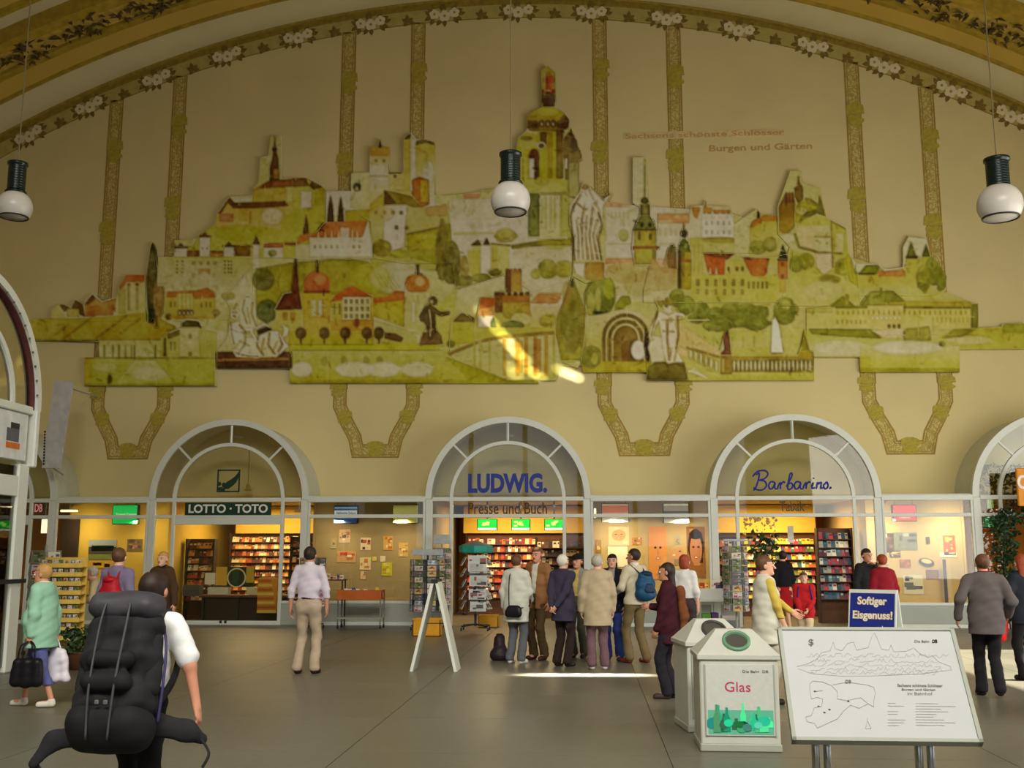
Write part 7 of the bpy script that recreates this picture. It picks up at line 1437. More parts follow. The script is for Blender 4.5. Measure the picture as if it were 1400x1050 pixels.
# inside the tobacco shop: hanging things and a dark plant
cbox('hanging_card', 'white hanging card near the ceiling of the tobacco shop', (1077, 719, 1085, 742), 1.2, (226, 222, 214), .02, 'card')
R = rnd(9); mb = MB().use(mat('glitter', (222, 196, 140), .4)); 
x0, x1, z0, z1 = pxbox(1015, 706, 1060, 730, 1.0)
for k in range(70):
    x = R.uniform(x0, x1); z = z1-abs(R.gauss(0, .5))*(z1-z0); s = R.uniform(.02, .05); y = 1+R.uniform(-.2, .2); mb.lathe([(.001, -s), (s, 0), (.001, s)], 5, Matrix.Translation((x, y, z)))
tag(mb.obj('bead_garland'), 'hanging cluster of glittering ornaments inside the right arch', 'decoration', kind='stuff')
dleaf = mat('dark_leaf', (40, 66, 30), .5, var=.35, scale=15); 
def foliage(name, label, boxes, n, s, seed, m=dleaf, stem=None):
    R = rnd(seed); t = thing(name, label, 'plant'); mb = MB()
    for (x0, x1, y0, y1, z0, z1) in boxes:
        for k in range(n):
            c = Vector((R.uniform(x0, x1), R.uniform(y0, y1), R.uniform(z0, z1))); d = Vector((R.gauss(0, 1), R.gauss(0, 1), R.gauss(-.2, .7))).normalized(); e = d.orthogonal().normalized(); e = Matrix.Rotation(R.uniform(0, 6), 3, d) @ e; nn = d.cross(e); L = s*R.uniform(.6, 1.3)
            mb.add([c, c+d*L*.4+e*L*.3, c+d*L, c+d*L*.4-e*L*.3, c+d*L*.45+nn*L*.12], [(0, 1, 4), (1, 2, 4), (2, 3, 4), (3, 0, 4)])
    tag(mb.obj('foliage', m, t), kind='stuff')
    if stem: straptube(stem, .02, brown, t, 'stem')
    return t
x0, x1, z0, z1 = pxbox(1028, 730, 1062, 765, 1.4)
foliage('shop_plant', 'dark bushy plant inside the tobacco shop', [(x0, x1, 1.2, 1.7, z0, z1)], 160, .16, 3, stem=[(x0+.3, 1.45, 0), (x0+.33, 1.45, .8), (x0+.3, 1.45, 1.6)])
def vpx(x, y, Y): a = W(x, y, Y); return a[0], a[1]
a = vpx(1350, 705, -.25); b_ = vpx(1378, 795, -.25)
foliage('ivy_column', 'column of dark ivy climbing beside the right-hand arch', [(a[0]+.1, a[0]+.62, -.5, -.1, .2, a[1])], 900, .13, 5, stem=[(a[0]+.36, -.2, 0), (a[0]+.3, -.25, 1.2), (a[0]+.4, -.2, 2.6)])
a = vpx(1362, 690, -.3); foliage('ivy_canopy', 'ivy spreading over the door frame at the far right', [(a[0], a[0]+1.6, -.5, -.1, a[1]-.5, a[1]-.05), (a[0]+.6, a[0]+1.6, -.5, -.1, a[1]-.1, a[1]+.12)], 330, .14, 6, stem=[(a[0]+.1, -.25, a[1]-1.2), (a[0]+.4, -.25, a[1]-.4), (a[0]+1.5, -.25, a[1]-.2)])
a = vpx(1345, 690, .5); foliage('potted_tree', 'leafy tree seen through the fanlight of the far right arch', [(a[0], a[0]+1.4, .4, .9, 2.9, 3.9)], 300, .17, 7, stem=[(a[0]+.8, .7, 0), (a[0]+.75, .7, 2), (a[0]+.8, .7, 3.4)])
boxsign('round_sign', 'green round-logo sign behind the left pane of the far right arch', (1343, 706, 1360, 722), .5, (40, 120, 70), .5)
boxsign('shop_screen', 'small yellow and blue lit sign above the green one at far right', (1347, 682, 1358, 696), .8, (150, 180, 90), .6, stripes=[(0, 1, (120, 170, 190))] if False else None)
# orange projecting sign
x0, x1, z0, z1 = pxbox(1390, 640, 1428, 692, -.8); t = thing('projecting_sign', 'orange projecting sign with a white ring at the right edge', 'sign')
MB().bbox(x0, x1, -.84, -.76, z0, z1, .02).obj('sign_board', mat('sign_orange', (226, 140, 10), .5), t)
vs = []; cx, cz = W(1399, 659, -.85); n = 20
for k in range(n): aa = .5+k/(n-1)*5.2; vs += [(cx+.13*math.cos(aa), -.845, cz+.16*math.sin(aa)), (cx+.07*math.cos(aa), -.845, cz+.10*math.sin(aa))]
MB().add(vs, [(2*k, 2*k+2, 2*k+3, 2*k+1) for k in range(n-1)]).obj('sign_ring', whit, t); MB().box(x0+.2, x0+.26, -.8, .0, z1-.1, z1-.04).obj('bracket', darkm, t); MB().box(x0+.2, x0+.26, -.8, .0, z0+.04, z0+.1).obj('bracket', darkm, t)
# white tube of a hanging pendant in the left arch
x, z = W(339, 668, .7); t = thing('chandelier', 'small brass hanging lamp behind the emblem in the left arch', 'lamp', (x, .7, z))
MB().tube([(0, 0, .0), (0, 0, 1.15)], .008, 6).obj('cable', goldd, t); MB().lathe([(.03, .12), (.06, .05), (.04, 0), (.09, -.04), (.02, -.06)], 12).obj('body', goldl, t, smooth=True)
for k in range(5): aa = k*1.256; MB().tube([(0, 0, 0), (.10*math.cos(aa), .1*math.sin(aa), -.05), (.15*math.cos(aa), .15*math.sin(aa), .02)], .008, 5).obj('arm', goldl, t)
# ================================================================= THINGS IN THE HALL
def on(px, py): x, y = G(px, py); return x, y
NTH = 'first second third fourth fifth sixth seventh eighth ninth tenth eleventh twelfth'.split()
def cname(c):
    r, g, b_ = c
    if max(c)-min(c) < 26: return 'dark' if max(c) < 90 else 'grey' if max(c) < 190 else 'white'
    if b_ > r: return 'blue'
    if r-g > 90: return 'red' if g < 80 else 'orange'
    return 'yellow' if r > 220 and b_ < 100 else 'cream' if r > 215 else 'brown'
castor = mat('castor', (24, 24, 26), .5)
def castors(t, pts, r=.04):
    for (x, y) in pts:
        _c = MB().lathe([(r*.3, -.015), (r, -.015), (r, .015), (r*.3, .015)], 12, Matrix.Translation((x, y, r)) @ Matrix.Rotation(math.pi/2, 4, 'Y')).obj('castor', castor, t)
        MB().box(x-.01, x+.01, y-.01, y+.01, r, r*2.4).obj('castor_fork', greym, _c)
_cardm = []
for i, (base, pal) in enumerate([((214, 206, 190), PASTEL), ((150, 160, 170), [(60, 80, 110), (220, 220, 210)]), ((190, 170, 120), BRIGHT), ((120, 130, 96), [(70, 90, 60), (200, 190, 140)]), ((206, 196, 200), [(120, 90, 110), (180, 60, 60)]), ((90, 96, 110), [(200, 200, 190), (150, 110, 80)])]):
    mb = MB(); patchwork(mb, -.5, .5, 0, 1, 0, base, pal, 200+i, 6); me = mb.mesh('card'); me.materials.append(printm); _cardm.append(me)
def cardobj(name, t, loc, w, h, rz, tilt, k):
    o = link(name, _cardm[k % 6], t, loc); o.rotation_euler = (-tilt, 0, rz); o.scale = (w, 1, h); return o
def spinner(label, x, y, H, R_, rows, faces, seed, cw=.13, header=None, wirec=None, z0=.35, name='card_spinner', card='postcard'):
    r = rnd(seed); t = thing(name, label, 'rack', (x, y, 0), group=None); m = wirec or greym
    MB().tube([(0, 0, .05), (0, 0, H)], .025, 8).obj('pole', m, t)
    for k in range(4):
        a = k*math.pi/2+.5; MB().tube([(0, 0, .14), (R_*.95*math.cos(a), R_*.95*math.sin(a), .10)], .018, 6).obj('base_arm', m, t)
    castors(t, [(R_*.95*math.cos(k*math.pi/2+.5), R_*.95*math.sin(k*math.pi/2+.5)) for k in range(4)])
    dz = (H-z0-.1)/rows
    mb = MB()
    for i in range(rows+1): mb.tube([(R_*math.cos(a), R_*math.sin(a), z0+i*dz) for a in [k/16*6.283 for k in range(16)]], .006, 4, closed=True)
    for k in range(faces): a = k/faces*6.283; mb.tube([(R_*math.cos(a), R_*math.sin(a), z0), (R_*math.cos(a), R_*math.sin(a), z0+rows*dz)], .006, 4); mb.tube([(0, 0, z0+rows*dz), (R_*math.cos(a), R_*math.sin(a), z0+rows*dz)], .006, 4)
    tag(mb.obj('wire_frame', m, t), kind='stuff')
    for k in range(faces):
        a = (k+.5)/faces*6.283
        for i in range(rows):
            cardobj(card, t, (R_*1.0*math.cos(a), R_*1.0*math.sin(a), z0+i*dz+.01), cw, dz*.86, a+math.pi/2, .12, r.randrange(6))
    if header: MB().bbox(-R_*.9, R_*.9, -.02, .02, H, H+header, .008).obj('header_sign', mat('header_grey', (176, 184, 184), .5), t)
    return t
x, y = on(589, 862); spinner('postcard spinner with a grey header board standing behind the white A-frame', x-.12, y+.2, 1.68, .40, 9, 8, 11, cw=.20, header=.14, wirec=darkm, z0=.42)
x, y = on(606, 858); spinner('tall slim postcard spinner right behind the grey-headed one', x-.1, y+.35, 1.95, .22, 11, 6, 12, cw=.17, z0=.5, header=.22)
# newspaper rack with turquoise canopy
x, y = on(650, 862); t = thing('newspaper_rack', 'newspaper rack with a turquoise canopy and hanging newspapers in the central doorway', 'rack', (x, y, 0))
MB().tube([(0, 0, .1), (0, 0, 1.86)], .03, 8).obj('pole', darkm, t); castors(t, [(-.3, -.2), (.3, -.2), (-.3, .25), (.3, .25)])
for p_ in ((-.3, -.2), (.3, -.2), (-.3, .25), (.3, .25)): MB().tube([(0, 0, .14), (p_[0], p_[1], .10)], .02, 6).obj('base_arm', darkm, t)
teal = mat('canopy_turquoise', (34, 150, 134), .5)
MB().lathe([(.37, 1.73), (.39, 1.76), (.39, 1.89), (.36, 1.90)], 8).obj('canopy_band', teal, t); MB().lathe([(.37, 1.90), (.03, 2.02), (.001, 2.02)], 8).obj('canopy_roof', mat('canopy_grey', (120, 124, 118), .6), t)
npal = [(70, 70, 74), (170, 170, 166), (40, 40, 44), (150, 90, 80), (196, 200, 196)]
def newspaper(t, loc, w, h, rz, seed, tilt=.12):
    mb = MB(); patchwork(mb, -w/2, w/2, 0, h, 0, (206, 208, 200), npal, seed, 9); R = rnd(seed)
    for k in range(9): mb.color((120, 120, 118)).box(-w*.42, w*.42*R.uniform(.5, 1), -.006, -.004, h*(.06+k*.05), h*(.07+k*.05))
    o = mb.obj('newspaper', printm, t, loc); o.rotation_euler = (-tilt, 0, rz); return o
for i, z in enumerate((1.32, 1.0, .68, .44)): newspaper(t, (.07+.02*(i % 2), -.34, z), .42-.02*i, .36 if i < 2 else .30, 0, 300+i)
for s_ in (-1, 1):
    for i, z in enumerate((1.45, 1.2, .95, .7, .48)): newspaper(t, (s_*.34, -.05, z), .30, .22, s_*math.pi/2.4, 310+i+s_, .5)
for z in (.42, .70, .98, 1.28): MB().box(-.36, .36, -.38, -.30, z-.02, z).obj('shelf', darkm, t)
def crate(label, px0, py0, px1, py1, col):
    x0, y0 = G(px0, py1); x1, _ = G(px1, py1); _, z = W((px0+px1)/2, py0, y0); t = thing('crate', label, 'crate', ((x0+x1)/2, y0+.2, 0)); w = (x1-x0)/2; m = mat('crate%s' % (col,), col, .5, var=.1)
    for a in ((-w, w, -.2, -.185), (-w, w, .185, .2), (-w, -w+.015, -.2, .2), (w-.015, w, -.2, .2)): MB().box(a[0], a[1], a[2], a[3], 0, z).obj('wall', m, t)
    MB().box(-w, w, -.2, .2, 0, .015).obj('bottom', m, t); MB().bbox(-w-.01, w+.01, -.21, -.2, z-.03, z+.002, .003).obj('rim', m, t); return t
crate('yellow plastic crate on the floor under the postcard spinner', 564, 846, 602, 870, (214, 150, 14)); crate('yellow plastic crate on the floor under the newspaper rack', 654, 841, 681, 858, (206, 150, 30))
# book trolley with orange tray
x, y = on(490, 859.5); t = thing('book_trolley', 'wheeled metal trolley with an orange tray full of books in front of the magazine window', 'trolley', (x, y+.25, 0)); w = .50
for sx in (-1, 1):
    for sy in (-1, 1): MB().box(sx*w-.015, sx*w+.015, sy*.22-.015, sy*.22+.015, .08, .88).obj('leg', chrome, t)
castors(t, [(sx*w, sy*.22) for sx in (-1, 1) for sy in (-1, 1)])
MB().bbox(-w-.02, w+.02, -.25, .25, .22, .245, .004).obj('lower_shelf', greym, t)
orm = mat('tray_orange', (190, 92, 22), .5)
MB().bbox(-w-.02, w+.02, -.26, -.245, .66, .88, .004).obj('tray_front', orm, t); MB().box(-w-.02, w+.02, -.25, .25, .66, .68).obj('tray_bottom', orm, t)
for sx in (-1, 1): MB().box(sx*(w+.01)-.008, sx*(w+.01)+.008, -.25, .25, .66, .88).obj('tray_side', orm, t)
R = rnd(31)
for k in range(11):
    xx = -w+.04+k*.092; h_ = R.uniform(.12, .24); c = R.choice(BRIGHT)
    mb = MB(); patchwork(mb, 0, .085, 0, h_, 0, c, BRIGHT, 400+k, 3); mb.color((220, 214, 196)).box(.004, .08, .012, .10, 0, h_-.01)
    o = mb.obj('book', printm, None, (x+xx, y+.03+.02*(k % 3), .70)); tag(o, '%s book in the orange trolley tray, %s from the left' % (cname(c), NTH[k]), 'book', 'books in the orange trolley tray')
# table display behind the standing man: dark rack of colourful cards
x, y = on(431, 858); spinner('dark rack of small cards half hidden behind the man in lilac', x, -1.2, 1.72, .3, 9, 7, 14, cw=.18, wirec=darkm, z0=.5)
t = thing('display_table', 'low table of small goods in front of the magazine window beside the man in lilac', 'table', (on(462, 851)[0]+.15, -.62, 0)); 
MB().bbox(-.42, .36, .0, .4, 1.08, 1.11, .005).obj('table_top', brown, t)
for sx in (-.38, .32):
    for sy in (.04, .36): MB().box(sx-.015, sx+.015, sy-.015, sy+.015, 0, 1.08).obj('leg', darkm, t)
x, y = on(462, 851)[0]+.15, -.62
for k in range(9):
    mb = MB(); c = R.choice(PASTEL+[(230, 226, 210)]); h_ = R.uniform(.06, .16); mb.color(c).bbox(0, .09, 0, .08, 0, h_, .006); mb.color(R.choice(BRIGHT)).box(.01, .08, -.002, .0, h_*.3, h_*.7)
    tag(mb.obj('souvenir_box', printm, None, (x-.40+k*.080, y+.08+.05*(k % 2), 1.11)), '%s souvenir box on the display table, %s from the left' % (cname(c), NTH[k]), 'box', 'souvenir boxes on the display table')
# white drawer unit
x, y = on(972, 853)[0], -.75; t = thing('drawer_unit', 'white drawer unit on legs with an open lower shelf before the warm poster window', 'cabinet', (x, y+.25, 0)); w = .46
MB().bbox(-w, w, -.22, .22, .62, .92, .008).obj('body', whitem, t); _c = MB().bbox(-w+.02, w-.02, -.235, -.22, .65, .90, .004).obj('drawer', whitem, t); MB().box(w-.16, w-.10, -.25, -.235, .77, .79).obj('handle', darkm, _c)
for sx in (-1, 1):
    for sy in (-.2, .2): MB().box(sx*(w-.02)-.015, sx*(w-.02)+.015, sy-.015, sy+.015, 0, .62).obj('leg', greym, t)
MB().bbox(-w, w, -.2, .2, .20, .225, .004).obj('lower_shelf', whitem, t)
for k, (dx, wd, hh, c, z) in enumerate(((.05, .36, .08, (216, 210, 196), .225), (-.4, .2, .12, (90, 150, 50), .225), (-.18, .16, .14, (90, 60, 110), .225))):
    tag(MB().color(c).bbox(dx, dx+wd, -.15, .12, 0, hh, .01).obj('carton', printm, None, (x, y+.25, z)), ['white carton on the lower shelf of the drawer unit', 'green carton on the lower shelf of the drawer unit', 'violet carton on the lower shelf of the drawer unit'][k], 'box')
for k in range(7):
    c = BRIGHT[k % 8]; mb = MB(); patchwork(mb, 0, .12, 0, .13+.03*(k % 3), 0, c, BRIGHT, 500+k, 3); mb.color(c).box(0, .12, .012, .06, 0, .12)
    tag(mb.obj('small_book', printm, None, (x-.44+k*.125, y+.12+.04*(k % 2), .92)), '%s book on top of the white drawer unit, %s from the left' % (cname(c), NTH[k]), 'book', 'books on the drawer unit')
# rack by the right arch
x, y = on(1008, 868); spinner('tall colourful card spinner at the left of the tobacco shop door', x, y, 1.98, .26, 10, 6, 15, cw=.2, z0=.5, header=.05)
# white A-frame seen from the side
x0, y0 = on(562, 918); x1, _ = on(623, 918); xm, z = W(593, 796, y0); t = thing('folding_easel', 'narrow white A-frame board seen edge-on in the middle of the hall', 'easel', ((x0+x1)/2, y0+.25, 0)); hw = (x1-x0)/2
for s_ in (-1, 1):
    M = Matrix(); vs = [(s_*hw-.022, -.25, 0), (s_*hw+.022, -.25, 0), (s_*.03+.022, -.22, z), (s_*.03-.022, -.22, z)]; vs += [(a, -b_, c) for a, b_, c in vs]
    MB().add(vs, [(0, 1, 2, 3), (7, 6, 5, 4), (0, 4, 5, 1), (1, 5, 6, 2), (2, 6, 7, 3), (3, 7, 4, 0)]).obj('board', whitem, t)
MB().box(-.05, .05, -.24, .24, z-.01, z+.04).obj('hinge', darkm, t); MB().box(-hw*.45, hw*.45, -.01, .01, z*.52, z*.53).obj('spreader', darkm, t)
# dark bag on the floor
x, y = on(683, 903); growthing([('bag_body', [cone((0, 0, .11), (0, 0, .34), .125, .085, k=.05), cone((-.06, 0, .08), (.06, 0, .08), .10, k=.05)], cloth('floorbag', (44, 30, 38), rough=.5), {'wr': .006, 'cut': lambda X, Y, Z: -Z+X*0+Y*0}), ('neck', [cone((-.03, 0, .40), (.03, 0, .40), .03, .03)], cloth('floorbag', (0, 0, 0)), {})], Matrix.Translation((x, y, 0)), .011, 'travel_bag', 'dark purple-brown soft bag standing on the floor left of the group', 'bag')
# sandwich board
bx, by = W(1193, 0, -10.4)[0], -10.4
xa, za = W(1165, 806, by); xb, _ = W(1223, 804, by); t = thing('sandwich_board', 'blue sandwich board advertising Softiger Eisgenuss! with white sides', 'sign', ((xa+xb)/2, by, 0), math.radians(-34)); w = (xb-xa)/2*1.14; z = za
for s_ in (-1, 1):
    vs = [(-w, s_*.30, 0), (w, s_*.30, 0), (w, s_*.03, z), (-w, s_*.03, z)]; vs += [(a, b_+s_*-.025, c) for a, b_, c in vs]
    MB().add(vs, [(0, 1, 2, 3), (7, 6, 5, 4), (0, 4, 5, 1), (1, 5, 6, 2), (2, 6, 7, 3), (3, 7, 4, 0)]).obj('board', whitem, t)
MS = Matrix(((1, 0, 0, 0), (0, 1, 0, 0), (0, 0, 1, 0), (0, 0, 0, 1)))
def onb(u, v, d=0): # u across -1..1, v height 0..1 on the front face
    return Vector((w*u, -.30+.27*v-d, z*v))
def bq(u0, u1, v0, v1, d): return [onb(u0, v0, d), onb(u1, v0, d), onb(u1, v1, d), onb(u0, v1, d)]
mb = MB().color((24, 40, 130)); mb.add(bq(-.94, .94, .10, .96, .004), [(0, 1, 2, 3)]); mb.color((120, 70, 40)); mb.add([onb(-.7, .10, .006), onb(.1, .10, .006), onb(.35, .50, .006), onb(.2, .56, .006)], [(0, 1, 2, 3)]); mb.color((226, 214, 196)); mb.add([onb(.2, .2, .008), onb(.5, .14, .008), onb(.62, .5, .008), onb(.45, .6, .008), onb(.3, .46, .008)], [(0, 1, 2, 3, 4)]); mb.color((196, 150, 90)); mb.add([onb(-.4, .12, .010), onb(-.1, .12, .010), onb(.28, .5, .010)], [(0, 1, 2)])
mb.obj('poster', printm, t)
for i, (s_, v0, v1, u0, u1) in enumerate((('Softiger', .80, .92, -.62, .62), ('Eisgenuss!', .64, .76, -.80, .86))):
    for d, mm, bd in ((.006, mat('letter_tan', (150, 100, 70), .5), .07), (.012, mat('letter_cream', (236, 226, 206), .5), .03)):
        me = text_mesh(s_, 'poster_letters', bd, .001); n = len(me.vertices); co = np.empty(n*3, dtype=np.float32); me.vertices.foreach_get('co', co); co = co.reshape(-1, 3); a, b_ = co.min(0), co.max(0)
        out = np.array([onb(u0+(c[0]-a[0])/(b_[0]-a[0])*(u1-u0), v0+(c[1]-a[1])/(b_[1]-a[1])*(v1-v0), d+(.002 if c[2] > 0 else 0)) for c in co], dtype=np.float32); me.vertices.foreach_set('co', out.ravel()); me.materials.clear(); me.materials.append(mm); link('poster_letters', me, t)
# information board
DB_, DT_ = 6.72, 7.28
yb, yt = -26+DB_*.997, -26+DT_*.997
BL, BR = Wv(1085, 1013, yb), Wv(1342, 1013, yb); TL, TR = Wv(1065, 861, yt), Wv(1302, 860, yt)
BR.z = BL.z = (BL.z+BR.z)/2; TR.z = TL.z = (TL.z+TR.z)/2
org = Vector(((BL.x+BR.x)/2, yb, 0)); t = thing('information_board', 'large tilted white information board with a line drawing and map on steel legs', 'board', org)
def ib(u, v, d=0):
    p = (BL*(1-u)+BR*u)*(1-v)+(TL*(1-u)+TR*u)*v; nn = (BR-BL).cross(TL-BL).normalized(); return p-org+nn*d
nn = (BR-BL).cross(TL-BL).normalized()
def iq(u0, u1, v0, v1, d0, d1, name, m):
    vs = [ib(u, v, d) for d in (d0, d1) for u, v in ((u0, v0), (u1, v0), (u1, v1), (u0, v1))]
    return MB().add(vs, [(3, 2, 1, 0), (4, 5, 6, 7), (0, 1, 5, 4), (1, 2, 6, 5), (2, 3, 7, 6), (3, 0, 4, 7)]).obj(name, m, t)
ipan = mat('board_white', (184, 186, 186), .35, var=.02)
iq(0, 1, 0, 1, -.03, 0, 'panel', ipan)
for a in ((-.008, 1.008, -.01, .018), (-.008, 1.008, .985, 1.012), (-.008, .014, -.01, 1.012), (.986, 1.008, -.01, 1.012)): iq(*a, -.035, .012, 'frame_bar', greym)
ink = mat('print_grey', (134, 136, 134), .5); inkd = mat('print_black', (44, 46, 48), .5)
def pu(px, py):  # pixel on the board -> u, v
    v = (1013-py)/(1013-861); v = max(0, min(1, v)); v = v/(1+ (DB_/DT_-1)*(1-v)) if False else v*(DT_/DB_)/(1+v*(DT_/DB_-1)) if False else v
    l = 1085+(1065-1085)*(1013-py)/152; r = 1342+(1302-1342)*(1013-py)/152; return (px-l)/(r-l), v
def stroke(pts, wd, m=ink, name='drawing_line'):
    mb = MB(); P = [ib(*pu(a, b_), .0025) for a, b_ in pts]
    for i in range(len(P)-1):
        d = (P[i+1]-P[i]); 
        if d.length < 1e-5: continue
        s_ = d.cross(nn).normalized()*wd/2; mb.add([P[i]+s_, P[i+1]+s_, P[i+1]-s_, P[i]-s_], [(0, 1, 2, 3)])
    return mb.obj(name, m, t)
R = rnd(8)
sky = [(1090, 916), (1105, 912), (1118, 905), (1124, 896), (1136, 893), (1140, 880), (1143, 890), (1152, 893), (1160, 882), (1168, 880), (1172, 892), (1188, 888), (1192, 874), (1196, 866), (1200, 874), (1206, 890), (1216, 892), (1219, 884), (1223, 894), (1240, 893), (1250, 888), (1258, 896), (1270, 902), (1276, 899), (1284, 908), (1300, 914), (1302, 920)]
stroke(sky, .0022)
for y_ in (902, 909, 915, 921, 926):
    x_ = 1108+R.uniform(-8, 8)
    while x_ < 1280:
        L = R.uniform(6, 26); pts = [(x_, y_)]; k = x_
        while k < x_+L: k += R.uniform(1.5, 4); pts.append((k, y_-R.choice((0, 0, 1.5, 3, 5))))
        stroke(pts, .0016); x_ += L+R.uniform(1, 5)
stroke([(1092, 919), (1112, 926), (1152, 929), (1200, 928), (1260, 925), (1302, 919)], .0018)
stroke([(1108, 940), (1112, 936), (1125, 937), (1138, 942), (1146, 950), (1146, 960), (1158, 962), (1178, 958), (1188, 966), (1196, 970), (1196, 962), (1198, 952), (1196, 944), (1188, 941), (1160, 937), (1140, 941)], .0026); stroke([(1188, 966), (1176, 972), (1164, 968), (1154, 976), (1146, 986), (1132, 992), (1118, 998), (1114, 992), (1104, 990), (1102, 984), (1110, 982), (1114, 972), (1124, 970), (1126, 960), (1118, 958), (1110, 960), (1108, 948), (1108, 940)], .0026)
for x_, y_ in ((1115, 950), (1161, 963), (1135, 974), (1120, 970), (1128, 978)): stroke([(x_-1.5, y_), (x_+1.5, y_)], .009, inkd, 'map_mark')
stroke([(1116, 950), (1126, 949)], .004); stroke([(1187, 988), (1184, 998), (1192, 998), (1187, 988), (1187, 984)], .002)
def itext(s_, px0, px1, py0, py1, m=ink, bold=0.0):
    me = text_mesh(s_, 'board_text', bold, .0005); n = len(me.vertices); co = np.empty(n*3, dtype=np.float32); me.vertices.foreach_get('co', co); co = co.reshape(-1, 3); a, b_ = co.min(0), co.max(0)
    out = []
    for c in co: uu = pu(px0+(c[0]-a[0])/(b_[0]-a[0])*(px1-px0), py1+(c[1]-a[1])/(b_[1]-a[1])*(py0-py1)); out.append(ib(uu[0], uu[1], .003))
    me.vertices.foreach_set('co', np.array(out, dtype=np.float32).ravel()); me.materials.clear(); me.materials.append(m); link('board_text', me, t)
itext('Die Bahn', 1251, 1271, 877, 880.5, ink, .02); itext('DB', 1275, 1282, 876, 881, inkd, .05); itext('DB', 1157, 1165, 934, 939, ink, .03); itext('$', 1106, 1113, 876, 887, ink, .02)
itext('Sachsens schönste Schlösser', 1228, 1290, 939, 943, ink, .02); itext('Burgen und Gärten', 1234, 1280, 945, 949, ink, .02); itext('im Bahnhof', 1242, 1276, 950, 954)
for k in range(9):
    stroke([(1253, 965+k*3.5), (1253+R.uniform(22, 56), 965+k*3.5)], .0028)
for k in (0, 1, 3, 4, 6, 7, 8): stroke([(1215, 965+k*3.6), (1215+R.uniform(10, 24), 965+k*3.6)], .0028)
for px_ in (1127, 1270):
    for dx in (-.035, .035):
        p0 = ib(*pu(px_, 1005), -.06); x_ = p0.x+dx; p1 = Vector((x_, p0.y+.05, 0)); MB().tube([(x_, p0.y+.05, 0), (x_, p0.y+.05, p0.z+.05), (x_, p0.y+.25, p0.z+.28)], .024, 10).obj('leg', chrome, t, smooth=True)
    MB().bbox(x_-.11, x_+.05, p0.y-.02, p0.y+.12, -.0, .02, .004).obj('foot_plate', greym, t); MB().box(x_-.11, x_+.05, p0.y+.02, p0.y+.10, p0.z-.02, p0.z+.0).obj('clamp', darkm, t)
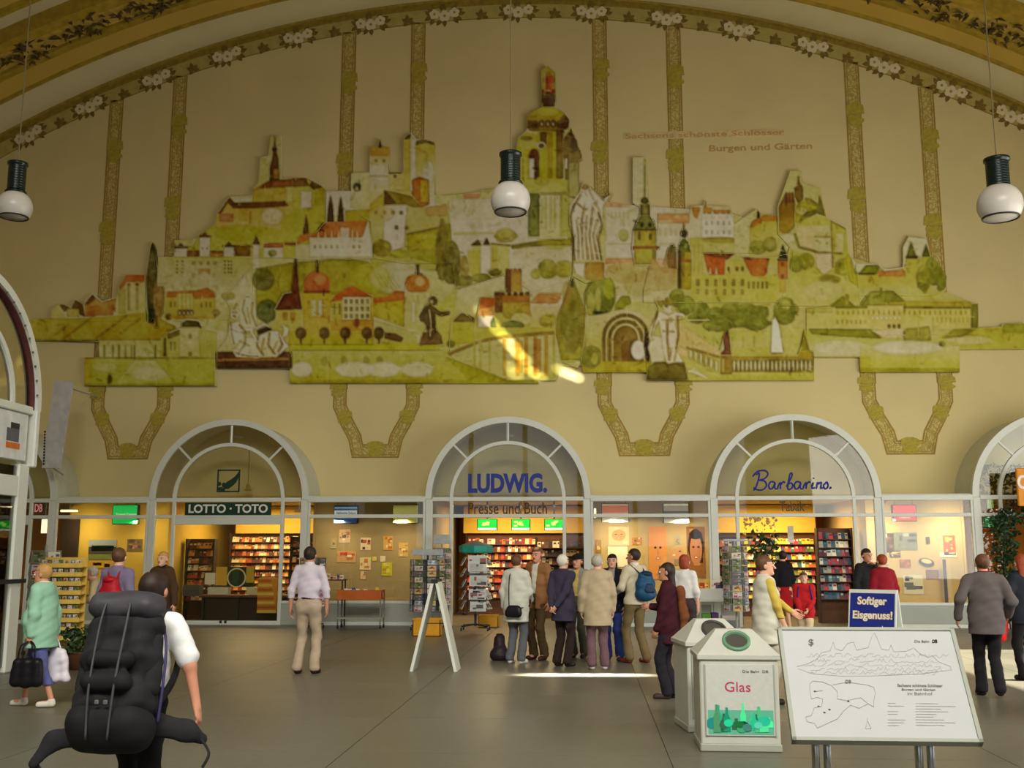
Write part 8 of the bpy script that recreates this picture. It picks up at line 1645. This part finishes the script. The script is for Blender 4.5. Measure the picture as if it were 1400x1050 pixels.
# recycling bins
steel = mat('bin_grey', (190, 190, 178), .4, metal=.0, var=.04); pgreen = (20, 100, 70)
def bin_(label, px0, px1, pyb, ztop, word, wordcol, seed, rz=0.0):
    x0, y0 = G(px0, pyb); x1, _ = G(px1, pyb); w = (x1-x0)/2; d = .62; t = thing('recycling_bin', label, 'bin', ((x0+x1)/2, y0+d/2, 0), rz); zs = ztop-.22
    MB().bbox(-w, w, -d/2, d/2, .0, .07, .01).obj('plinth', greym, t)
    MB().bbox(-w+.01, w-.01, -d/2+.01, d/2-.01, .06, zs, .012).obj('body', steel, t)
    MB().bbox(-w-.012, w+.012, -d/2-.012, d/2+.012, zs-.03, zs+.02, .008).obj('lip', steel, t)
    a, b_ = w*.46, d*.12; vs = [(-w, -d/2, zs+.02), (w, -d/2, zs+.02), (w, d/2, zs+.02), (-w, d/2, zs+.02), (-a, 0-b_*0-.06, ztop), (a, -.06, ztop), (a, .06, ztop), (-a, .06, ztop)]
    MB().add(vs, [(0, 1, 5, 4), (1, 2, 6, 5), (2, 3, 7, 6), (3, 0, 4, 7), (4, 5, 6, 7)]).obj('sloped_lid', steel, t)
    nrm = Vector((0, -(ztop-zs-.02), (d/2-.06))).normalized(); sl = Vector((0, d/2-.06, ztop-zs-.02)).normalized(); c = Vector((0, -d/4-.03, (zs+.02+ztop)/2)); Rm = Matrix((Vector((1, 0, 0)), sl, nrm)).transposed().to_4x4()
    M = Matrix.Translation(c) @ Rm
    _c = MB().lathe([(.105, -.01), (.125, -.005), (.125, .02), (.105, .03), (.095, .02), (.095, -.01)], 28, M).obj('ring', mat('ring_green' if seed == 1 else 'ring_dark', (96, 140, 108) if seed == 1 else (60, 60, 56), .4), t, smooth=True)
    MB().lathe([(.001, .004), (.10, .004), (.10, .0), (.001, .0)], 28, M).obj('opening', mat('opening_dark', (70, 66, 58), .7), _c)
    # poster on the front
    R = rnd(seed); y = -d/2; p0, p1, q0, q1 = -w+.06, w-.06, .14, zs-.07; mb = MB().color((196, 198, 190)).box(p0, p1, y-.006, y+.012, q0, q1)
    W_, H_ = p1-p0, q1-q0; sc = pgreen if seed == 1 else (96, 84, 40)
    mb.color(tuple(min(255, v+80) for v in sc)).box(p0+.01, p1-.01, y-.008, y-.006, q0+.01, q0+H_*.36)
    if seed == 1:
        for k in range(26):
            cx = p0+W_*R.uniform(.05, .95); bh = H_*R.uniform(.14, .42); bw_ = W_*R.uniform(.035, .07); zb = q0+.012+H_*R.uniform(0, .12); f_ = R.uniform(.45, 2.2); mb.color(tuple(min(255, v*f_+R.uniform(0, 60)) for v in sc)); yy = y-.0085-.0003*k
            if R.random() < .6: pr_ = [(-1, 0), (1, 0), (1, .55), (.35, .75), (.35, 1), (-.35, 1), (-.35, .75), (-1, .55)]; pts = [(cx+bw_*u, min(q1-.02, zb+bh*v)) for u, v in pr_]
            else: pts = [(cx+bw_*1.5*math.cos(a_), zb+bw_*(1.2+1.2*math.sin(a_))) for a_ in [q_/10*6.283 for q_ in range(10)]]
            mb.prism(pts, yy-.0006, yy)
    else:
        for k in range(18):
            cx = p0+W_*R.uniform(.05, .9); zb = q0+H_*R.uniform(.02, .4); f_ = R.uniform(.4, 2.2); mb.color(tuple(min(255, v*f_) for v in sc)); ang = R.uniform(0, 6.28)
            mb.prism([(cx+.05*math.cos(a_+ang)*R.uniform(.6, 1.2), zb+.06*math.sin(a_+ang)) for a_ in (0, 1, 2.2, 3.3, 4.6)], y-.009-.0003*k, y-.0085-.0003*k)
    mb.obj('poster', printg, t)
    text_obj(word, 'poster_letters', p0+W_*.28, p0+W_*.66, q1-H_*.38, q1-H_*.24, y-.009, mat('word%s' % (wordcol,), wordcol, .5), t, bold=.0, ext=.001)
    text_obj('Die Bahn  DB', 'poster_letters', p0+W_*.55, p0+W_*.93, q1-H_*.11, q1-H_*.075, y-.009, mat('word_dk', (90, 90, 90), .5), t, ext=.001)
    for a_ in (p0-.012, p1): MB().box(a_, a_+.012, y-.012, y+.01, q0, q1).obj('poster_frame', greym, t)
    return t
bin_('grey recycling bin for Glas with a round green-ringed opening and bottle picture', 958, 1069, 1028, 1.03, 'Glas', (190, 50, 100), 1)
bin_('grey recycling bin with a round opening, half hidden behind the Glas bin', 934, 1022, 1001, 1.06, 'Wertstoffe', (190, 70, 60), 2, math.radians(8))
# cart handle in front of the woman in the vest
x, y = G(1066, 940); t = thing('luggage_trolley', 'black handled trolley pushed by the woman in the white vest', 'trolley', (x, y, 0))
for dx in (-.10, .10): straptube([(dx+.3, 0, .10), (dx+.15, 0, .5), (dx, 0, .82), (dx-.02, 0, .96)], .014, darkm, t, 'upright')
MB().tube([(-.12, 0, .96), (.08, 0, .96)], .018, 8).obj('handle', darkm, t); MB().bbox(.1, .6, -.2, .2, .12, .16, .01).obj('platform', darkm, t); castors(t, [(.15, -.15), (.15, .15), (.55, -.15), (.55, .15)], .05)
# pendant lamps
capm = mat('lamp_cap', (18, 34, 30), .25, var=.1); globem = mat('lamp_globe', (206, 200, 190), .3, var=.02); rimm = mat('lamp_rim', (36, 32, 34), .4)
YL = -26+14.8
def pendant(px, pcap0, pcap1, pg, pr, label):
    x, z = W(px, pg, YL); r = pr*1.11*14.8/FOC; _, z1 = W(px, pcap1, YL); _, z0 = W(px, pcap0, YL); t = thing('pendant_lamp', label, 'lamp', (x, YL, z), group=None)
    th0 = math.radians(52)  # opening half-angle
    prof = [(r*math.sin(a), -r*math.cos(a)) for a in np.linspace(th0, math.radians(150), 22)]
    _g = MB().lathe(prof, 36).obj('globe', globem, t, smooth=True)
    ro, zo = prof[0]; MB().tube([(ro*math.cos(a), ro*math.sin(a), zo) for a in np.linspace(0, 6.283, 36, endpoint=False)], r*.045, 6, closed=True).obj('rim', rimm, _g, smooth=True)
    MB().lathe([(ro*.96, zo+.004), (.001, zo+.03)], 24).obj('reflector', mat('lamp_inner', (170, 160, 140), .5, emit=(200, 180, 140), es=.08), t, smooth=True)
    cr = r*.50; h0 = z1-z-.02; h1 = z0-z
    rib = []; n = 10
    for k in range(n): q0 = h0+(h1-h0)*(.1+.8*k/n); rib += [(cr, q0), (cr*1.03, q0+.006), (cr, q0+.012)]
    MB().lathe([(cr*1.25, h0), (cr*1.2, h0+.03), (cr, h0+.05)]+rib+[(cr, h1-.05), (cr*1.16, h1-.035), (cr*1.16, h1), (.001, h1+.01)], 28).obj('cap', capm, t, smooth=True)
    zc = RC[1]+math.sqrt((RR+.25)**2-(x-RC[0])**2)
    MB().tube([(0, 0, h1), (0, 0, zc-z)], .010, 6).obj('cable', mat('cable_grey', (120, 108, 76), .6), t)
pendant(20, 223, 263, 283, 22.5, 'pendant lamp with a dark ribbed cap and white globe at the left'); pendant(698, 210, 250, 274, 25.5, 'pendant lamp with a dark ribbed cap and white globe in the centre'); pendant(1367, 217, 259, 280, 27, 'pendant lamp with a dark ribbed cap and white globe at the right')
# yellow sweet / card rack at the left and its neighbours
x0, y0 = on(52, 905); x1, _ = on(103, 905); t = thing('snack_rack', 'yellow display rack with rows of packets behind the woman in mint green', 'rack', ((x0+x1)/2, y0, 0)); w = (x1-x0)/2+.06; yl = mat('rack_yellow', (222, 186, 84), .5); H_ = W(80, 762, y0)[1]
MB().box(-w, w, .12, .15, .25, H_).obj('back_panel', yl, t); castors(t, [(-w+.05, 0), (w-.05, 0), (-w+.05, .25), (w-.05, .25)]); MB().bbox(-w, w, -.05, .3, .1, .16, .01).obj('base', darkm, t); MB().box(-.03, .03, .14, .2, .1, H_).obj('upright', greym, t)
for i in range(9):
    z_ = .36+i*(H_-.36)/9; MB().box(-w, w, -.04+.0, .12, z_-.015, z_).obj('shelf', yl, t); MB().box(-w, w, -.05, -.04, z_-.02, z_+.05).obj('shelf_lip', yl, t)
    for k in range(7):
        cardobj('packet', t, (-w+.045+k*(2*w-.04)/7, .0, z_), .07, .105, 0, -.1, (i*3+k*5) % 6)
x, y = on(42, 900); spinner('grey newspaper stand behind the yellow rack at the far left', x-.15, y+.55, 1.86, .26, 6, 6, 21, cw=.22, z0=.5)
x, y = on(98, 917); foliage('potted_plant', 'low green potted plant at the foot of the yellow rack', [(x-.25, x+.25, y-.05, y+.35, .22, .62)], 190, .12, 41); 
t = bpy.data.objects['potted_plant']; MB().lathe([(.10, 0), (.14, .24), (.15, .26), (.13, .26)], 16, Matrix.Translation((x, y+.15, 0))).obj('pot', brown, t, smooth=True)
# ---- glazed pavilion front at the left edge (its own frame, receding towards the camera)
XL, YF = -6.5, -10.75
def lp(px, py):  # pixel -> y,z on the plane x = XL
    r = _ray(px, py); tt = (XL-CAMP[0])/r[0]; p_ = CAMP+r*tt; return float(p_[1]), float(p_[2])
s = structure('window_10'); yc = lp(45, 560)[0]; zt = lp(45, 562)[1]; zb_ = lp(44, 640)[1]
def yarc(cy, cz, r, w_, d_, name, a0=0, a1=math.pi, m=whitem, n=30):
    vs = []; fs = []
    for i in range(n+1):
        a = a0+(a1-a0)*i/n
        for rr, xx in ((r-w_/2, XL-d_/2), (r+w_/2, XL-d_/2), (r+w_/2, XL+d_/2), (r-w_/2, XL+d_/2)): vs.append((xx, cy+rr*math.cos(a), cz+rr*math.sin(a)))
    for i in range(n):
        for k in range(4): fs.append((4*i+k, 4*i+(k+1) % 4, 4*i+4+(k+1) % 4, 4*i+4+k))
    return autosmooth(MB().add(vs, fs).obj(name, m, s))
_y0, _z0 = lp(-2, 388); _dy, _dz = yc-_y0, _z0-zt; RA = (_dy*_dy+_dz*_dz)/(2*_dy); cy = yc-RA
yarc(cy, zt, RA, .12, .20, 'arch_frame'); yarc(cy, zt, RA-.075, .022, .12, 'arch_seal', m=mat('seal_red', (96, 50, 48), .6)); yarc(cy, zt, RA-.62, .08, .08, 'inner_arch_frame')
for k in range(1, 12):
    a = k*math.pi/24; MB().lathe([(.018, 0), (.018, .02), (.001, .024)], 8, Matrix.Translation((XL+.1, cy+(RA-.09)*math.cos(a), zt+(RA-.09)*math.sin(a))) @ Matrix.Rotation(math.pi/2, 4, 'Y')).obj('bolt', chrome, s)
MB().bbox(XL-.1, XL+.1, yc-.06, yc+.06, zb_, zt+.02, .02).obj('arch_foot', whitem, s)
MB().bbox(XL-.05, XL+.05, cy-RA, yc, zt-.07, zt+.05, .015).obj('frame_rail', whitem, s)
MB().bbox(XL-.06, XL+.02, cy-RA, yc-.14, zb_+.08, zt-.08, .01).obj('sign_fascia', mat('fascia_white', (214, 216, 212), .5), s)
for k, (col, a, b_, c_, d_) in enumerate((((90, 90, 96), -.62, -.34, .28, .50), ((206, 110, 30), -.62, -.30, .16, .26), ((40, 40, 44), -.52, -.34, .50, .60))):
    MB().box(XL+.02, XL+.028, yc+a-.1, yc+b_-.05, zb_+c_*(zt-zb_)+.1, zb_+d_*(zt-zb_)+.1).obj('fascia_mark', mat('fmark%d' % k, col, .5), s)
MB().bbox(XL-.14, XL+.02, yc-.30, yc+.0, 0, zb_+.04, .02).obj('frame_post', whitem, s); MB().bbox(XL-.06, XL+.02, yc-1.2, yc-.30, 2.55, 2.85, .01).obj('frame_rail', whitem, s)
MB().bbox(XL-.02, XL+.02, yc-1.25, yc-1.15, 0, zb_, .01).obj('frame_post', greym, s); MB().box(XL-.03, XL-.02, yc-1.2, yc-.3, .1, 2.55).obj('glass_pane', GLASS, s); MB().box(XL-.03, XL-.02, yc-1.2, yc-.3, 2.85, zb_).obj('glass_pane', GLASS, s)
MB().box(XL+.02, XL+.06, yc-1.4, yc+.05, 1.28, 1.34).obj('guard_rail', darkm, s)
MB().prism([(XL-.04, zt), (XL+.0, zt)], 0, 1) if False else None
fanp = [(XL, cy+(RA-.12)*math.cos(a), zt+(RA-.12)*math.sin(a)) for a in np.linspace(0, math.pi, 24)]; MB().add(fanp, [tuple(range(24))]).obj('glass_pane', GLASS, s)
# pavilion interior wall so the glass has something behind it
MB().box(XL-2.2, XL-2.1, yc-4, yc+.02, 0, 3.6).obj('inner_wall', mat('pavilion_inner', (96, 104, 60), .8, var=.3, scale=2), s)
for k in range(5): MB().box(XL-.6, XL-.2, yc-1.1, yc-.4, .3+k*.5, .33+k*.5).obj('inner_shelf', greym, s)
# tall leaning white panel above the far left arch
A = [Wv(x_, y_, -.9) for x_, y_ in ((74, 520), (98, 522), (80, 640), (57, 640))]; A += [v_+Vector((0, .12, 0)) for v_ in A]
s2 = thing('hanging_banner', 'tall pale grey leaning panel sign above the far left arch', 'sign')
MB().add(A, [(3, 2, 1, 0), (4, 5, 6, 7), (0, 1, 5, 4), (1, 2, 6, 5), (2, 3, 7, 6), (3, 0, 4, 7)]).obj('panel', mat('banner_grey', (198, 196, 196), .6), s2)
MB().tube([A[3]+Vector((.1, .06, .1)), Vector((A[3].x+.1, .0, A[3].z-.1))], .02, 6).obj('bracket', greym, s2); MB().tube([A[0]+Vector((.1, .06, -.1)), Vector((A[0].x+.1, WALLY, A[0].z-.1))], .02, 6).obj('bracket', greym, s2)
R = rnd(3)
for k in range(12):
    p_ = Wv(62-k*.15, 590+k*4, -.92); tag(MB().box(p_.x-.03, p_.x+.01, p_.y-.004, p_.y+.004, p_.z-.03, p_.z+.02).obj('panel_letter', inkd, s2))
# ---- sunlight: shafts through the right-hand doors and thrown up from door glass
def beam(name, src, dst, size, sizey, e, rot=0.0, col=SUNC, spread=1.0):
    o = lamp(name, 'AREA', src, dst, e, col, shape='RECTANGLE', size=size, size_y=sizey, spread=math.radians(spread))
    o.rotation_euler.rotate_axis('Z', rot); return o
